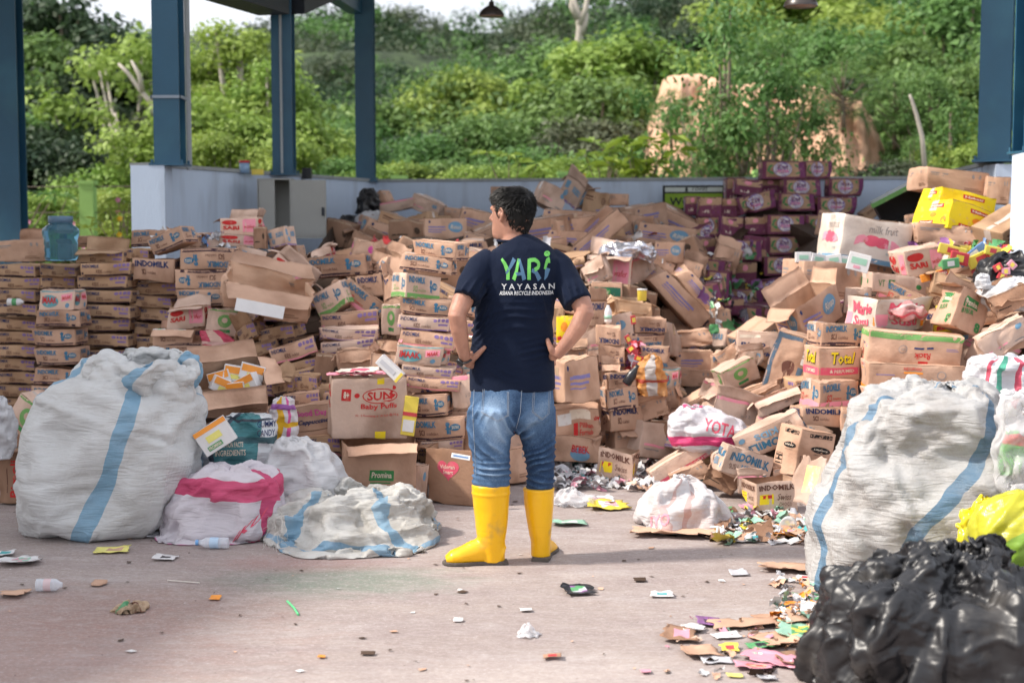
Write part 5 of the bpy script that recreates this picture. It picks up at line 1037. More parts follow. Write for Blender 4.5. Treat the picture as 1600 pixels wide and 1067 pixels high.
    bm.to_mesh(me); bm.free(); me.set_sharp_from_angle(angle=R(50)) if hasattr(me, 'set_sharp_from_angle') else None
    flaps = []
    if opened:
        rim = {'f': ((-W / 2, -D / 2), (W / 2, -D / 2), (0, -1)), 'b': ((W / 2, D / 2), (-W / 2, D / 2), (0, 1)), 'r': ((W / 2, -D / 2), (W / 2, D / 2), (1, 0)), 'l': ((-W / 2, D / 2), (-W / 2, -D / 2), (-1, 0))}
        angs = {1: dict(f=150, b=60, r=100, l=120), 2: dict(f=20, b=100, r=70, l=130), 3: dict(f=165, b=30, r=140, l=40), 4: dict(b=15, r=30, l=100), 5: dict(f=100, b=40), 6: dict()}[opened]
        for fc, an in angs.items():
            a, b, n = rim[fc]; fl = min(D, W) * .40 if fc in 'fb' else min(D, W) * .34; n_u, n_v = 9, 6; a, b, n = np.array([*a, H / 2]), np.array([*b, H / 2]), np.array([*n, 0.])
            s = rs.randint(999); V = []; an = R(an + rs.normal() * 10)
            for j in range(n_v):
                for i in range(n_u):
                    t = i / (n_u - 1); q = j / (n_v - 1); t2 = .5 + (t - .5) * (1 - .06 * q); base = a + (b - a) * t2; curl = an + q * .25 * (rs.random() * 0 + .6); d = n * math.sin(curl) + np.array([0, 0, 1]) * math.cos(curl)
                    V.append(base + d * q * fl)
            V = np.array(V); root = F_(np.repeat((a + (b - a) * np.array([.0 + i / (n_u - 1) for i in range(n_u)])[:, None])[None], n_v, 0).reshape(-1, 3), np.zeros(n_u * n_v)); base0 = np.repeat((a + (b - a) * np.array([i / (n_u - 1) for i in range(n_u)])[:, None])[None], n_v, 0).reshape(-1, 3)
            w_ = np.repeat(np.linspace(1, .6, n_v), n_u)[:, None]; V = V + (root - base0) * w_; q_ = np.repeat(np.linspace(0, 1, n_v), n_u)[:, None]
            V = V + np.stack([fbm(V * 8, s + k, 2) for k in range(3)], 1) * .02 * q_ * (.5 + crush)
            # ragged torn end
            V[-n_u:] -= (V[-n_u:] - V[-2 * n_u:-n_u]) * (rs.random(n_u)[:, None] * .5 * (crush > .5))
            fb = MB(); fb.grid(V, n_u, n_v); nn = normals(V, fb.f) * .004; fb.grid(V + nn, n_u, n_v)
            e = [i for i in range(n_u)] + [j * n_u + n_u - 1 for j in range(1, n_v)] + [(n_v - 1) * n_u + i for i in range(n_u - 2, -1, -1)] + [j * n_u for j in range(n_v - 2, 0, -1)]
            k_ = n_u * n_v
            for i in range(len(e)): fb.f.append((e[i], e[(i + 1) % len(e)], e[(i + 1) % len(e)] + k_, e[i] + k_)); fb.m.append(0)
            flaps.append(fb.mesh('flap', INK[board if board != 'yellow' else 'yellow'], True))
    CART[key] = (me, flaps); return CART[key]
# ---- distance of the heap face for a photo pixel, from surveyed points
DP = np.array([(-60,600,9.3),(0,600,9.3),(0,400,9.7),(100,600,8.9),(100,480,9.05),(90,420,9.6),(165,560,9.3),(165,400,9.5),(240,550,9.4),(240,390,9.7),(320,450,9.3),(320,380,9.7),(400,480,9.0),(380,350,10),(420,400,10.1),(330,520,8.9),(380,590,8.2),(450,540,8.7),(540,540,8.6),(480,640,8.1),(560,480,9.1),(500,400,10.3),(560,410,10.4),(560,330,12.9),(620,340,12.6),(680,350,12.4),(530,360,12.2),(620,400,10.2),(680,450,8.4),(680,385,8.5),(680,600,8.0),(680,700,7.85),(590,640,7.6),(590,720,7.5),(700,750,7.55),(745,620,8.4),(740,350,12),(740,400,10.6),(910,470,9.2),(900,400,10.8),(900,300,12.6),(960,380,11.3),(940,540,8.9),(910,600,8.75),(910,700,8.7),(980,600,9.0),(980,700,9.0),(1000,480,9.8),(1040,430,11),(1080,570,10),(1080,480,10.6),(1060,330,13),(960,310,13.2),(1120,300,13.1),(1240,265,13.5),(1300,300,13.4),(1200,400,12.8),(1150,420,12),(1230,470,12.3),(1200,500,11.7),(1330,340,13.3),(1140,600,9.2),(1100,650,8.7),(1200,560,8.9),(1060,730,8.3),(1150,720,7.9),(1220,775,7.5),(1270,700,7.7),(1300,600,8.0),(1310,520,8.3),(1270,480,9.0),(1300,430,9.5),(1370,380,9.9),(1430,545,8.1),(1430,600,7.9),(1420,485,8.5),(1540,500,8.1),(1600,540,7.6),(1560,440,8.9),(1500,380,9.4),(1440,420,9.5),(1540,320,10),(1500,280,10.4),(1620,360,9.0),(1400,330,11.5),(1660,600,7.4)])
def Yf(px, py):
    d2 = ((DP[:, 0] - px) ** 2 + ((DP[:, 1] - py) * 1.3) ** 2) + 60; w_ = d2 ** -1.8; return float((w_ * DP[:, 2]).sum() / w_.sum())
CARTONS = []
def put(kind, px, py, w, h=None, roll=0, yaw=0, pitch=0, var=None, op=0, dY=0, Y=None, d=None, label=None, group=None, desc=None):
    W, D, H = KIND[kind][:3]; Y = (Yf(px, py) if Y is None else Y) + dY; n = len(CARTONS)
    if var is None: var = (n * 7 + int(px)) % 3
    me, fl = carton_mesh(kind, var, op); sw = w / ppm(Y) / W; sh = (h / ppm(Y) / H) if h else sw; sdp = d if d else (sw if sw < 1.25 else 1.25)
    rot = Euler((0, 0, R(-yaw))).to_matrix() @ Euler((R(pitch), 0, 0)).to_matrix() @ Euler((0, R(roll), 0)).to_matrix()
    c = at(px, py, Y) + rot @ Vector((0, D / 2 * sdp, 0))
    o = bpy.data.objects.new('carton', me); o.matrix_world = Matrix.Translation(c) @ rot.to_4x4() @ Matrix.Diagonal((sw, sdp, sh, 1)); link(o)
    # never below the yard
    lo = min((o.matrix_world @ Vector((sx * W / 2, sy * D / 2, sz * H / 2))).z for sx in (-1, 1) for sy in (-1, 1) for sz in (-1, 1))
    if lo < .004: o.location.z += .006 - lo
    for f in fl: link(bpy.data.objects.new('flap', f), o)
    CARTONS.append([o, kind, px, py, Y, label, op, var, roll, group, desc]); return o
# ------------------------------------------------------------------ the heaps
ORDN = ['topmost', 'second', 'third', 'fourth', 'fifth', 'sixth', 'seventh', 'eighth', 'ninth', 'tenth', 'eleventh', 'twelfth', 'thirteenth']
def stack(kinds, cx, cys, w, h, ref, yaw=0, Y=None, jit=5, rot=1.5, rolls=None, grp=None, dx=0):
    rs = random.Random(int(cx) + len(cys))
    for i, cy in enumerate(cys):
        k = kinds[i % len(kinds)] if not isinstance(kinds, str) else kinds
        hh = h[i] if hasattr(h, '__len__') else h
        put(k, cx + rs.uniform(-jit, jit) + dx * i, cy, w * rs.uniform(.96, 1.03), hh, roll=(rolls[i] if rolls else 0) + rs.uniform(-rot, rot), yaw=yaw + rs.uniform(-6, 6), Y=Y + rs.uniform(-.05, .05) if Y else None, var=rs.choice([0, 0, 1, 1, 2]),
            label=f'{KIND[k][5]}, {ORDN[i]} of the stack {ref}'.replace('topmost of', 'topmost in'), group=grp or f'cartons stacked {ref}')
stack('kids', 26, [423, 443, 462, 483, 507, 528, 549, 570, 591, 611, 631, 651, 671], 70, 19, 'at the left border, below the flattened lid', Y=9.5)
stack(['kids', 'kids'], 96, [423, 442], 56, 19, 'directly under the blue jar', Y=9.5, yaw=-8)
put('imaak', 89, 470, 62, 33, Y=9.1, yaw=4, roll=0, var=1, label='carton with red letters on a teal ribbon, topping the blue-lettered stack by the left border', group='cartons stacked by the left border')
stack(['sci'], 86, [497, 527, 557, 588, 617, 647, 677], 73, 26, 'under the teal-ribboned carton, near the left border', Y=9.1, yaw=6, rolls=[0, -1, 0, 1, 3, 0, 0])
put('kids', 155, 402, 74, 22, Y=9.4, roll=1, op=5, var=1, label='open thin ochre milk carton just right of the blue jar, holding sachets')
stack(['kids'], 163, [421, 441, 464, 487, 508, 532, 557, 580, 602, 625, 648], 79, 20, 'right of the blue jar', Y=9.35, dx=1.2)
put('scib', 239, 423, 68, 36, Y=9.4, roll=0, yaw=4, var=1, label='milk carton with bold dark lettering and a torn base, atop the thin ochre stack')
stack(['kids'], 239, [452, 471, 492, 514, 536, 558, 580, 602, 625], 72, 20, 'under the boldly lettered carton', Y=9.5, dx=1)
put('sci', 326, 405, 90, 33, Y=9.3, roll=180, yaw=3, var=0, label='upside-down blue-lettered milk carton, upper one of two left of the torn carton')
put('sci', 313, 437, 82, 31, Y=9.3, roll=180, yaw=2, var=1, label='upside-down blue-lettered milk carton, lower one of two left of the torn carton')
put('sci', 311, 465, 76, 27, Y=9.3, roll=0, yaw=2, var=0, label='upright blue-lettered milk carton just under the two upside-down ones')
stack(['kids', 'sci'], 300, [490, 512], 70, 22, 'behind the red wafer carton', Y=9.45)
put('redp', 289, 497, 64, 36, roll=-3, var=2, op=5, Y=9.0, label='open carton with red lettering, above the carton of plastic bottles')
put('greenlogo', 352, 505, 56, 42, roll=6, var=2, Y=9.0, yaw=-10, label='carton with a round green stamp, above the red packet')
put('scib', 272, 528, 66, 26, roll=1, var=1, op=5, Y=8.85, label='open carton of plastic bottles, left of the red packet')
put('sci', 282, 548, 84, 24, roll=180, var=0, Y=8.85, label='upside-down milk carton under the open carton of plastic bottles')
stack(['kids', 'sci', 'kids'], 290, [570, 592, 616], 84, 23, 'below the carton of plastic bottles', Y=8.95)
# crest of the left heap
put('sci', 232, 372, 56, 26, roll=-1, var=1, Y=9.7, label='milk carton lying flat left of the tipped-up milk carton, on the crest')
put('sci', 258, 377, 64, 27, roll=-20, yaw=16, var=0, Y=9.4, label='milk carton tipped up on its left corner, on the crest right of the pink bush')
put('kids', 214, 398, 40, 18, var=1, Y=9.5, label='thin ochre milk carton wedged left of the boldly lettered one')
put('plain', 292, 377, 46, 30, roll=8, yaw=-30, var=2, Y=9.6, op=1, label='open crumpled brown carton behind the tipped-up milk carton')
put('redp', 373, 354, 60, 28, roll=-2, var=1, Y=9.9, yaw=8, op=4, label='red-printed snack carton perched highest on the left heap')
put('redp', 376, 376, 62, 20, roll=0, var=2, Y=9.8, label='flattened red-printed carton just under the highest snack carton')
put('plainl', 330, 376, 40, 24, roll=4, var=2, Y=9.8, label='pale carton with a yellow mark left of the highest snack carton')
put('plainb', 406, 372, 20, 34, var=1, Y=9.75, label='narrow brown carton end between the highest snack carton and the pale tilted one')
put('bluep', 432, 372, 36, 30, roll=-12, yaw=28, var=1, Y=9.8, label='pale tilted carton with blue print, right of the highest snack carton')
put('plain', 442, 402, 52, 26, roll=-14, yaw=10, var=1, Y=9.9, label='plain carton leaning under the pale tilted one')
put('bluep', 392, 410, 44, 44, roll=14, yaw=-24, var=1, Y=9.4, label='upright blue-printed carton just left of the red-script carton')
put('redp', 452, 432, 74, 36, roll=42, yaw=-8, var=1, Y=9.5, op=2, label='open carton in red script tumbled diagonally, with dark inside')
put('plaino', 472, 452, 70, 22, roll=42, var=2, Y=9.55, label='thin carton lying along the tumbled red-script carton')
put('plain', 418, 476, 146, 46, roll=11, yaw=-8, pitch=18, var=3, op=5, Y=8.7, d=1.5, label='big torn open carton with a white strip of paper on its side')
put('sci', 520, 416, 112, 34, roll=-5, yaw=12, var=1, Y=9.7, op=0, label='long milk carton under a pale end panel, above the green-edged tilted carton')
put('pinkdot', 584, 398, 64, 40, roll=14, yaw=-12, var=1, Y=10.4, label='carton with a pink blot in front of the dark back heap')
put('redp', 505, 398, 38, 24, roll=-22, var=3, Y=10.2, op=1, label='torn flaps of a brown carton below the grey cabinet')
put('scig', 516, 468, 54, 40, roll=-26, yaw=14, var=1, Y=9.1, label='green-edged milk carton tilted left, right of the big torn carton')
put('scir', 566, 470, 80, 34, roll=38, yaw=-6, var=1, Y=9.2, label='milk carton sliding down to the right with a red edge')
put('scib', 577, 447, 42, 34, roll=-10, yaw=10, var=1, Y=9.5, label='small dark-lettered milk carton above the sliding red-edged one')
put('kidr', 545, 501, 92, 26, roll=-5, var=1, Y=9.0, label='thin red-edged carton under the green-edged tilted one')
put('greenlogo', 611, 500, 30, 48, roll=2, var=1, Y=8.8, label='narrow carton with a green lid left of the leaning stack')
put('scib', 612, 455, 30, 52, roll=0, yaw=20, op=3, var=2, Y=9.2, label='tall open carton lettered in black behind the leaning stack')
put('plain', 596, 415, 46, 40, roll=20, yaw=30, var=2, Y=9.8, op=3, label='torn brown carton flap leaning just left of the leaning stack top')
stack(['kidp', 'kidp', 'kidp'], 540, [522, 541, 560], 92, 19, 'above the Baby Puffs carton', Y=8.7, rolls=[-3, -3, -4])
put('kids', 432, 522, 64, 22, roll=-14, yaw=10, var=1, Y=8.8, label='thin milk carton slanting just below the big torn carton')
put('kids', 384, 522, 40, 26, roll=-25, yaw=20, op=2, var=2, Y=8.8, label='open milk carton full of dark sachets under the big torn carton')
put('kidr', 457, 549, 74, 26, roll=-17, var=1, Y=8.6, label='red-edged milk carton slanting upward left of the puffs carton')
put('kids', 404, 546, 56, 20, roll=-18, var=2, Y=8.7, label='thin carton slanting right above the open carton of orange packs')
put('kids', 470, 573, 68, 18, roll=-16, var=1, Y=8.6, label='slanting thin carton under the red-edged one')
put('kids', 462, 588, 62, 18, roll=-14, var=2, Y=8.5, label='lower slanting thin carton under the red-edged one')
put('plainb', 512, 585, 44, 62, roll=10, yaw=-10, var=1, Y=8.5, label='upright brown carton with lilac print left of the puffs carton')
put('kids', 440, 604, 38, 26, roll=-4, var=2, op=5, Y=8.2, label='small open carton beside the mouth of the orange-pack carton')
put('kids', 478, 600, 40, 28, roll=-2, var=1, Y=8.3, label='small boxed carton nearest left of the puffs carton')
put('kidr', 470, 625, 58, 22, roll=-4, var=1, Y=8.15, label='small pink-edged carton above the carton lettered Cappuccino')
put('kids', 506, 622, 30, 40, roll=-8, var=2, Y=8.3, label='short upright carton wedged above the carton lettered Cappuccino')
put('goodday', 492, 657, 78, 52, roll=-9, yaw=4, var=1, Y=8.0, label='carton lettered Good Day Cappuccino left of the Baby Puffs carton')
put('kids', 505, 695, 62, 26, roll=-4, var=1, Y=7.9, label='milk carton under the Good Day carton, behind the white bag')
put('plain', 560, 566, 70, 38, roll=-4, var=3, op=1, Y=8.3, label='torn open carton just behind the Baby Puffs carton')
put('plain', 600, 575, 50, 44, roll=8, yaw=20, var=2, op=3, Y=8.2, label='ripped carton with raised flaps right of the torn open one')
put('sun', 578, 638, 118, 98, roll=1, yaw=-12, var=1, op=6, Y=7.75, d=.95, label='pale open carton lettered SUN Baby Puffs, stuffed with flattened cartons')
put('promina', 594, 728, 118, 72, roll=1, yaw=-8, var=1, op=5, Y=7.6, label='open carton with a small green badge, under the Baby Puffs carton')
put('heart', 700, 762, 88, 88, roll=0, yaw=24, var=1, op=4, Y=7.72, d=.8, label='brown carton with a pink heart sticker beside the left boot')
put('plainl', 655, 758, 26, 60, roll=6, var=1, Y=7.75, label='narrow pale carton squeezed left of the heart-sticker carton')
put('plain', 805, 735, 62, 56, roll=-3, yaw=-30, var=1, Y=8.3, label='plain brown carton glimpsed between the man\'s legs, lower one')
put('redb', 802, 688, 60, 36, roll=5, yaw=-20, var=1, Y=8.4, op=2, label='pink-topped carton glimpsed between the man\'s knees')
# the leaning stack left of the man
ST_ = [('sci', 677, 391, 76, 28, 5, 22), ('sci', 666, 412, 84, 26, 7, 6), ('scig', 662, 449, 62, 38, 6, -28), ('sci', 663, 480, 84, 27, 6, 4), ('kidp', 664, 505, 86, 22, 6, 3), ('kidr', 664, 530, 92, 24, 7, 3), ('imaak', 655, 556, 82, 32, 4, 5), ('kidp', 668, 582, 84, 18, 6, 3), ('kidr', 675, 600, 86, 18, 5, 3), ('sci', 668, 634, 62, 34, -3, 10), ('sci', 680, 671, 92, 36, -3, 4), ('kidp', 692, 697, 72, 18, -2, 4), ('kids', 690, 715, 74, 18, 0, 4)]
for i, (k, x, y, w_, h_, ro, ya) in enumerate(ST_):
    put(k, x, y, w_, h_, roll=ro, yaw=ya, Y=8.15 - .02 * i, var=[0, 1, 0, 0, 1, 0, 1][i % 7], label=f'{KIND[k][5]}, {ORDN[i]} in the leaning stack left of the man', group='leaning stack left of the man')
put('redb', 722, 612, 34, 52, roll=-6, yaw=10, var=1, Y=8.0, label='upright small carton touching the man\'s watch side')
put('imaak', 745, 590, 50, 34, var=1, Y=8.3, label='teal-topped carton half hidden by the man\'s hip'); put('sci', 728, 640, 44, 32, var=1, Y=8.3, roll=-3, label='milk carton end hidden behind the man\'s left thigh')
put('kidr', 722, 512, 54, 22, roll=8, Y=8.5, var=1, label='red-edged carton seen between the man\'s forearm and shirt'); put('sci', 726, 480, 56, 28, roll=6, Y=8.6, var=1, label='milk carton behind the man\'s left elbow'); put('kids', 730, 545, 50, 22, roll=4, Y=8.5, var=1, label='thin carton behind the man\'s left wrist')
# back heap, left half
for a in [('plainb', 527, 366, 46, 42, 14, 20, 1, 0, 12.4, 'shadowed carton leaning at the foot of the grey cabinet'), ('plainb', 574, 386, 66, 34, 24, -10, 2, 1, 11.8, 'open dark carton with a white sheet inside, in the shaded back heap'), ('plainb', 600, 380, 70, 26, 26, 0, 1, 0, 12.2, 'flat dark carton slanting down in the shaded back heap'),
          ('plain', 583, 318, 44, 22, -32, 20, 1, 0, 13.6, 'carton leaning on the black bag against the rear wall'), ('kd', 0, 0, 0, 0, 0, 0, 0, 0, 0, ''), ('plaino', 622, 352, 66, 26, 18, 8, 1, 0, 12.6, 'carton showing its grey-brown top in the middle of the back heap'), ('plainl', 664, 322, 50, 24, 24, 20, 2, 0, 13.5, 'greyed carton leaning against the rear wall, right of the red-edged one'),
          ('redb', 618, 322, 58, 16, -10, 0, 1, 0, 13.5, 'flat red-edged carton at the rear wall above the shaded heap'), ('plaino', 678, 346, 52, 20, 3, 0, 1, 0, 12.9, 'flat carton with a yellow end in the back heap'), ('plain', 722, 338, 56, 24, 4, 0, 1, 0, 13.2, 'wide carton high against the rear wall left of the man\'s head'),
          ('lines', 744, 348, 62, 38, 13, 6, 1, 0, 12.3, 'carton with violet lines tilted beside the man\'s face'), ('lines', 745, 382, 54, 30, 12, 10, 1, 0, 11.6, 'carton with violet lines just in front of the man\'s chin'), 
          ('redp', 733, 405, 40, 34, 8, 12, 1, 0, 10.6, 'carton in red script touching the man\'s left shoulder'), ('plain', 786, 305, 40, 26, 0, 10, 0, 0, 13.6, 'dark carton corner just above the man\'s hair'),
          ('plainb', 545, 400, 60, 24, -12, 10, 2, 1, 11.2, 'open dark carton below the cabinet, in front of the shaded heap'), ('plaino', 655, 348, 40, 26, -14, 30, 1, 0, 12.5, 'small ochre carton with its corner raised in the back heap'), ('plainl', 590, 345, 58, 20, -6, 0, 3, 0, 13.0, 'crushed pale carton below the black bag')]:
    if a[0] in KIND: put(a[0], a[1], a[2], a[3], a[4], roll=a[5], yaw=a[6], var=a[7], op=a[8], Y=a[9], label=a[10])
# back heap, right half
for a in [('plainl', 866, 308, 44, 36, 26, -22, 1, 0, 13.2, 'carton tilted against the rear wall just right of the man\'s head'), ('bluep', 893, 300, 40, 40, 33, 26, 1, 2, 13.2, 'carton standing on its corner, highest of those at the rear wall'), ('plaino', 931, 317, 40, 34, 8, 10, 1, 0, 13.2, 'squat carton at the rear wall, between the corner-standing one and two small ones'),
          ('plain', 966, 312, 30, 18, 1, 10, 0, 0, 13.3, 'small carton, upper of two at the rear wall behind the foil bag'), ('plain', 965, 331, 30, 14, 1, 10, 0, 0, 13.2, 'small carton, lower of two at the rear wall behind the foil bag'), ('lines', 1017, 338, 62, 36, -8, -28, 1, 0, 12.8, 'long carton leaning left of the toilet sign'),
          ('oval', 893, 344, 88, 30, 5, 4, 1, 0, 12.2, 'carton with a blue oval badge directly right of the man\'s head'), ('lines', 884, 375, 66, 30, 6, 6, 1, 0, 11.5, 'carton with violet lines at the man\'s right shoulder'), ('lines', 932, 372, 108, 28, -40, 0, 1, 0, 11.3, 'long carton sloping up to the right above the foil bag'), ('lines', 918, 360, 100, 18, -42, 0, 1, 0, 11.6, 'long thin carton lying along the upper side of the sloping one'),
          ('oval', 1043, 370, 94, 36, 9, -10, 1, 0, 11.8, 'wide carton with a blue oval badge below the toilet sign'), ('oval', 1046, 394, 46, 32, 4, 6, 1, 0, 11.2, 'small carton with a blue oval badge right of the foil bag'), ('plain', 985, 355, 38, 40, 10, 20, 1, 0, 12.4, 'plain carton above the foil bag'), ('redb', 1000, 420, 52, 40, -14, -20, 2, 2, 10.6, 'open red-printed carton right under the foil bag'),
          ('redp', 950, 425, 70, 52, 4, 8, 1, 5, 10.4, 'open carton with a red stripe, carrying the foil bag'), ('plaino', 886, 412, 60, 18, -6, 10, 3, 4, 10.4, 'flattened corrugated carton at the man\'s right shoulder'), ('plainl', 930, 425, 40, 40, -30, 20, 3, 1, 10.1, 'opened pale carton with flaps thrown back, right of the man\'s shoulder'),
          ('greenl', 948, 458, 48, 32, 1, 4, 0, 0, 9.7, 'carton with a dark green label right of the man\'s sleeve'), ('plain', 1030, 410, 60, 20, 30, 0, 2, 0, 11.2, 'thin carton sliding under the blue oval cartons'),
          ('lines', 1062, 466, 112, 34, 46, -6, 1, 0, 10.5, 'long carton leaning steeply down to the right, front one of the pair'), ('lines', 1098, 462, 104, 26, 50, 0, 1, 0, 10.9, 'long carton leaning steeply down to the right, rear one of the pair'), ('plain', 1075, 425, 40, 36, 20, 16, 2, 3, 11.2, 'open carton above the steeply leaning pair'),
          ('plainb', 1098, 430, 46, 34, 6, 0, 2, 3, 11.8, 'shadowed open carton between the blue ovals and the purple heap'), ('plain', 1078, 530, 70, 26, -8, 0, 3, 0, 10.1, 'flattened carton at the foot of the steeply leaning pair'), ('lines', 1083, 566, 62, 34, 0, 4, 1, 0, 9.9, 'plain carton with a pale seam under the flattened one'), ('plain', 1084, 592, 64, 26, 0, 4, 1, 0, 9.8, 'carton at the bottom of the short stack left of the Rinso carton'), ('plain', 1120, 500, 46, 30, -4, 0, 1, 0, 10.8, 'carton half buried behind the short stack and the Rinso carton'),
          # right of the man
          ('plaino', 866, 502, 28, 40, 0, 10, 2, 0, 9.2, 'brown carton in the crook of the man\'s right arm'), ('yellowp', 882, 515, 26, 42, 0, 10, 1, 0, 8.9, 'small yellow carton in the crook of the man\'s right arm'), ('plain', 895, 562, 44, 34, -2, 8, 1, 5, 8.9, 'open carton below the small yellow carton'), ('lines', 908, 594, 62, 70, -5, -22, 1, 0, 8.6, 'square brown carton sealed with shiny tape, at the man\'s right hip'),
          ('formula', 906, 662, 78, 54, -3, -14, 2, 0, 8.75, 'dented carton lettered 1 Pilihan Formula right of the jeans'), ('bebek', 908, 703, 80, 42, 1, -8, 3, 0, 8.7, 'crushed carton with red letters at the foot of the Formula carton'), ('scib', 951, 524, 40, 30, 180, 4, 1, 0, 9.0, 'upside-down dark-lettered carton below the dark green label'), ('scib', 956, 553, 42, 28, 180, 4, 1, 0, 9.0, 'second upside-down dark-lettered carton below the dark green label'),
          ('scib', 934, 490, 30, 40, 0, 0, 1, 2, 9.3, 'open carton holding a white-green bottle'), ('plaino', 990, 488, 62, 34, 4, -14, 2, 1, 9.5, 'open ochre carton carrying a small yellow tub'), ('scib', 1018, 508, 52, 24, 180, -12, 1, 0, 9.4, 'upside-down carton right of the spilled red sachets, upper one'), ('sci', 1010, 532, 60, 22, 180, -12, 1, 0, 9.4, 'upside-down carton right of the spilled red sachets, lower one'), ('scib', 1022, 554, 44, 24, 2, 10, 1, 0, 9.2, 'dark-lettered carton above the torn orange sack'),
          ('scib', 955, 582, 30, 26, 0, 0, 1, 5, 8.9, 'small milk carton left of the torn orange sack'), ('scib', 972, 596, 48, 28, -3, -16, 1, 0, 8.8, 'dark carton under the black bottle'), ('sci', 973, 622, 52, 36, -6, -14, 1, 0, 8.8, 'milk carton with the corner turned, under the black bottle'), ('scib', 980, 654, 58, 40, -5, -22, 2, 0, 8.85, 'worn milk carton above the plain open one at ground level'), ('plain', 992, 693, 64, 46, 0, -20, 2, 5, 8.9, 'plain open carton on the ground right of the crushed red-lettered one'),
          ('imaak', 1046, 592, 34, 34, 0, 10, 1, 0, 9.2, 'teal and pink carton right of the torn orange sack'), ('plain', 1018, 640, 50, 30, -16, 10, 2, 2, 8.9, 'torn brown carton right of the worn milk cartons'), ('plainb', 1035, 672, 40, 30, 6, 0, 2, 0, 8.9, 'dark brown carton low behind the pink and white bag'), ('plain', 1042, 630, 36, 46, -12, 20, 2, 3, 9.1, 'upright torn carton left of the pink and white bag'),
          ('swiss', 960, 746, 60, 52, 5, 18, 2, 6, 8.3, 'crumpled brown-lettered milk carton standing alone on the ground by the right boot')]:
    put(a[0], a[1], a[2], a[3], a[4], roll=a[5], yaw=a[6], var=a[7], op=a[8], Y=a[9], label=a[10])
# purple cartons
for i, a in enumerate([('ichi', 1225, 266, 68, 28, 0, 13.6, 'at the very top left'), ('ichi', 1278, 266, 44, 28, 0, 13.9, 'at the very top right, half hidden'), ('ichi', 1254, 294, 60, 27, 0, 13.45, 'directly under the topmost pair'), ('ichi', 1322, 293, 54, 28, 0, 13.6, 'at the upper right corner of the heap'),
          ('ichis', 1205, 293, 36, 27, 0, 13.7, 'end-on, left of the one under the topmost pair'), ('ichis', 1170, 294, 42, 26, 6, 13.5, 'end-on, tilted, upper left of the heap'), ('ichis', 1150, 300, 30, 44, 0, 13.7, 'standing on end right of the toilet sign'), ('ichi', 1182, 317, 62, 30, -14, 13.0, 'tilted, below the end-on ones'), ('ichi', 1245, 316, 58, 28, 0, 13.2, 'in the middle, third down from the top'),
          ('ichi', 1308, 322, 62, 28, 0, 13.3, 'with a bright edge, second down at the right'), ('ichis', 1083, 322, 24, 30, 0, 13.2, 'end-on, leftmost under the toilet sign'), ('ichis', 1110, 324, 36, 32, 0, 13.0, 'end-on with a pale top, under the toilet sign'), ('ichis', 1140, 325, 26, 30, 0, 13.1, 'end-on, right of the pale-topped one'), ('ichis', 1106, 353, 36, 26, 0, 13.0, 'end-on, second down under the toilet sign'), ('ichis', 1144, 353, 36, 27, 0, 12.95, 'end-on, left of the double column of badges'),
          ('ichis', 1182, 353, 36, 28, 0, 12.9, 'end-on, nearest the double column of badges'), ('ichi', 1229, 351, 60, 30, 0, 12.8, 'left badge in the top row of the double column'), ('ichi', 1289, 351, 62, 30, 0, 12.85, 'right badge in the top row of the double column'), ('ichi', 1227, 384, 58, 29, 0, 12.75, 'left badge in the second row of the double column'), ('ichi', 1284, 384, 58, 29, 0, 12.8, 'right badge in the second row of the double column'),
          ('ichi', 1223, 416, 58, 30, 0, 12.6, 'left badge in the third row of the double column'), ('ichis', 1180, 386, 36, 34, 180, 12.7, 'end-on, upside down, left of the second badge row'), ('ichi', 1208, 451, 62, 30, -9, 12.2, 'squashed, below the third badge row'), ('ichi', 1212, 489, 70, 34, 0, 11.8, 'with a green top, near the foot'), ('ichi', 1122, 446, 36, 46, 4, 11.6, 'standing upright with a round pink badge'),
          ('ichis', 1144, 480, 38, 26, 0, 11.5, 'end-on above a yellow strip'), ('ichi', 1180, 520, 60, 30, -4, 11.3, 'lowest one, behind the Rinso carton'), ('ichis', 1166, 430, 34, 40, 0, 12.4, 'end-on with green print, left of the squashed one'), ('plain', 1135, 405, 40, 40, 20, 11.9, '')]):
    put(a[0], a[1], a[2], a[3], a[4], roll=a[5], yaw=0 if a[0] == 'ichi' else 2, var=[0, 1, 0, 1][i % 4] if abs(a[5]) < 5 else 2, op=3 if a[0] == 'plain' else 0, Y=a[6], label=('purple tea carton ' + a[7]) if a[7] else 'kraft carton with raised flaps amid the purple cartons', group='purple tea cartons at the rear wall' if a[7] else None)
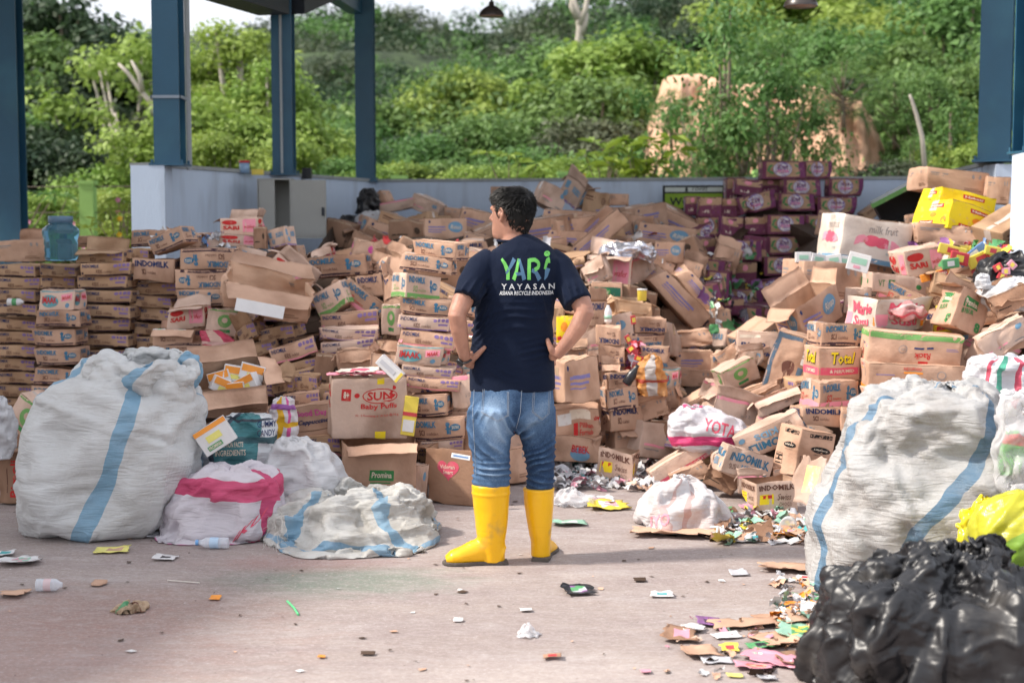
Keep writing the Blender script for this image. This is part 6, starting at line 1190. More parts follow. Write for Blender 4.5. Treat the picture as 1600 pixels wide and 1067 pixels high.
# right heap
for a in [('rinso', 1187, 535, 70, 33, 2, 6, 1, 0, 9.0, 'pale carton lettered Rinso at the edge of the right heap'), ('plain', 1143, 553, 48, 26, -32, 16, 2, 0, 9.2, 'plain carton leaning left of the Rinso carton'), ('plainl', 1172, 560, 40, 26, -6, 10, 3, 2, 9.0, 'ripped open carton directly under the Rinso carton'), ('greenlogo', 1158, 586, 62, 36, -22, -20, 2, 0, 8.9, 'carton with a vertical green strip tilted left of the blue-framed one'),
          ('redb', 1122, 610, 60, 30, 12, 10, 3, 0, 9.0, 'red-lettered carton squashed above the torn pink-banded one'), ('framed', 1238, 572, 76, 98, 17, 16, 2, 0, 8.6, 'big upended carton with ripped blue-edged flaps and a stain'), ('plain', 1192, 612, 60, 18, -24, 6, 3, 1, 8.6, 'lifted cardboard flap below the stained carton'), ('redb', 1148, 642, 76, 38, 14, -10, 2, 2, 8.5, 'torn pink-banded carton above the upside-down kids carton'), ('redb', 1215, 628, 74, 26, -24, 10, 2, 1, 8.4, 'open pink-edged carton behind the upside-down kids carton'),
          ('sci', 1320, 523, 78, 36, 2, -14, 1, 0, 8.35, 'worn blue-lettered milk carton, topmost of the stack with the yellow-lettered Total carton'), ('total', 1313, 570, 72, 54, 1, -12, 0, 0, 8.25, 'carton lettered Total in yellow above a pink band'), ('scir', 1309, 617, 76, 44, 2, -18, 2, 0, 8.15, 'torn pink-based milk carton under the Total carton'), ('scib', 1290, 652, 84, 32, 1, -14, 1, 0, 8.1, 'blue-lettered milk carton at the bottom of the Total stack'),
          ('kidsbig', 1205, 682, 108, 42, 154, 8, 2, 0, 7.95, 'upside-down kids milk carton stained with mud'), ('lifeb', 1272, 712, 66, 80, 14, -24, 1, 0, 7.75, 'upright carton marked 6 in a square beside the big right sack'), ('kidsbig', 1168, 726, 84, 46, 18, -16, 2, 0, 7.75, 'muddy kids milk carton leaning above the open brown-lettered one'), ('redb', 1172, 756, 40, 28, -4, 10, 2, 2, 7.7, 'small pink-topped carton behind the open brown-lettered one'),
          ('swiss', 1214, 777, 72, 50, -2, -14, 1, 6, 7.45, 'open brown-lettered milk carton with a blackened base, in front of the right heap'), ('plainb', 1128, 752, 54, 34, 30, 10, 3, 3, 7.9, 'shredded carton left of the muddy kids carton'), ('plain', 1232, 740, 46, 26, -10, 0, 3, 0, 7.8, 'orange-tinged crushed carton behind the carton marked 6'), ('sgm', 1072, 722, 122, 28, -31, -4, 1, 0, 8.2, 'long pink-edged carton sloping up from the ground to the kids carton'), ('plain', 1080, 745, 60, 26, -26, 0, 3, 0, 8.1, 'brown cardboard lying under the long pink-edged carton'), ('plain', 1075, 650, 74, 34, -28, 10, 3, 3, 8.9, 'opened brown carton above the pink and white bag'),
          ('oval', 1283, 490, 92, 60, -24, -30, 1, 4, 8.9, 'tilted open carton with a round blue badge and a long flap'), ('plain', 1300, 440, 104, 62, 4, -12, 1, 6, 9.3, 'large open carton heaped with white packs'), ('candy', 1369, 378, 118, 72, 9, -12, 1, 0, 9.8, 'white carton printed with a string of pink sweets'), ('plain', 1350, 425, 90, 36, 10, 0, 1, 0, 9.9, 'brown carton base directly under the sweets carton'), ('vt', 1412, 446, 108, 30, 6, -8, 1, 0, 9.2, 'long pale carton with green marks below the sweets carton'), ('marie', 1415, 492, 104, 54, 2, -20, 2, 6, 8.5, 'open biscuit carton lettered Marie Susu'),
          ('racik', 1434, 546, 152, 50, 184, 3, 1, 0, 8.1, 'long green-edged carton, upper of two behind the big right sack'), ('orangeb', 1434, 591, 154, 42, 3, 3, 1, 0, 8.0, 'long orange-edged carton under the green-edged one'), ('orangeb', 1400, 618, 92, 18, 2, 0, 1, 0, 7.9, 'orange strip of a third long carton just over the big sack'), ('pgreen', 1520, 487, 62, 64, 20, -20, 2, 4, 8.3, 'upturned carton with a green label at the upper right'), ('plainb', 1578, 470, 60, 36, -24, 10, 3, 3, 8.2, 'open torn carton under the white knotted bag'), ('plainl', 1572, 530, 84, 40, -30, 8, 3, 0, 7.9, 'pale carton with a ripped corrugated end above the striped bag'),
          ('redp', 1452, 408, 76, 44, -14, -14, 2, 0, 9.4, 'lilac-pink carton with red lettering left of the colourful packets'), ('plain', 1487, 368, 106, 34, 5, 6, 2, 0, 9.7, 'brown carton pressed directly under the yellow cartons'), ('yellowc', 1512, 322, 96, 42, 12, -10, 1, 0, 10.1, 'glossy yellow snack carton, upper of the two'), ('yellowc', 1522, 346, 104, 46, 14, -28, 1, 0, 9.8, 'glossy yellow snack carton, lower and nearer of the two'), ('plain', 1497, 284, 104, 36, 6, -8, 1, 0, 10.6, 'wide carton in shade above the yellow cartons, under the blue columns'), ('plain', 1560, 298, 36, 42, 4, 10, 1, 0, 10.5, 'square carton beside the pier, right of the wide shaded one'), ('plaino', 1378, 322, 62, 16, -36, 0, 1, 0, 13.0, 'narrow brown carton leaning on the rear wall right of the purple heap'),
          ('plain', 1508, 422, 54, 26, -16, 10, 2, 1, 9.2, 'open carton under the colourful packets'), ('plaino', 1487, 448, 58, 34, 12, 10, 2, 1, 8.9, 'open ochre carton right of the long pale one'), ('plainl', 1340, 470, 40, 40, 4, 10, 2, 0, 9.0, 'carton edge between the open oval carton and the biscuit carton'), ('yellowp', 1478, 500, 30, 44, 4, 10, 1, 0, 8.5, 'small yellow-orange carton right of the biscuit carton'), ('plain', 1450, 345, 60, 30, -10, 10, 2, 0, 10.6, 'carton in shadow left of the yellow cartons'), ('plain', 1345, 660, 60, 40, 5, 10, 2, 0, 8.0, 'carton corner behind the upper edge of the big right sack'), ('plain', 1562, 660, 112, 62, 0, 6, 1, 0, 7.3, 'carton under the striped bag, hidden behind the big right sack'), ('plainb', 1562, 745, 120, 90, 0, 6, 1, 0, 7.25, 'brown carton standing on the ground behind the big right sack'),
          ('bimoli', 18, 753, 56, 84, 0, 10, 1, 0, 7.7, 'tall carton with red lettering up its side, left of the big blue-striped sack'), ('greenlogo', 40, 655, 62, 62, 35, 24, 1, 0, 8.3, 'carton with a green ring and pink stripe tipped behind the big left sack'), ('plainb', 55, 690, 60, 46, 30, 10, 1, 0, 8.6, 'brown carton wedged behind the big left sack')]:
    put(a[0], a[1], a[2], a[3], a[4], roll=a[5], yaw=a[6], var=a[7], op=a[8], Y=a[9], label=a[10])
# flattened lid and red carton at the left crest
put('plain', 30, 392, 86, 34, roll=-2, yaw=12, var=1, op=4, Y=9.9, d=1.2, label='wide open carton with pale raised flaps at the left border, beside the blue jar')
put('plainb', 140, 378, 36, 18, roll=2, Y=9.9, var=1, label='small reddish-brown carton just right of the blue jar')
# open carton of orange packs
put('plain', 362, 630, 112, 56, roll=-6, yaw=-20, pitch=30, var=1, op=1, Y=7.75, d=1.0, label='open carton of orange packs right of the big left sack')
# ---- cartons showing in the gaps between the front ones
GAP = random.Random(11); NG = 0
occ = [(c[2], c[3]) for c in CARTONS]
KS = {'L': ['kids', 'sci', 'kids', 'kidr', 'scib', 'plainb', 'kidp'], 'B': ['lines', 'plain', 'plaino', 'oval', 'plainl', 'plainb'], 'P': ['ichi', 'ichis'], 'R': ['plain', 'redb', 'lines', 'scib', 'sci', 'plaino', 'kids', 'scir', 'bluep']}
for py in range(330, 760, 34):
    for px in range(345, 1640, 50):
        top = 388 if px < 500 else 385 if px < 560 else 330 if px < 1060 else 345 if px < 1360 else 330 if px < 1440 else 345
        bot = 720 if px < 640 else 700 if px < 740 else 740 if px < 870 else 700 if px < 1040 else 715 if px < 1180 else 690
        if 755 < px < 860 and py > 430: continue
        if py < top + 14 or py > bot - 10: continue
        if px > 1280 and py > 610: continue
        k = 'L' if px < 760 and py > 390 else 'B' if px < 1090 else 'P' if px < 1330 and py < 520 else 'R'
        kk = GAP.choice(KS[k]); Y = Yf(px, py) + GAP.uniform(.42, .60)
        if k == 'P' and px > 1170 and py < 440: continue
        x, y = px + GAP.uniform(-14, 14), py + GAP.uniform(-9, 9)
        put(kk, x, y, KIND[kk][0] * ppm(Y) * GAP.uniform(.95, 1.1), None, roll=GAP.uniform(-28, 28), yaw=GAP.uniform(-35, 35), pitch=GAP.uniform(-12, 12), var=GAP.choice([0, 1, 1, 2]), Y=Y, label=None); NG += 1
GAPKEEP, GAPMASS = {0, 1, 2, 4, 5, 6, 8, 9, 10, 11, 12, 17, 21, 151, 24, 152, 27, 28, 29, 42, 43, 170, 49, 186, 64, 67, 68, 70, 71, 76, 77, 218, 93, 95, 103, 108, 115, 116, 117, 118, 120, 124}, {128, 130, 132, 133, 7, 135, 136, 137, 138, 139, 140, 143, 144, 19, 148, 22, 23, 150, 25, 26, 154, 158, 160, 162, 163, 164, 40, 168, 172, 45, 46, 48, 50, 179, 181, 55, 183, 59, 61, 62, 189, 190, 193, 66, 194, 195, 203, 204, 78, 79, 81, 82, 83, 84, 85, 209, 210, 88, 214, 215, 216, 92, 219, 220, 98, 99, 100, 102, 104, 106, 107, 110, 111, 112, 114, 127}
# the largest showing ones stay cartons of their own, the many slivers behind become one mass, the unseen go
if GAPKEEP is not None:
    g0 = len(CARTONS) - NG; mass = MB(); mm = []; keep = CARTONS[:g0]
    for i, c in enumerate(CARTONS[g0:]):
        if i in GAPKEEP: keep.append(c); continue
        o = c[0]; ch = [x for x in bpy.data.objects if x.parent == o]
        if i in GAPMASS:
            bpy.context.view_layer.update()
            for q in [o] + ch:
                me = q.data; V = np.empty(len(me.vertices) * 3); me.vertices.foreach_get('co', V); M_ = np.array(o.matrix_world); V = V.reshape(-1, 3) @ M_[:3, :3].T + M_[:3, 3]; base = mass.n; mass.v.append(V); mass.n += len(V)
                for p_ in me.polygons:
                    m_ = me.materials[p_.material_index]
                    if m_ not in mm: mm.append(m_)
                    mass.f.append(tuple(v + base for v in p_.vertices)); mass.m.append(mm.index(m_))
        for q in ch + [o]: bpy.data.objects.remove(q)
    CARTONS = keep; NG = len(GAPKEEP)
    o = mass.build('cartons', mm, None, True); tag(o, 'jumble of further cartons glimpsed behind the front ones', 'carton', kind='stuff')
# ---- board filler inside the heaps, its near-black colour stands in for gap shade
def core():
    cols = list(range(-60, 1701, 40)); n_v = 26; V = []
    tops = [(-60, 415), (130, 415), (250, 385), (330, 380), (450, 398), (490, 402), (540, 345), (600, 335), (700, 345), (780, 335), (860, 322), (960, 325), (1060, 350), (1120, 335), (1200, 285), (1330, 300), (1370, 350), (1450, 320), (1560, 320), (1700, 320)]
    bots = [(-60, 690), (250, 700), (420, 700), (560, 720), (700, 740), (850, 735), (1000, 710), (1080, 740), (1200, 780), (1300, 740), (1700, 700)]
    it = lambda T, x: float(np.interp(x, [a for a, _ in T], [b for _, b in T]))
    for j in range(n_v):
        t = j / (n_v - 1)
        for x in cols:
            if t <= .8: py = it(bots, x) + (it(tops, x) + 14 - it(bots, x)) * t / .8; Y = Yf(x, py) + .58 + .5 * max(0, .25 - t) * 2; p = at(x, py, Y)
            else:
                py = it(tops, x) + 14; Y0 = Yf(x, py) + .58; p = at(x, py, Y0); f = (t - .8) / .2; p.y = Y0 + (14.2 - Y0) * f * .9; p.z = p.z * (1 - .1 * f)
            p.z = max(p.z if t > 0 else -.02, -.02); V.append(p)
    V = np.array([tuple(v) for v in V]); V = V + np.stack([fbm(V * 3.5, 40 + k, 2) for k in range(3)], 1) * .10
    mb = MB(); mb.grid(V, len(cols), n_v); o = mb.build('gap_shade_core', INK['kd']); tag(o, 'cardboard filler inside the heaps, coloured dark for the shade in the gaps', 'cardboard', kind='stuff')
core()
# ------------------------------------------------------------------ sacks and bags
def sack_mat(name, base, stripes=(), dirt=.25, weave=1.0, rough=.42, vstripes=(), trans=.22, dcol=(.42, .38, .34), wob=.03, spec=.35, wrot=.22):
    m = bpy.data.materials.new(name); m.use_nodes = True; N, L = m.node_tree.nodes, m.node_tree.links; b = N['Principled BSDF']
    tc = N.new('ShaderNodeTexCoord'); sp = N.new('ShaderNodeSeparateXYZ'); L.new(tc.outputs['UV'], sp.inputs[0])
    nz = N.new('ShaderNodeTexNoise'); nz.inputs['Scale'].default_value = 2.5; nz.inputs['Detail'].default_value = 3; L.new(tc.outputs['Object'], nz.inputs['Vector'])
    ns = N.new('ShaderNodeTexNoise'); ns.inputs['Scale'].default_value = 5; ns.inputs['Detail'].default_value = 8; ns.inputs['Roughness'].default_value = .7; L.new(tc.outputs['Object'], ns.inputs['Vector'])
    def M(op, a, b_, c=None):
        q = N.new('ShaderNodeMath'); q.operation = op
        for i, x in enumerate((a, b_, c)):
            if x is None: continue
            if isinstance(x, (int, float)): q.inputs[i].default_value = x
            else: L.new(x, q.inputs[i])
        return q.outputs[0]
    def mix(f, a, b_):
        x = N.new('ShaderNodeMix'); x.data_type = 'RGBA'; L.new(f, x.inputs[0])
        for i, v in ((6, a), (7, b_)):
            if isinstance(v, tuple): x.inputs[i].default_value = (*v, 1)
            else: L.new(v, x.inputs[i])
        return x.outputs[2]
    mr = N.new('ShaderNodeMapRange'); mr.inputs[1].default_value = .45; mr.inputs[2].default_value = .72; mr.inputs[4].default_value = dirt * 1.6; L.new(ns.outputs[0], mr.inputs[0])
    c = mix(mr.outputs[0], tuple(base), tuple(dcol))
    for lst, ch in ((stripes, 0), (vstripes, 1)):
        w_ = M('MULTIPLY_ADD', M('SUBTRACT', nz.outputs[0], .5), wob, sp.outputs[ch])
        for st in lst:
            ctr, wd, col = st[:3]; ws = w_ if len(st) < 4 else M('SUBTRACT', w_, M('MULTIPLY', M('SUBTRACT', sp.outputs[1 - ch], .5), st[3]))
            f = M('LESS_THAN', M('ABSOLUTE', M('SUBTRACT', ws, ctr), None), wd / 2); c = mix(M('MULTIPLY', f, M('SUBTRACT', 1.0, M('MULTIPLY', mr.outputs[0], .4))), c, tuple(col))
    L.new(c, b.inputs['Base Color']); b.inputs['Roughness'].default_value = rough; b.inputs['Specular IOR Level'].default_value = spec
    bp = N.new('ShaderNodeBump'); bp.inputs['Strength'].default_value = .55 * weave; bp.inputs['Distance'].default_value = .004
    n3 = N.new('ShaderNodeTexNoise'); n3.inputs['Scale'].default_value = 45; n3.inputs['Detail'].default_value = 6; L.new(tc.outputs['Object'], n3.inputs['Vector'])
    wv = N.new('ShaderNodeTexWave'); wv.inputs['Scale'].default_value = 60; wv.inputs['Distortion'].default_value = .8; L.new(tc.outputs['Object'], wv.inputs['Vector'])
    mpw = N.new('ShaderNodeMapping'); mpw.inputs['Scale'].default_value = (2.6, 2.6, 15); mpw.inputs['Rotation'].default_value = (0, wrot, 0); L.new(tc.outputs['Object'], mpw.inputs[0])
    n4 = N.new('ShaderNodeTexNoise'); n4.inputs['Scale'].default_value = 2.2; n4.inputs['Detail'].default_value = 5; n4.inputs['Distortion'].default_value = .6; L.new(mpw.outputs[0], n4.inputs['Vector'])
    rdg = M('MULTIPLY', M('ABSOLUTE', M('SUBTRACT', n4.outputs[0], .5), None), -9.0)
    L.new(M('ADD', M('MULTIPLY_ADD', wv.outputs['Fac'], .6, n3.outputs[0]), M('MULTIPLY', rdg, 1.3)), bp.inputs['Height']); L.new(bp.outputs[0], b.inputs['Normal'])
    if trans:
        t = N.new('ShaderNodeBsdfTranslucent'); L.new(c, t.inputs[0]); ms = N.new('ShaderNodeMixShader'); ms.inputs[0].default_value = trans; L.new(b.outputs[0], ms.inputs[1]); L.new(t.outputs[0], ms.inputs[2]); L.new(ms.outputs[0], N['Material Output'].inputs[0])
    return m
def sheer(name, col, alpha=.45, rough=.18):
    m = bpy.data.materials.new(name); m.use_nodes = True; N, L = m.node_tree.nodes, m.node_tree.links; b = N['Principled BSDF']
    b.inputs['Base Color'].default_value = (*col, 1); b.inputs['Roughness'].default_value = rough; b.inputs['Specular IOR Level'].default_value = .6
    fr = N.new('ShaderNodeLayerWeight'); fr.inputs[0].default_value = .4; mr = N.new('ShaderNodeMapRange'); mr.inputs[3].default_value = alpha; mr.inputs[4].default_value = min(1, alpha + .5); L.new(fr.outputs['Facing'], mr.inputs[0]); L.new(mr.outputs[0], b.inputs['Alpha']); return m
BLACKP = mat('black_plastic', (.012, .012, .014), .40, .3, 8, .15, 22, spec=.55, col2=(.06, .055, .05), c2scale=5, c2lo=.58, c2hi=.72)
def bag(name, levels, Y, mats, label, cat='bag', depth=.8, maxd=.4, nu=110, nv=90, power=2.3, ex=1.09, ey=1.07, it=130, pull=.015, seed=1, floor=.004, noise=.006, nscale=14, bend=.2, dys=None, shift=None, group=None, parent=None, thick=0, cap=True, warp=.015, cr=(34, .26, .020, .55), cr2=(90, .14, .008, .5), bias='fan', lv=None, rim=0):
    """levels: (py, px_left, px_right) bottom to top -> crumpled closed bag at distance Y"""
    rings = []
    for i, l in enumerate(levels):
        y = Y + (l[3] if len(l) > 3 else 0); a, b_ = at(l[1], l[0], y), at(l[2], l[0], y); rx = (b_.x - a.x) / 2; ry = min(max(rx * depth, .0), maxd)
        rings.append(((a.x + b_.x) / 2, y, max((a.z + b_.z) / 2, floor), rx, ry, 0))
    V = loft(rings, nu, nv, power); V0 = V.copy()
    if warp: V = V + np.stack([fbm(V * (1.6 / max(.15, V[:, 0].max() - V[:, 0].min())) * 2, seed + 31 + k, 3) for k in range(3)], 1) * warp * max(.3, (V[:, 0].max() - V[:, 0].min()) / .8)
    V[:, 2] = np.maximum(V[:, 2], floor)
    if rim:
        vv = np.repeat(np.linspace(0, 1, nv), nu); th = np.tile(np.linspace(0, 2 * np.pi, nu, endpoint=False), nv); wv = np.clip((vv - rim[1]) / (1 - rim[1]), 0, 1)
        V[:, 2] += wv * rim[0] * (np.sin(2 * th + rim[2]) + .6 * np.sin(5 * th + 1) + .3 * np.sin(9 * th))
    big = max(V[:, 0].max() - V[:, 0].min(), V[:, 2].max() - V[:, 2].min()); k = big / .8
    if lv is None: lv = ((max(3, nu // 16), 1 + (ex - 1) * 1.5, 50), (max(2, nu // 36), 1 + (ex - 1) * .7, 40))
    V = crumple_ms(V, nu, nv, True, lv, pull, seed, .02 * k, floor)
    for ax in (0, 2):    # keep the measured outline
        a0, a1, b0, b1 = V0[:, ax].min(), V0[:, ax].max(), np.percentile(V[:, ax], .6), np.percentile(V[:, ax], 99.4); V[:, ax] = a0 + (V[:, ax] - b0) * (a1 - a0) / (b1 - b0)
    if cr: V = creases(V, grid_normals(V, nu, nv), cr[0], cr[1] * k, cr[2] * k, cr[3], seed + 5, bias)
    if cr2: V = creases(V, grid_normals(V, nu, nv), cr2[0], cr2[1] * k, cr2[2] * k, cr2[3], seed + 6, bias)
    V[:, 2] = np.maximum(V[:, 2], floor)
    org = np.array([rings[0][0], Y, floor if rings[0][2] < .3 else rings[0][2]]); V = V - org
    o = grid_obj(name, V, nu, nv, mats, parent, True, True, cap, thick)
    if parent is None: o.location = org; tag(o, label, cat, group)
    else: o.location = Vector(org) - parent.location
    o['_w'] = 1; del o['_w']; return o, V + org
def lay(o, pts_uv, faces, f, m, name='print', off=.003, dirn=(0, 1, 0)):
    """put flat lettering on the near side of object o: f maps (u,v) to a photo pixel"""
    me = o.data; V = np.empty(len(me.vertices) * 3); me.vertices.foreach_get('co', V); V = V.reshape(-1, 3) + np.array(o.location)
    bt = BVHTree.FromPolygons([tuple(v) for v in V], [tuple(p.vertices) for p in me.polygons]); D = Vector(dirn); out = []
    for u, v in pts_uv:
        x, y = f(u, v); q = at(x, y, o.location.y); O_ = Vector((0, 0, CAM_H)); D = (q - O_).normalized(); h = bt.ray_cast(O_, D); p = (h[0] - D * off) if h[0] else q - D * .2
        out.append(tuple(p - o.location))
    mb = MB(); mb.add(out, faces); return mb.build(name, m, o)
WV = (.66, .67, .68)
S_BLUE = (.25, .43, .58)
# big left sack
SM1 = sack_mat('woven_sack_left', (.70, .71, .71), [(.535, .030, S_BLUE, .10), (.275, .03, S_BLUE), (.80, .035, S_BLUE)], .22)
o, V = bag('woven_sack', [(861, 118, 150, -.10), (857, 92, 172, -.06), (842, 70, 215, -.02), (815, 50, 250), (780, 40, 282), (740, 38, 302), (700, 46, 312), (660, 56, 316), (630, 68, 316), (600, 88, 312), (575, 116, 308), (560, 134, 304, .01), (556, 142, 298, .02), (570, 150, 290, .03), (600, 165, 280, .04), (640, 178, 268, .04)], 7.05, SM1, 'bulging white woven sack with a diagonal blue stripe, left of the pink-striped bag', 'sack', .78, .36, 150, 130, ex=1.075, ey=1.055, it=170, pull=.012, seed=3, cap=True, cr=(46, .32, .022, .55), cr2=(170, .20, .0075, .5), bias=(1, 0, -.18), rim=(.03, .62, 1.0))
S1 = o
o2, _ = bag('sack_mouth', [(612, 150, 306, .02), (592, 132, 310, .01), (572, 130, 309), (556, 136, 306), (549, 146, 300, .01), (560, 156, 292, .02), (590, 166, 284, .03)], 7.05, SM1, None, parent=S1, depth=.78, maxd=.36, nu=170, nv=70, ex=1.14, seed=18, cap=False, warp=.02, thick=.003, cr=(40, .2, .03, .7), cr2=(110, .12, .009, .5), rim=(.05, .2, 2.4))
# big right sack
SM2 = sack_mat('woven_sack_right', (.54, .535, .53), [(.505, .023, (.13, .23, .34), .30), (.30, .022, (.15, .26, .38)), (.86, .03, (.2, .33, .45))], .5, dcol=(.33, .29, .26), wob=.05, wrot=.5)
bag('woven_sack', [(972, 1290, 1450, -.1), (950, 1275, 1500, -.05), (905, 1264, 1545), (860, 1264, 1585), (810, 1266, 1606), (760, 1282, 1612), (710, 1300, 1608), (665, 1322, 1596), (632, 1346, 1578), (612, 1385, 1560), (603, 1430, 1540), (601, 1470, 1500)], 5.95, SM2, 'huge grimy white woven sack with a blue stripe, behind the black plastic bag', 'sack', .75, .38, 170, 150, ex=1.08, ey=1.07, it=170, pull=.010, seed=5, cr=(70, .34, .022, .5), cr2=(240, .22, .008, .5), bias=(.9, 0, -.55))
# pink and white bag, left
PK = sack_mat('pink_bag_left', (.74, .70, .75), [(.66, .05, (.62, .08, .20))], .08, vstripes=[(.60, .13, (.70, .10, .22)), (.20, .06, (.70, .22, .42))], wob=.16, rough=.4, trans=.25)
o, V = bag('printed_bag', [(862, 262, 300, -.05), (860, 248, 412, -.03), (848, 250, 432), (815, 262, 440), (780, 276, 442), (752, 290, 438), (735, 305, 420), (728, 330, 400), (735, 345, 380)], 6.92, PK, 'pinkish-white bag with magenta stripes and lettering, between the two big pale sacks', 'bag', .6, .26, 130, 100, ex=1.10, cr=(26, .40, .028, .55), bias=(.8, 0, .45), ey=1.08, seed=12, nscale=8, warp=.015, pull=.014, it=150)
V2, F2, _ = text2d('iKU', .02, sub=.25); lay(o, V2, F2, lambda u, v: (366 + 46 * u + 14 * v - 6, 845 - 38 * u - 22 * v + 6), INK['pink'])
V2, F2, _ = text2d('susu enak', .0, sub=.3); lay(o, V2, F2, lambda u, v: (400 + 26 * u + 5 * v, 846 - 32 * u - 5 * v), INK['rose'])
# flattened heap sack
FL = sack_mat('flat_sack', (.67, .66, .63), [(.36, .03, S_BLUE), (.60, .035, S_BLUE)], .5, vstripes=[(.34, .05, (.25, .42, .58))], wob=.16, dcol=(.40, .36, .30))
o, V = bag('emptied_sack', [(878, 500, 600, -.28), (872, 428, 650, -.18), (852, 414, 678, -.05), (828, 416, 684), (806, 424, 676, .05), (785, 440, 660, .08), (766, 466, 640, .09), (756, 490, 620, .1), (764, 510, 596, .1), (785, 525, 580, .08)], 6.92, FL, 'slumped empty sack with pale blue checks, lying left of the left boot', 'sack', .92, .42, 190, 130, power=2.2, ex=1.09, ey=1.14, it=150, pull=.02, seed=21, warp=.03, cr=(60, .40, .024, .85), cr2=(150, .3, .008, .6), bias=(1, .2, .05))
# loose threads
mb = MB(); rs = np.random.RandomState(4)
for i in range(70):
    px = rs.choice([rs.uniform(416, 445), rs.uniform(420, 680)], p=[.5, .5]); py = rs.uniform(800, 850) if px < 445 else rs.uniform(862, 876); a = at(px, py, 6.55 if py > 855 else 6.62); a.z = max(a.z, .01); d = rs.normal(size=3) * .03
    mb.tube([tuple(a), tuple(np.array(a) + d * .6 + np.array([0, -.02, .0])), tuple(np.maximum(np.array(a) + d + np.array([0, -.03, -.03]), (-9, -9, .004)))], .0008, 3)
q = mb.build('loose_thread', mat('thread', (.62, .6, .55), .6), o); q['kind'] = 'stuff'; q.location = -o.location
W2 = sack_mat('white_bag', (.72, .72, .74), [], .15, rough=.4, trans=.25)
bag('plastic_bag', [(800, 420, 540), (770, 412, 546), (735, 412, 536), (705, 424, 510), (688, 436, 486), (683, 448, 470)], 7.25, W2, 'crumpled white bag behind the slumped sack, below the teal-printed one', 'bag', .7, .2, 90, 60, ex=1.12, ey=1.1, seed=31, nscale=9)
TB = sack_mat('teal_bag', (.66, .68, .70), [(.50, .17, (.06, .22, .24)), (.40, .03, (.05, .07, .1))], .1, vstripes=[(.45, .09, (.05, .12, .14)), (.78, .05, (.06, .07, .09))], wob=.1, rough=.3, trans=.1)
o, V = bag('printed_bag', [(735, 318, 430), (715, 312, 436), (690, 318, 436), (668, 336, 434), (652, 352, 428), (645, 370, 420)], 7.3, TB, 'bag with teal and black print behind the white pack, above the magenta-striped bag', 'bag', .6, .2, 90, 60, ex=1.1, ey=1.08, seed=33)
for k, (x0, y0, x1, y1, t) in enumerate([(338, 700, 380, 692, 'NUTRITION FACTS'), (336, 713, 384, 704, 'INGREDIENTS'), (402, 668, 432, 658, 'GUMMY'), (402, 682, 430, 672, 'CANDY')]):
    V2, F2, _ = text2d(t, .01, sub=.3); lay(o, V2, F2, lambda u, v: (x0 + (x1 - x0) * u, y0 + (y1 - y0) * v - 2 * u), INK['cream'] if k < 2 else INK['navy'])
YB = sack_mat('flower_bag', (.74, .70, .72), [(.47, .06, (.85, .48, .03)), (.57, .04, (.75, .12, .35))], .05, vstripes=[(.3, .08, (.85, .5, .03)), (.62, .1, (.35, .12, .4))], wob=.3, rough=.3)
bag('printed_bag', [(690, 424, 462), (668, 418, 466), (645, 420, 464), (625, 426, 458), (618, 436, 450)], 7.55, YB, 'small glossy bag with yellow and pink print, left of the Cappuccino carton', 'bag', .5, .1, 60, 44, ex=1.08, ey=1.06, seed=35)
bag('plastic_bag', [(716, -30, 20), (690, -30, 26), (655, -30, 24), (630, -30, 14), (620, -25, 4)], 7.6, W2, 'white tied bag cut by the left border, above the tall red-lettered carton', 'bag', .7, .2, 70, 50, ex=1.1, ey=1.1, seed=37)
# right half bags
PB = sack_mat('pink_bag_right', (.74, .72, .76), [], .06, vstripes=[(.30, .14, (.70, .06, .20)), (.92, .05, (.7, .1, .25))], wob=.12, rough=.4, trans=.2)
o, V = bag('printed_bag', [(706, 1070, 1150), (696, 1052, 1162), (676, 1044, 1166), (655, 1046, 1150), (640, 1058, 1110), (635, 1066, 1090)], 8.3, PB, 'white bag with a crimson stripe and lettering, draped on the right heap', 'bag', .6, .2, 90, 60, ex=1.1, ey=1.08, seed=41)
V2, F2, _ = text2d('YOTA', .02, sub=.25); lay(o, V2, F2, lambda u, v: (1098 + 50 * u + 4 * v, 672 - 20 * v + 14 * u), INK['pink'])
CB = sack_mat('crumpled_bag', (.72, .70, .71), [(.53, .03, (.60, .42, .40)), (.44, .02, (.62, .45, .43))], .45, vstripes=[], wob=.35, rough=.4, dcol=(.5, .3, .26), trans=.2)
o, V = bag('plastic_bag', [(838, 1010, 1130, -.1), (830, 998, 1142), (805, 993, 1143), (782, 1000, 1128), (762, 1020, 1105), (746, 1042, 1082), (740, 1055, 1070)], 7.22, CB, 'crumpled white bag with faded red print, lying on a flat cardboard sheet', 'bag', .8, .24, 130, 90, ex=1.17, ey=1.15, seed=43, nscale=9, noise=.014, warp=.02, pull=.02)
V2, F2, _ = text2d('iYO', .03, sub=.25); lay(o, V2, F2, lambda u, v: (1016 + 30 * u, 826 - 20 * v - 6 * u), INK['rose'])
STB = sack_mat('striped_bag', (.72, .72, .75), [(.40, .022, (.66, .10, .16)), (.46, .03, (.10, .42, .30)), (.53, .022, (.66, .10, .16))], .08, wob=.06, rough=.35, trans=.2)
bag('plastic_bag', [(640, 1505, 1620), (612, 1505, 1625), (585, 1508, 1625), (562, 1520, 1622), (553, 1545, 1600)], 7.3, STB, 'white bag with thin red and green stripes, above the big right sack', 'bag', .6, .25, 90, 60, ex=1.12, ey=1.1, seed=45)
CLR = sheer('clear_plastic', (.75, .74, .76), .30)
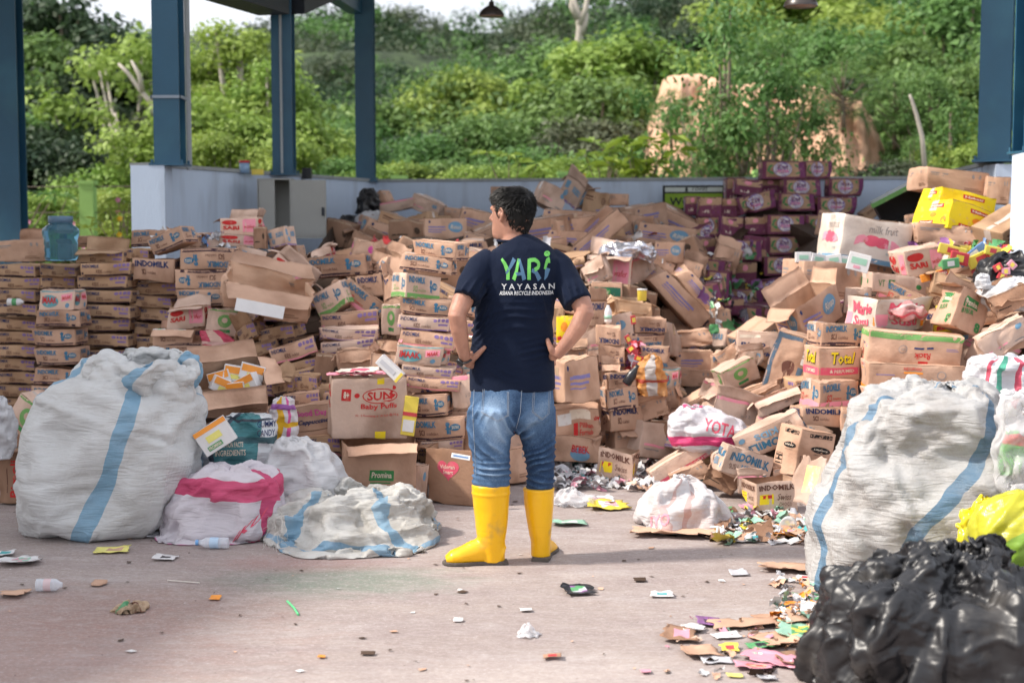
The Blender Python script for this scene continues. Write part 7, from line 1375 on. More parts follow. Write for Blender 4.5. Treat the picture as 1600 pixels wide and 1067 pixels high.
o, V = bag('clear_bag', [(965, 1575, 1630), (870, 1568, 1634), (790, 1566, 1636), (750, 1560, 1640), (700, 1556, 1640), (650, 1556, 1640), (622, 1562, 1630), (612, 1580, 1620)], 5.6, CLR, 'clear wrinkled bag with a red-green wrapper inside, at the right border', 'bag', .6, .14, 70, 60, ex=1.14, ey=1.1, seed=47)
bag('snack_wrapper', [(742, 1562, 1592), (715, 1560, 1600), (690, 1568, 1600), (672, 1574, 1592)], 5.62, sack_mat('wrap_rg', (.10, .50, .06), [], .05, vstripes=[(.75, .3, (.75, .08, .05))], rough=.25, wob=.2), 'crumpled red and green wrapper inside the clear bag at the right border', 'wrapper', .4, .05, 40, 30, ex=1.1, ey=1.1, seed=48)
YG = sack_mat('yellow_plastic', (.60, .57, .04), [(.44, .10, (.25, .45, .06), .3), (.58, .05, (.62, .60, .42), .3)], .2, weave=.3, rough=.25, wob=.3, dcol=(.30, .42, .05), spec=.6, trans=.3)
o, V = bag('plastic_bag', [(1008, 1570, 1655), (960, 1548, 1665), (915, 1536, 1668), (880, 1526, 1670), (840, 1516, 1670), (805, 1525, 1670), (780, 1550, 1660), (764, 1590, 1650)], 5.12, YG, 'translucent yellow-green bag between the black bag and the clear bag', 'bag', .8, .2, 120, 90, ex=1.04, pull=.04, seed=49, cr=(26, .4, .03, .5), cr2=(60, .2, .008, .4))
bag('wrapper_bundle', [(985, 1570, 1640), (890, 1550, 1645), (850, 1532, 1650), (815, 1545, 1650), (795, 1570, 1640)], 5.15, sack_mat('wrap_mix', (.30, .52, .10), [(.45, .1, (.70, .30, .05)), (.6, .08, (.7, .66, .6))], .05, vstripes=[(.5, .2, (.7, .62, .08)), (.2, .15, (.72, .2, .05))], wob=.5, rough=.4), 'bundle of green and orange wrappers seen through the yellow bag', 'wrapper', .8, .15, 60, 40, ex=1.15, ey=1.1, seed=50)
bag('plastic_bag', [(955, 1500, 1545), (890, 1498, 1548), (842, 1494, 1549), (815, 1496, 1552), (792, 1510, 1552), (775, 1530, 1550)], 5.45, sheer('yellow_film', (.85, .70, .02), .85, .25), 'small opaque yellow bag tucked left of the translucent yellow-green one', 'bag', .6, .1, 60, 40, ex=1.12, ey=1.1, seed=51)
# black bag in front
o, V = bag('rubbish_bag', [(1145, 1290, 1640, -.1), (1110, 1275, 1680), (1060, 1270, 1700), (1005, 1278, 1700), (955, 1292, 1690), (915, 1300, 1660), (900, 1330, 1625), (884, 1360, 1590), (872, 1400, 1565), (864, 1450, 1550), (874, 1490, 1540)], 4.62, BLACKP, 'shiny black plastic rubbish bag filling the lower right corner', 'bag', .75, .33, 260, 200, power=2.3, ex=1.035, pull=.04, seed=61, warp=.03, cr=(44, .45, .032, .62), cr2=(240, .24, .0095, .55), bias='fan')
# upper right bags
bag('rubbish_bag', [(478, 1530, 1610), (455, 1524, 1620), (425, 1526, 1620), (405, 1538, 1615), (393, 1560, 1600)], 8.75, BLACKP, 'torn black bag full of red packets at the upper right', 'bag', .6, .2, 80, 60, ex=1.16, ey=1.14, seed=63)
bag('plastic_bag', [(486, 1540, 1625), (470, 1528, 1630), (450, 1536, 1625), (438, 1560, 1615), (432, 1580, 1600)], 8.4, W2, 'white knotted bag lying against the torn black bag', 'bag', .7, .2, 80, 50, ex=1.1, ey=1.1, seed=65)
bag('bag_knot', [(452, 1526, 1548), (442, 1523, 1546), (432, 1526, 1544), (427, 1530, 1540)], 8.35, W2, 'twisted knot of the white bag beside the black one', 'bag', .6, .06, 40, 30, ex=1.12, ey=1.1, seed=66)
bag('rubbish_bag', [(335, 556, 592), (318, 558, 594), (303, 562, 590), (294, 568, 584)], 13.5, BLACKP, 'black plastic bag high in the far wall corner under the slim column', 'bag', .8, .2, 60, 40, ex=1.15, ey=1.15, seed=67)
bag('plastic_bag', [(352, 552, 615), (342, 556, 618), (333, 565, 606), (329, 575, 596)], 13.1, W2, 'flat white plastic bag below the black bag in the far corner', 'bag', .7, .2, 60, 40, ex=1.12, ey=1.12, seed=68)
bag('rubbish_bag', [(356, 530, 560), (345, 528, 566), (336, 536, 560)], 13.2, BLACKP, 'small dark bag at the far left of the back heap', 'bag', .7, .2, 50, 30, ex=1.12, ey=1.12, seed=69)
FOIL = mat('foil', (.62, .62, .68), .25, .2, 20, .3, 50, spec=.8, metal=.75)
bag('foil_bag', [(410, 940, 1020), (400, 934, 1024), (386, 938, 1020), (377, 956, 1006)], 10.6, FOIL, 'shiny silver foil sheets bundled on the open red-striped carton', 'foil', .8, .2, 90, 50, ex=1.2, ey=1.18, seed=71, noise=.02)
bag('torn_sack', [(618, 1000, 1042), (600, 992, 1040), (578, 990, 1036), (560, 1004, 1030), (553, 1010, 1024)], 8.85, sack_mat('orange_sack', (.72, .33, .10), [(.5, .09, (.62, .58, .55))], .2, vstripes=[(.3, .06, (.5, .08, .05))], wob=.2, rough=.35), 'torn orange paper sack with a white label, right of the black bottle', 'sack', .6, .12, 70, 50, ex=1.12, ey=1.1, seed=73)
bag('crisp_packet', [(562, 324, 366), (545, 318, 372), (528, 314, 362), (516, 312, 345)], 8.75, sack_mat('red_packet', (.66, .07, .14), [(.5, .10, (.80, .55, .45))], .15, vstripes=[(.5, .1, (.78, .5, .45))], wob=.15, rough=.25), 'puffed red packet lying between the bottle carton and the big torn carton', 'packet', .35, .06, 50, 40, ex=1.06, ey=1.06, seed=75)
bag('clear_bag', [(797, 868, 925, -.05), (790, 864, 936), (776, 866, 930), (765, 876, 905), (760, 885, 896)], 7.75, CLR, 'clear plastic bag with a yellow edge lying right of the right boot', 'bag', .7, .15, 70, 50, ex=1.14, ey=1.12, seed=77)
# ------------------------------------------------------------------ small things
def gloss(name, col, rough=.3, **k): return mat('g_' + name, col, rough, .1, 12, .15, 60, spec=.5, **k)
G = {n: gloss(n, c) for n, c in dict(white=(.66, .65, .65), red=(.52, .05, .06), green=(.10, .32, .13), mint=(.30, .52, .40), yellow=(.74, .58, .08), pink=(.66, .30, .38), purple=(.24, .10, .27), blue=(.12, .22, .42), orange=(.80, .30, .04), black=(.015, .015, .018), silver=(.50, .50, .53), dark=(.05, .035, .05), lemon=(.72, .66, .18), teal=(.08, .36, .38)).items()}
def scrap(px, py, w, h, mats, label, cat='scrap', rot=0, seed=0, Y=None, z=.004, curl=.35, jag=.12, name='paper_scrap', spots=0, group=None, tilt=0):
    """crumpled flat piece lying on the ground at photo pixel px, py; w, h in photo pixels"""
    rs = np.random.RandomState(seed + int(px) + int(py)); Yg = gy(py) if Y is None else Y; c = at(px, py, Yg)
    if Y is None: c.z = z
    wm, dm = w / ppm(Yg), h / ppm(Yg) * (Yg / 1.5 if Y is None else 1.6); dm = min(dm, max(wm * 1.3, .05)); n, m = 14, 12
    U, Vv = np.meshgrid(np.linspace(-.5, .5, n), np.linspace(-.5, .5, m)); e = np.maximum(abs(U), abs(Vv)) * 2
    P = np.stack([U * wm, Vv * dm, 0 * U], 2).reshape(-1, 3); nz = np.stack([fbm(P * 30 + seed, seed + k, 2) for k in range(3)], 1)
    P[:, :2] += nz[:, :2] * jag * min(wm, dm) * (e.reshape(-1, 1) ** 3); s = min(wm, dm)
    P[:, 2] = (nz[:, 2] * .5 + .5) * curl * s * .25 + curl * s * .35 * (e.ravel() ** 2) * (U.ravel() * math.cos(seed) + Vv.ravel() * math.sin(seed) + .3).clip(0, 1)
    if tilt: P[:, 2] += (P[:, 1] + dm / 2) * math.tan(R(tilt))
    P[:, 2] -= P[:, 2].min() - .002
    mb = MB(); mb.grid(P, n, m); nn = np.array([0, 0, .0015]); k0 = len(mb.f)
    mats = mats if isinstance(mats, (list, tuple)) else [mats]
    if len(mats) > 1:
        mb.m = [(0 if spots == 0 else 0) if (abs((i % (n - 1)) / (n - 1) - .5) > .22 or abs((i // (n - 1)) / (m - 1) - .5) > .28) else 1 + (i // 5) % (len(mats) - 1) for i in range(k0)]
    o = mb.build(name, mats, None, True); o.location = c; o.rotation_euler = (0, 0, R(rot)); sm = o.modifiers.new('t', 'SOLIDIFY'); sm.thickness = .0018; sm.offset = 1
    tag(o, label, cat, group); return o
KR = INK['kp']
for a in [(28, 880, 66, 14, [G['white'], G['mint'], G['pink']], 'white paper with pink and green print at the left border', 8), (6, 868, 34, 9, [G['white'], G['teal']], 'small pale wrapper cut by the left border', 3), (177, 862, 52, 8, [G['lemon'], KR], 'flat yellow wrapper just in front of the big left sack', 2), (258, 874, 36, 7, [G['white'], G['black']], 'small dark-edged card between the yellow wrapper and the lying bottle', 0),
          (22, 930, 42, 12, [KR], 'folded brown card scrap beside the clear cup', 4), (155, 914, 20, 6, [KR], 'curled brown chip right of the clear cup'), (337, 936, 16, 9, [G['orange']], 'small orange peel-like scrap in the left foreground'), (903, 926, 52, 12, [G['black'], G['purple'], G['green'], G['silver']], 'dark packet with purple and green print, right of the left boot in front', 10), (1033, 931, 34, 8, [G['white'], G['teal']], 'pale blue sachet in the middle of the open ground', -6),
          (1000, 908, 18, 4, [INK['kd']], 'dark sliver of bark above the pale blue sachet'), (822, 955, 20, 4, [G['white']], 'white paper sliver above the crumpled clear film'), (716, 971, 14, 4, [G['white']], 'tiny white curl in the centre foreground'), (503, 1028, 12, 4, [G['orange']], 'tiny orange chip at the lower left centre'), (575, 1023, 22, 4, [INK['kd']], 'dark twig-like scrap at the lower left centre'), (1008, 1051, 16, 6, [G['pink']], 'small pinkish chip at the lower centre right'),
          (862, 1029, 30, 7, [KR, G['red']], 'torn reddish strip at the lower centre'), (888, 820, 54, 8, [G['mint'], G['white']], 'mint green and white card behind the right boot', 4), (1152, 897, 26, 9, [G['silver']], 'crumpled grey film beside the shadow of the man'), (1228, 890, 78, 15, [KR], 'flat blank cardboard piece beside the big right sack', -8), (1063, 996, 54, 24, [INK['kb'], G['pink']], 'flattened pinkish carton face with a printed panel', -8),
          (1108, 975, 40, 12, [G['purple'], G['dark']], 'crinkled dark purple wrapper above the pinkish carton face'), (1082, 984, 36, 18, [G['white']], 'curled pale paper beside the dark purple wrapper'), (1185, 977, 150, 14, [KR], 'long torn cardboard strip running towards the black bag', 10), (1225, 968, 100, 9, [INK['kp']], 'second cardboard strip lying on the long torn one', 9), (1250, 992, 70, 30, [G['mint'], G['yellow'], G['green']], 'green packet with yellow noodles print beside the black bag', -10),
          (1212, 1003, 64, 30, [INK['kp']], 'corrugated cardboard leaf on the green packet', 14), (1092, 1022, 56, 20, [INK['kp']], 'shredded cardboard patch below the pinkish carton face', 6), (1245, 1034, 66, 26, [INK['kb']], 'crumpled brown paper leaf beside the pink strip', -4), (1178, 1044, 66, 14, [G['pink'], KR, G['red']], 'folded pink and brown card at the lower right', -18), (1216, 1036, 116, 16, [G['pink']], 'long glossy pink strip slanting to the black bag', -38), (1190, 1012, 40, 10, [G['green'], G['black']], 'small green wrapper under the corrugated leaf', 16),
          (1140, 1016, 30, 9, [G['yellow'], G['red']], 'yellow and red scrap at the head of the pink strip'), (1136, 996, 44, 7, [G['white']], 'white plastic fork-like strip among the scraps', 16), (1120, 1034, 50, 10, [G['silver']], 'thin clear film below the shredded cardboard'), (1200, 1062, 30, 8, [G['silver']], 'grey film scrap at the bottom border'), (1148, 1058, 26, 5, [G['lemon']], 'yellow sliver at the bottom border'),
          (1268, 935, 40, 22, [G['green'], G['red'], G['white']], 'green and red packet wedged at the foot of the big right sack', 30), (1262, 905, 24, 30, [G['white'], G['red']], 'white and red cup shard at the left edge of the big right sack', 70), (1258, 952, 50, 16, [G['orange'], G['white']], 'orange and white wrapper between the sack and the black bag'), (1247, 958, 34, 10, [G['silver']], 'silver film left of the orange and white wrapper'),
          (950, 793, 60, 12, [G['yellow'], G['pink'], G['white']], 'yellow packet edge under the crumpled carton, near the clear bag', 6), (935, 784, 44, 10, [G['white'], G['pink']], 'pink and white sachets right of the clear bag'), (1065, 836, 150, 14, [KR], 'flat cardboard sheet under the crumpled red-printed bag', -7), (1115, 842, 30, 6, [INK['kd']], 'dark cardboard corner beyond the flat sheet'), (1215, 846, 30, 8, [G['white']], 'torn white paper below the open brown-lettered carton'),
          (1158, 845, 30, 8, [G['white']], 'white shreds left of the bottle rubbish'), (1240, 838, 70, 16, [G['orange'], G['yellow']], 'orange food wrapper at the left foot of the big right sack', -10), (1180, 826, 40, 14, [G['yellow'], G['black']], 'yellow and black twisted wrapper below the open brown-lettered carton', 30), (1135, 800, 26, 8, [G['green']], 'green wrapper sliver right of the crumpled red-printed bag'), (1150, 818, 36, 16, [G['pink'], G['teal'], G['white']], 'pink and teal label right of the crumpled red-printed bag', 20),
          (235, 838, 26, 12, [G['silver']], 'grey rag at the corner of the magenta-striped bag'), (640, 560, 10, 4, [G['white']], 'x')]:
    if a[5] != 'x': scrap(*a[:6], rot=a[6] if len(a) > 6 else 0, seed=int(a[0]) % 17)
# lime printed board leaning at the sack
o = scrap(1264, 790, 46, 30, [INK['kl'], G['lemon']], 'lime and kraft printed board leaning between the open carton and the big right sack', rot=-30, seed=3, Y=7.1, curl=.2, tilt=55, name='printed_board', cat='board')
# dirt and chips too many to count
def specks():
    rs = np.random.RandomState(8); mb = MB()
    for i in range(420):
        x = rs.uniform(-3.3, 3.2); y = rs.uniform(4.3, 9.2); s = rs.uniform(.003, .011) * rs.choice([1, 1, 1.8]); a = rs.uniform(0, 6.28)
        pts = [(x + s * math.cos(a + k * 1.5 + rs.uniform(-.3, .3)) * (1.6 if k % 2 else .8), y + s * math.sin(a + k * 1.5) * 1.2, .003 + rs.uniform(0, .004)) for k in range(4)]; mb.add(pts, [(0, 1, 2, 3)], rs.choice([0, 0, 0, 1, 2]))
    o = mb.build('debris', [INK['kd'], INK['kp'], G['white']]); tag(o, 'crumbs and grit strewn over the concrete', 'grit', kind='stuff')
specks()
def litter(name, region, n, size, seed, label, dz=0, surf=False, cols=('white', 'silver', 'pink', 'white', 'yellow', 'kl', 'white', 'mint', 'white', 'silver', 'teal', 'kp', 'kp', 'kb')):
    rs = np.random.RandomState(seed); mb = MB(); ms = [G[c] if c in G else INK[c] for c in cols]; st = (1, 1)
    for i in range(n):
        px = rs.uniform(region[0], region[2]); py = rs.uniform(region[1], region[3])
        if surf: Y = Yf(px, py) - rs.uniform(-.12, .10); c = at(px, py, Y)
        else: Y = gy(py); c = at(px, py, Y); c.z = .006 + rs.uniform(0, dz)
        s = size * rs.uniform(.3, 1.25); R_ = Euler((rs.normal() * (.9 if surf else .45), rs.normal() * (.9 if surf else .45), rs.uniform(0, 6.28))).to_matrix(); nu = 5; ra = rs.uniform(.35, 1)
        U, Vv = np.meshgrid(np.linspace(-1, 1, nu), np.linspace(-ra, ra, nu)); P = np.stack([U + rs.normal(size=U.shape) * .12, Vv + rs.normal(size=U.shape) * .12, rs.normal(size=U.shape) * .22], 2).reshape(-1, 3) * s
        P = P @ np.array(R_).T + np.array(c); P[:, 2] = np.maximum(P[:, 2], .004); mb.grid(P, nu, nu, rs.randint(len(ms)))
    o = mb.build(name, ms, None, True); tag(o, label, 'litter', kind='stuff')
litter('litter', (868, 728, 1000, 768), 200, .042, 1, 'silvery sachets spread at the foot of the heap right of the man', .05, cols=('silver', 'white', 'silver', 'white', 'teal', 'silver', 'kp', 'pink', 'white'))
litter('litter', (985, 728, 1120, 770), 100, .048, 2, 'pink and yellow wrappers trodden under the right heap', .05)
litter('litter', (1000, 668, 1060, 730), 110, .035, 3, 'pink wrappers in the hollow of the right heap', .12, cols=('pink', 'pink', 'white', 'purple', 'silver'))
litter('litter', (1118, 805, 1262, 852), 120, .045, 4, 'mixed wrappers and film before the open brown-lettered carton', .04)
litter('litter', (1210, 905, 1275, 985), 70, .03, 5, 'film and wrappers at the foot of the big right sack', .03, cols=('white', 'silver', 'white', 'kp', 'mint', 'orange', 'silver'))
litter('litter', (1040, 965, 1280, 1062), 44, .022, 9, 'torn bits among the cardboard strips', .01, cols=('kp', 'kp', 'white', 'kl', 'pink', 'kb', 'mint', 'kd'))
litter('litter', (980, 480, 1010, 590), 60, .035, 6, 'red and yellow sachets spilling down between the stacked cartons', 0, True, cols=('red', 'yellow', 'red', 'pink', 'silver', 'purple'))
litter('litter', (560, 330, 1060, 420), 26, .05, 7, 'film caught on the back heap', 0, True, cols=('white', 'silver', 'white', 'red'))
litter('litter', (1090, 380, 1200, 520), 60, .05, 10, 'green and dark wrappers between the purple cartons', 0, True, cols=('green', 'dark', 'purple', 'white', 'green', 'yellow'))
litter('litter', (240, 360, 460, 385), 50, .035, 12, 'film and sachets on the crest of the left heap', 0, True, cols=('white', 'silver', 'white', 'blue', 'purple'))
litter('litter', (1420, 380, 1570, 425), 70, .05, 13, 'bright wrappers heaped right of the sweets carton', 0, True, cols=('red', 'yellow', 'blue', 'green', 'yellow', 'purple', 'pink'))
litter('litter', (250, 800, 300, 840), 26, .03, 14, 'grey film between the left sack and the magenta bag', .05, cols=('silver', 'white', 'dark'))
# lathe things
def lathe(name, px, py, Y, prof, m, label, cat, rot=(0, 0, 0), scale=1, ground=False, seg=24, parts=()):
    c = at(px, py, Y); r = empty(name, c); r.rotation_euler = rot; tag(r, label, cat)
    mb = MB(); mb.tube([(0, 0, z * scale) for _, z in prof], [a * scale for a, _ in prof], seg, ref=(1, 0, 0)); mb.build('bottle_body' if 'bottle' in name or 'jar' in name else 'body', m, r, True)
    for nm, pf, mm in parts:
        mb = MB(); mb.tube([(0, 0, z * scale) for _, z in pf], [a * scale for a, _ in pf], seg, ref=(1, 0, 0)); mb.build(nm, mm, r, True)
    return r
JAR = bpy.data.materials.new('jar_blue'); JAR.use_nodes = True; b_ = JAR.node_tree.nodes['Principled BSDF']; b_.inputs['Base Color'].default_value = (.16, .38, .52, 1); b_.inputs['Roughness'].default_value = .06; b_.inputs['Transmission Weight'].default_value = .8; b_.inputs['IOR'].default_value = 1.25
JY = 9.35; jz = at(96, 407, JY)
lathe('water_jar', 96, 407, JY, [(.095, 0), (.103, .01), (.107, .03), (.104, .05), (.108, .07), (.104, .09), (.109, .11), (.106, .135), (.116, .16), (.119, .19), (.116, .205), (.094, .225), (.076, .235), (.074, .255)], JAR, 'big translucent blue water jar standing on thin ochre cartons at the left', 'jar', parts=[('lid', [(.073, .245), (.078, .247), (.079, .285), (.075, .290), (.0, .291)], gloss('lid_blue', (.09, .16, .24), .5))])
PET = sheer('pet_plastic', (.72, .76, .82), .35, .08); PETB = sheer('pet_label', (.45, .62, .80), .7, .2)
def lying(px, py, label, L=.15, r=.028, m=PET, cap=None, rz=0, cat='bottle', lab=None, name='bottle', Y=None):
    Yg = gy(py) if Y is None else Y; c = at(px, py, Yg); 
    if Y is None: c.z = r + .003
    e = empty(name, c, R(rz)); tag(e, label, cat); mb = MB(); pr = [(-.5, .85), (-.48, 1), (-.3, 1), (-.27, .93), (-.24, 1), (.1, 1), (.13, .93), (.16, 1), (.24, .95), (.36, .6), (.42, .42), (.47, .42)]
    mb.tube([(a * L, 0, 0) for a, _ in pr], [b * r for _, b in pr], 18); mb.build('bottle_body', m, e, True)
    if cap: mb = MB(); mb.tube([(.46 * L, 0, 0), (.55 * L, 0, 0)], r * .5, 14); mb.build('cap', cap, e)
    if lab: mb = MB(); mb.tube([(-.2 * L, 0, 0), (.08 * L, 0, 0)], r * 1.02, 18, cap=False); mb.build('label', lab, e, True)
lying(333, 857, 'clear water bottle with a blue cap lying before the magenta-striped bag', .15, .026, cap=gloss('cap_blue', (.15, .35, .65)), lab=PETB, rz=176)
lying(233, 826, 'small pink-labelled bottle under the edge of the big left sack', .12, .022, m=gloss('pinkb', (.6, .45, .35)), cap=G['yellow'], lab=G['pink'], rz=186)
lying(1205, 838, 'crushed clear bottle among wrappers before the open brown-lettered carton', .13, .028, rz=20)
lying(1232, 832, 'clear plastic cup dome beside the crushed bottle', .09, .04, rz=70, name='plastic_cup', cat='cup')
lying(78, 924, 'clear ribbed plastic cup lying at the lower left', .11, .026, rz=2, lab=sheer('cup_band', (.70, .5, .5), .5), name='plastic_cup', cat='cup')
for i, (x, y) in enumerate(((252, 519), (268, 521), (284, 520))): lying(x, y, ['leftmost', 'middle', 'last'][i] + ' of three white and green bottles lying in the open carton near the red packet', .10, .022, m=G['white'], cap=G['blue'], lab=G['mint'], rz=i * 8, Y=8.85 + .04)
lying(25, 472, 'white and green bottle lying in the gap of the leftmost ochre stack', .11, .025, m=G['white'], lab=G['green'], Y=9.4)
lathe('bottle', 978, 600, 8.7, [(.026, 0), (.03, .01), (.03, .07), (.02, .10), (.012, .12), (.012, .14)], G['black'], 'black bottle leaning down in the stack, its red cap forward', 'bottle', rot=(0, R(32), 0), parts=[('cap', [(.014, -.004), (.02, .0)], G['red'])])
lathe('bottle', 950, 504, 9.1, [(.026, 0), (.03, .01), (.03, .09), (.022, .11), (.012, .13), (.012, .14)], G['white'], 'white and green bottle standing in the open carton right of the man\'s sleeve', 'bottle', scale=.8, parts=[('label', [(.031, .03), (.031, .06)], G['mint'])])
lathe('tub', 1003, 470, 9.35, [(.036, 0), (.04, .005), (.042, .09), (.044, .095)], G['yellow'], 'small yellow and white tub on the open ochre carton', 'tub', scale=.75, parts=[('lid', [(.045, .092), (.045, .105), (.0, .106)], G['white'])])
lathe('tin', 382, 271, 12.45, [(.045, 0), (.045, .09)], gloss('tin', (.25, .38, .55)), 'small pale blue tin with a red rim on top of the side wall', 'tin', parts=[('lid', [(.048, .088), (.048, .11), (0, .112)], G['red'])])
def smallbox(px, py, Y, w, h, d, m, label, cat='pack', rz=0, ry=0, rx=0, stripes=(), name='pack', txt=None, bev=.003):
    c = at(px, py, Y); e = empty(name, c); e.rotation_euler = (R(rx), R(ry), R(rz)); W_, H_ = w / ppm(Y), h / ppm(Y); tag(e, label, cat)
    mb = MB(); mb.box((0, d / 2, 0), (W_, d, H_)); o = mb.build('box_body', m, e); bv = o.modifiers.new('b', 'BEVEL'); bv.width = bev; bv.segments = 2
    for i, (u0, v0, u1, v1, mm) in enumerate(stripes):
        s = MB(); s.box(((u0 + u1 - 1) / 2 * W_, -.0012 * (1 + i * .6), (v0 + v1 - 1) / 2 * H_), ((u1 - u0) * W_, .0016, (v1 - v0) * H_)); s.build('printed_panel', mm, e)
    if txt:
        t, u0, v0, u1, v1, mm = txt; V2, F2, _ = text2d(t, .02); s = MB(); s.add([((u0 + (u1 - u0) * u - .5) * W_, -.0035 - .0008 * len(stripes), (v0 + (v1 - v0) * v - .5) * H_) for u, v in V2], F2); s.build('print', mm, e)
    return e
smallbox(336, 682, 6.95, 56, 42, .05, G['white'], 'white pack with an orange top and green badge, tipped on the teal-printed bag', rz=10, ry=-32, stripes=[(.0, .82, 1, 1, G['orange']), (.25, .4, .7, .66, G['lemon']), (.15, .12, .6, .3, G['green'])], txt=('PROMINA', .18, .15, .57, .27, INK['cream']))
for i, (x, y, a, o_) in enumerate([(342, 592, -12, 'back left'), (368, 584, 8, 'top centre'), (350, 604, 20, 'front left'), (382, 600, -20, 'right'), (394, 582, 12, 'back right'), (364, 610, -6, 'front')]):
    smallbox(x, y, 7.86 - .05 * (y > 598), 38, 24, .06, G['white'], f'white and orange food pack at the {o_} of the open carton by the big left sack', rz=a, ry=a * 1.3, stripes=[(.05, .5, .95, .95, G['orange']), (.3, .15, .7, .45, G['lemon'])], group=None) if 0 else smallbox(x, y, 7.86 - .05 * (y > 598), 38, 24, .06, G['white'], f'white and orange food pack, {o_} in the open carton by the big left sack', rz=a, ry=a * 1.3, stripes=[(.05, .5, .95, .95, G['orange']), (.3, .15, .7, .45, G['lemon'])])
for i, (x, y, a, o_) in enumerate([(1256, 402, 0, 'leftmost'), (1280, 405, 10, 'second'), (1303, 406, -8, 'middle'), (1322, 408, 6, 'fourth')]):
    smallbox(x, y, 9.35, 24, 16, .05, G['white'], f'small white pack, {o_} in the row inside the large open carton', rz=a, ry=a, stripes=[(.2, .3, .8, .7, G['mint'])])
smallbox(1342, 410, 9.0, 34, 28, .05, G['white'], 'white soap-like pack with a green label at the corner of the large open carton', rz=-10, ry=14, stripes=[(.15, .4, .85, .75, G['mint']), (.3, .15, .6, .3, G['pink'])])
smallbox(608, 576, 7.7, 46, 18, .05, G['white'], 'long white pack poking out of the Baby Puffs carton', rz=-10, ry=42, stripes=[(.1, .3, .75, .7, G['silver']), (.9, 0, 1, 1, G['yellow'])])
smallbox(640, 650, 7.78, 22, 62, .02, G['yellow'], 'yellow and white card hanging behind the Baby Puffs carton', rz=0, ry=8, stripes=[(0, .5, 1, .6, G['red']), (.1, .1, .9, .4, G['white'])], name='card', cat='card')
smallbox(720, 713, 7.55, 30, 10, .004, G['white'], 'pale blue-lined card on top of the heart-sticker carton', rx=-50, ry=10, stripes=[(.1, .3, .9, .6, G['blue'])], name='card', cat='card')
smallbox(402, 269, 12.5, 18, 9, .05, G['yellow'], 'small yellow box on top of the side wall beside the tin', rz=0)
smallbox(479, 271, 13.4, 14, 17, .08, G['black'], 'small black box on the wall cap right of the conduit column', name='box', cat='box')
smallbox(1462, 430, 9.05, 46, 12, .03, G['orange'], 'orange snack box slanting on the ochre carton', ry=-16, rz=-6, stripes=[(.3, .1, .9, .9, G['red'])], txt=('Tango', .35, .2, .88, .8, INK['cream']))
for i, (x, y, w_, h_, r_, m, l) in enumerate([(1489, 392, 46, 16, 14, 'yellow', 'yellow packet left of the blue wrapper pile'), (1520, 398, 50, 14, -38, 'blue', 'long blue packet slanting right of the sweets carton'), (1534, 404, 44, 20, -24, 'yellow', 'yellow and red packet right of the long blue one'), (1500, 404, 30, 20, 10, 'red', 'red packet left of the long blue one'), (1486, 412, 28, 16, -8, 'green', 'green packet low in the bright wrapper pile'), (1552, 392, 26, 14, 10, 'yellow', 'small yellow packet nearest the wall edge')]):
    smallbox(x, y, 9.15 - i * .03, w_, h_, .02, G[m], l, ry=r_, rz=5, stripes=[(.3, .25, .7, .75, G[['red', 'white', 'red', 'yellow', 'white', 'red'][i]])], name='packet', cat='packet', bev=.006)
for i, (x, y, c_) in enumerate([(1560, 418, 'red'), (1572, 424, 'pink'), (1566, 432, 'red'), (1582, 414, 'pink')]):
    smallbox(x, y, 8.6, 14, 11, .02, G[c_], f'{["crimson", "pink", "lower crimson", "upper pink"][i]} sachet inside the torn black bag', ry=i * 25 - 30, stripes=[(.3, .2, .7, .8, G['yellow'])], name='sachet', cat='sachet', bev=.004)
for i, (x, y, r_) in enumerate([(986, 545, -40), (998, 560, 20), (1005, 575, -15), (982, 530, 60), (990, 500, 80)]):
    smallbox(x, y, 8.9, 14, 9, .008, G['red'], ['red sachet in the middle of the cascade left of the torn orange sack', 'red sachet touching the top of the torn orange sack', 'lowest red sachet, over the torn orange sack', 'red sachet lying just above the middle of the cascade', 'topmost red sachet of the cascade, under the yellow tub'][i], ry=r_, rz=r_ / 3, stripes=[(.25, .2, .75, .8, G['yellow'])], name='sachet', cat='sachet', bev=.003)
bag('red_wrapping', [(500, 1380, 1440), (490, 1376, 1446), (478, 1380, 1440), (470, 1392, 1425)], 8.55, sack_mat('red_film', (.66, .30, .30), [], .3, vstripes=[(.3, .1, (.7, .1, .14)), (.7, .14, (.75, .62, .6))], wob=.2, rough=.35), 'crinkled red and white film spilling from the biscuit carton', 'film', .8, .15, 70, 44, ex=1.18, ey=1.14, seed=81)
# wad of kraft paper in the left foreground
Yw = gy(958); bag('paper_wad', [(965, 184, 218, -.03), (958, 174, 228), (948, 178, 230), (942, 188, 222), (938, 196, 212)], Yw + .04, sack_mat('wad', (.52, .38, .26), [(.42, .1, (.12, .35, .18)), (.66, .08, (.20, .10, .07))], .4, rough=.8, dcol=(.3, .2, .13), wob=.3), 'crumpled kraft paper wad with a green patch in the left foreground', 'paper', .6, .06, 50, 36, ex=1.3, ey=1.25, seed=83, noise=.012, nscale=40, floor=.003)
Yw = gy(996); bag('clear_film', [(1000, 812, 842, -.02), (994, 806, 846), (984, 812, 840), (974, 820, 832)], Yw + .03, CLR, 'crumpled clear film in the centre foreground', 'film', .6, .05, 50, 36, ex=1.3, ey=1.25, seed=85, noise=.012, nscale=40, floor=.003)
a, b = at(449, 941, gy(941)), at(466, 962, gy(962)); mb = MB(); mb.tube([(a.x, a.y, .006), ((a.x + b.x) / 2 + .005, (a.y + b.y) / 2, .006), (b.x, b.y, .006)], .0045, 8); o = mb.build('drinking_straw', gloss('straw', (.12, .60, .25))); tag(o, 'green drinking straw lying in front of the green stain', 'straw')
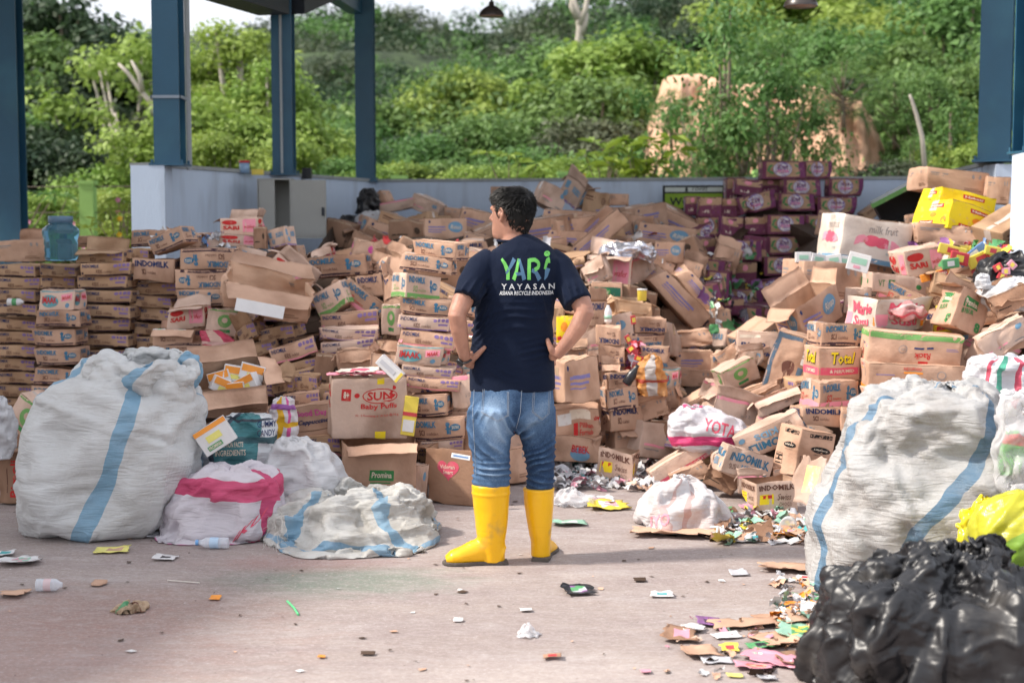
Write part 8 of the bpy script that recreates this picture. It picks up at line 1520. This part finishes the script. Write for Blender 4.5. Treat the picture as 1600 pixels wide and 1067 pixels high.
a, b = at(262, 908, gy(908)), at(312, 912, gy(912)); mb = MB(); mb.tube([(a.x, a.y, .005), (b.x, b.y, .005)], .003, 6); o = mb.build('stick', gloss('stick', (.6, .55, .5))); tag(o, 'thin pale stick right of the clear cup', 'stick')
# strip of white paper on the big torn carton
smallbox(406, 482, 8.42, 76, 20, .003, G['white'], 'long white paper strip stuck on the big torn carton', ry=11, rz=6, rx=-12, name='paper_strip', cat='paper', bev=.0005)
# black tray with a lime rim
def tray():
    c = at(1415, 322, 11.6); r = empty('plastic_tray', c); r.rotation_euler = (R(8), R(-28), R(-12)); tag(r, 'black plastic tray with a lime rim propped left of the yellow cartons', 'tray'); W_, H_, D_ = .44, .24, .30
    mb = MB(); t = .012
    for z in (-H_ / 2, H_ / 2): mb.box((0, D_ / 2, z), (W_, D_, t))
    mb.box((0, D_, 0), (W_, t, H_ - t - .002))
    for x in (-W_ / 2 + t / 2, W_ / 2 - t / 2): mb.box((x, D_ / 2, 0), (t, D_ - t - .002, H_ - t - .002))
    mb.build('tray_body', G['black'], r)
    mb = MB(); mb.box((0, -.012, H_ / 2 + .006), (W_ + .04, .02, .035)); mb.build('rim', INK['lime'], r)
tray()
# flattened cartons stuffed in the Baby Puffs box
for i, (x, y, r_) in enumerate([(546, 586, 12), (560, 582, -8), (572, 586, 4), (556, 590, -2)]):
    scrap(x, y, 70 - i * 6, 20, [INK['kw'] if i % 2 else INK['rose'], INK['pink']], f'flattened carton sheet number {["one", "two", "three", "four"][i]} stuffed in the Baby Puffs carton'.replace('number one', 'leftmost').replace('number two', 'topmost').replace('number three', 'rightmost').replace('number four', 'lowest'), 'card', rot=r_, seed=i, Y=7.78 + .03 * i, curl=.5, name='flattened_card')
# ------------------------------------------------------------------ wording of the cartons
MARKS = [('the blue jar', 96, 375), ('the grey cabinet', 455, 330), ('the big torn carton', 418, 474), ('the red packet', 342, 538), ('the carton of orange packs', 365, 610), ('the Baby Puffs carton', 578, 636), ('the Cappuccino carton', 492, 657), ('the carton with the pink blot', 584, 398), ('the sliding red-edged milk carton', 566, 470), ('the leaning stack', 664, 500), ('the man\'s head', 800, 335), ('the man\'s right shoulder', 890, 420),
         ('the foil bag', 978, 390), ('the dark green label', 948, 458), ('the toilet sign', 1090, 310), ('the torn orange sack', 1012, 585), ('the pair of steeply leaning cartons', 1075, 470), ('the Formula carton', 906, 662), ('the pink and white bag', 1100, 670), ('the topmost purple carton', 1225, 266), ('the squashed purple carton', 1208, 451), ('the Rinso carton', 1187, 535), ('the stained upended carton', 1238, 572), ('the Total carton', 1313, 570),
         ('the sweets carton', 1369, 380), ('the biscuit carton', 1415, 492), ('the long green-edged carton', 1434, 546), ('the yellow snack cartons', 1520, 335), ('the white knotted bag', 1562, 450), ('the carton marked 6', 1272, 712), ('the black tray', 1415, 320), ('the corner-standing carton', 893, 300), ('the violet-lined carton beside the man\'s face', 744, 348), ('the muddy kids carton', 1168, 726), ('the black bag at the rear wall', 572, 312)]
def relword(dx, dy):
    a = abs(dx) > 2 * abs(dy); b = abs(dy) > 2 * abs(dx)
    if a: return 'right of' if dx > 0 else 'left of'
    if b: return 'below' if dy > 0 else 'above'
    return ('below' if dy > 0 else 'above') + (' and right of' if dx > 0 else ' and left of')
used = {}; cand = []
for c in CARTONS:
    o, kind, px, py, Y, label, op, var, roll, group, desc = c
    if label: used[label] = used.get(label, 0) + 1
for c in CARTONS:
    o, kind, px, py, Y, label, op, var, roll, group, desc = c
    if label is None:
        px, py = pix(o.matrix_world.translation)
        st = 'tilted ' if abs(roll) > 8 else ''
        ms = sorted(MARKS, key=lambda m: (m[1] - px) ** 2 + (m[2] - py) ** 2)[:6]
        for nm, mx, my in ms:
            d = KIND[kind][5]; d = d if d.startswith(('open', 'long')) else d
            t = f'{st}{d} deep in a gap {relword(px - mx, py - my)} {nm}'
            if len(t.split()) > 16: t = f'{st}{d} {relword(px - mx, py - my)} {nm}'
            if t not in used and len(t.split()) <= 16: break
        used[t] = 1; label = t; group = 'cartons showing in the gaps of the heaps'
    tag(o, label, 'carton', group)
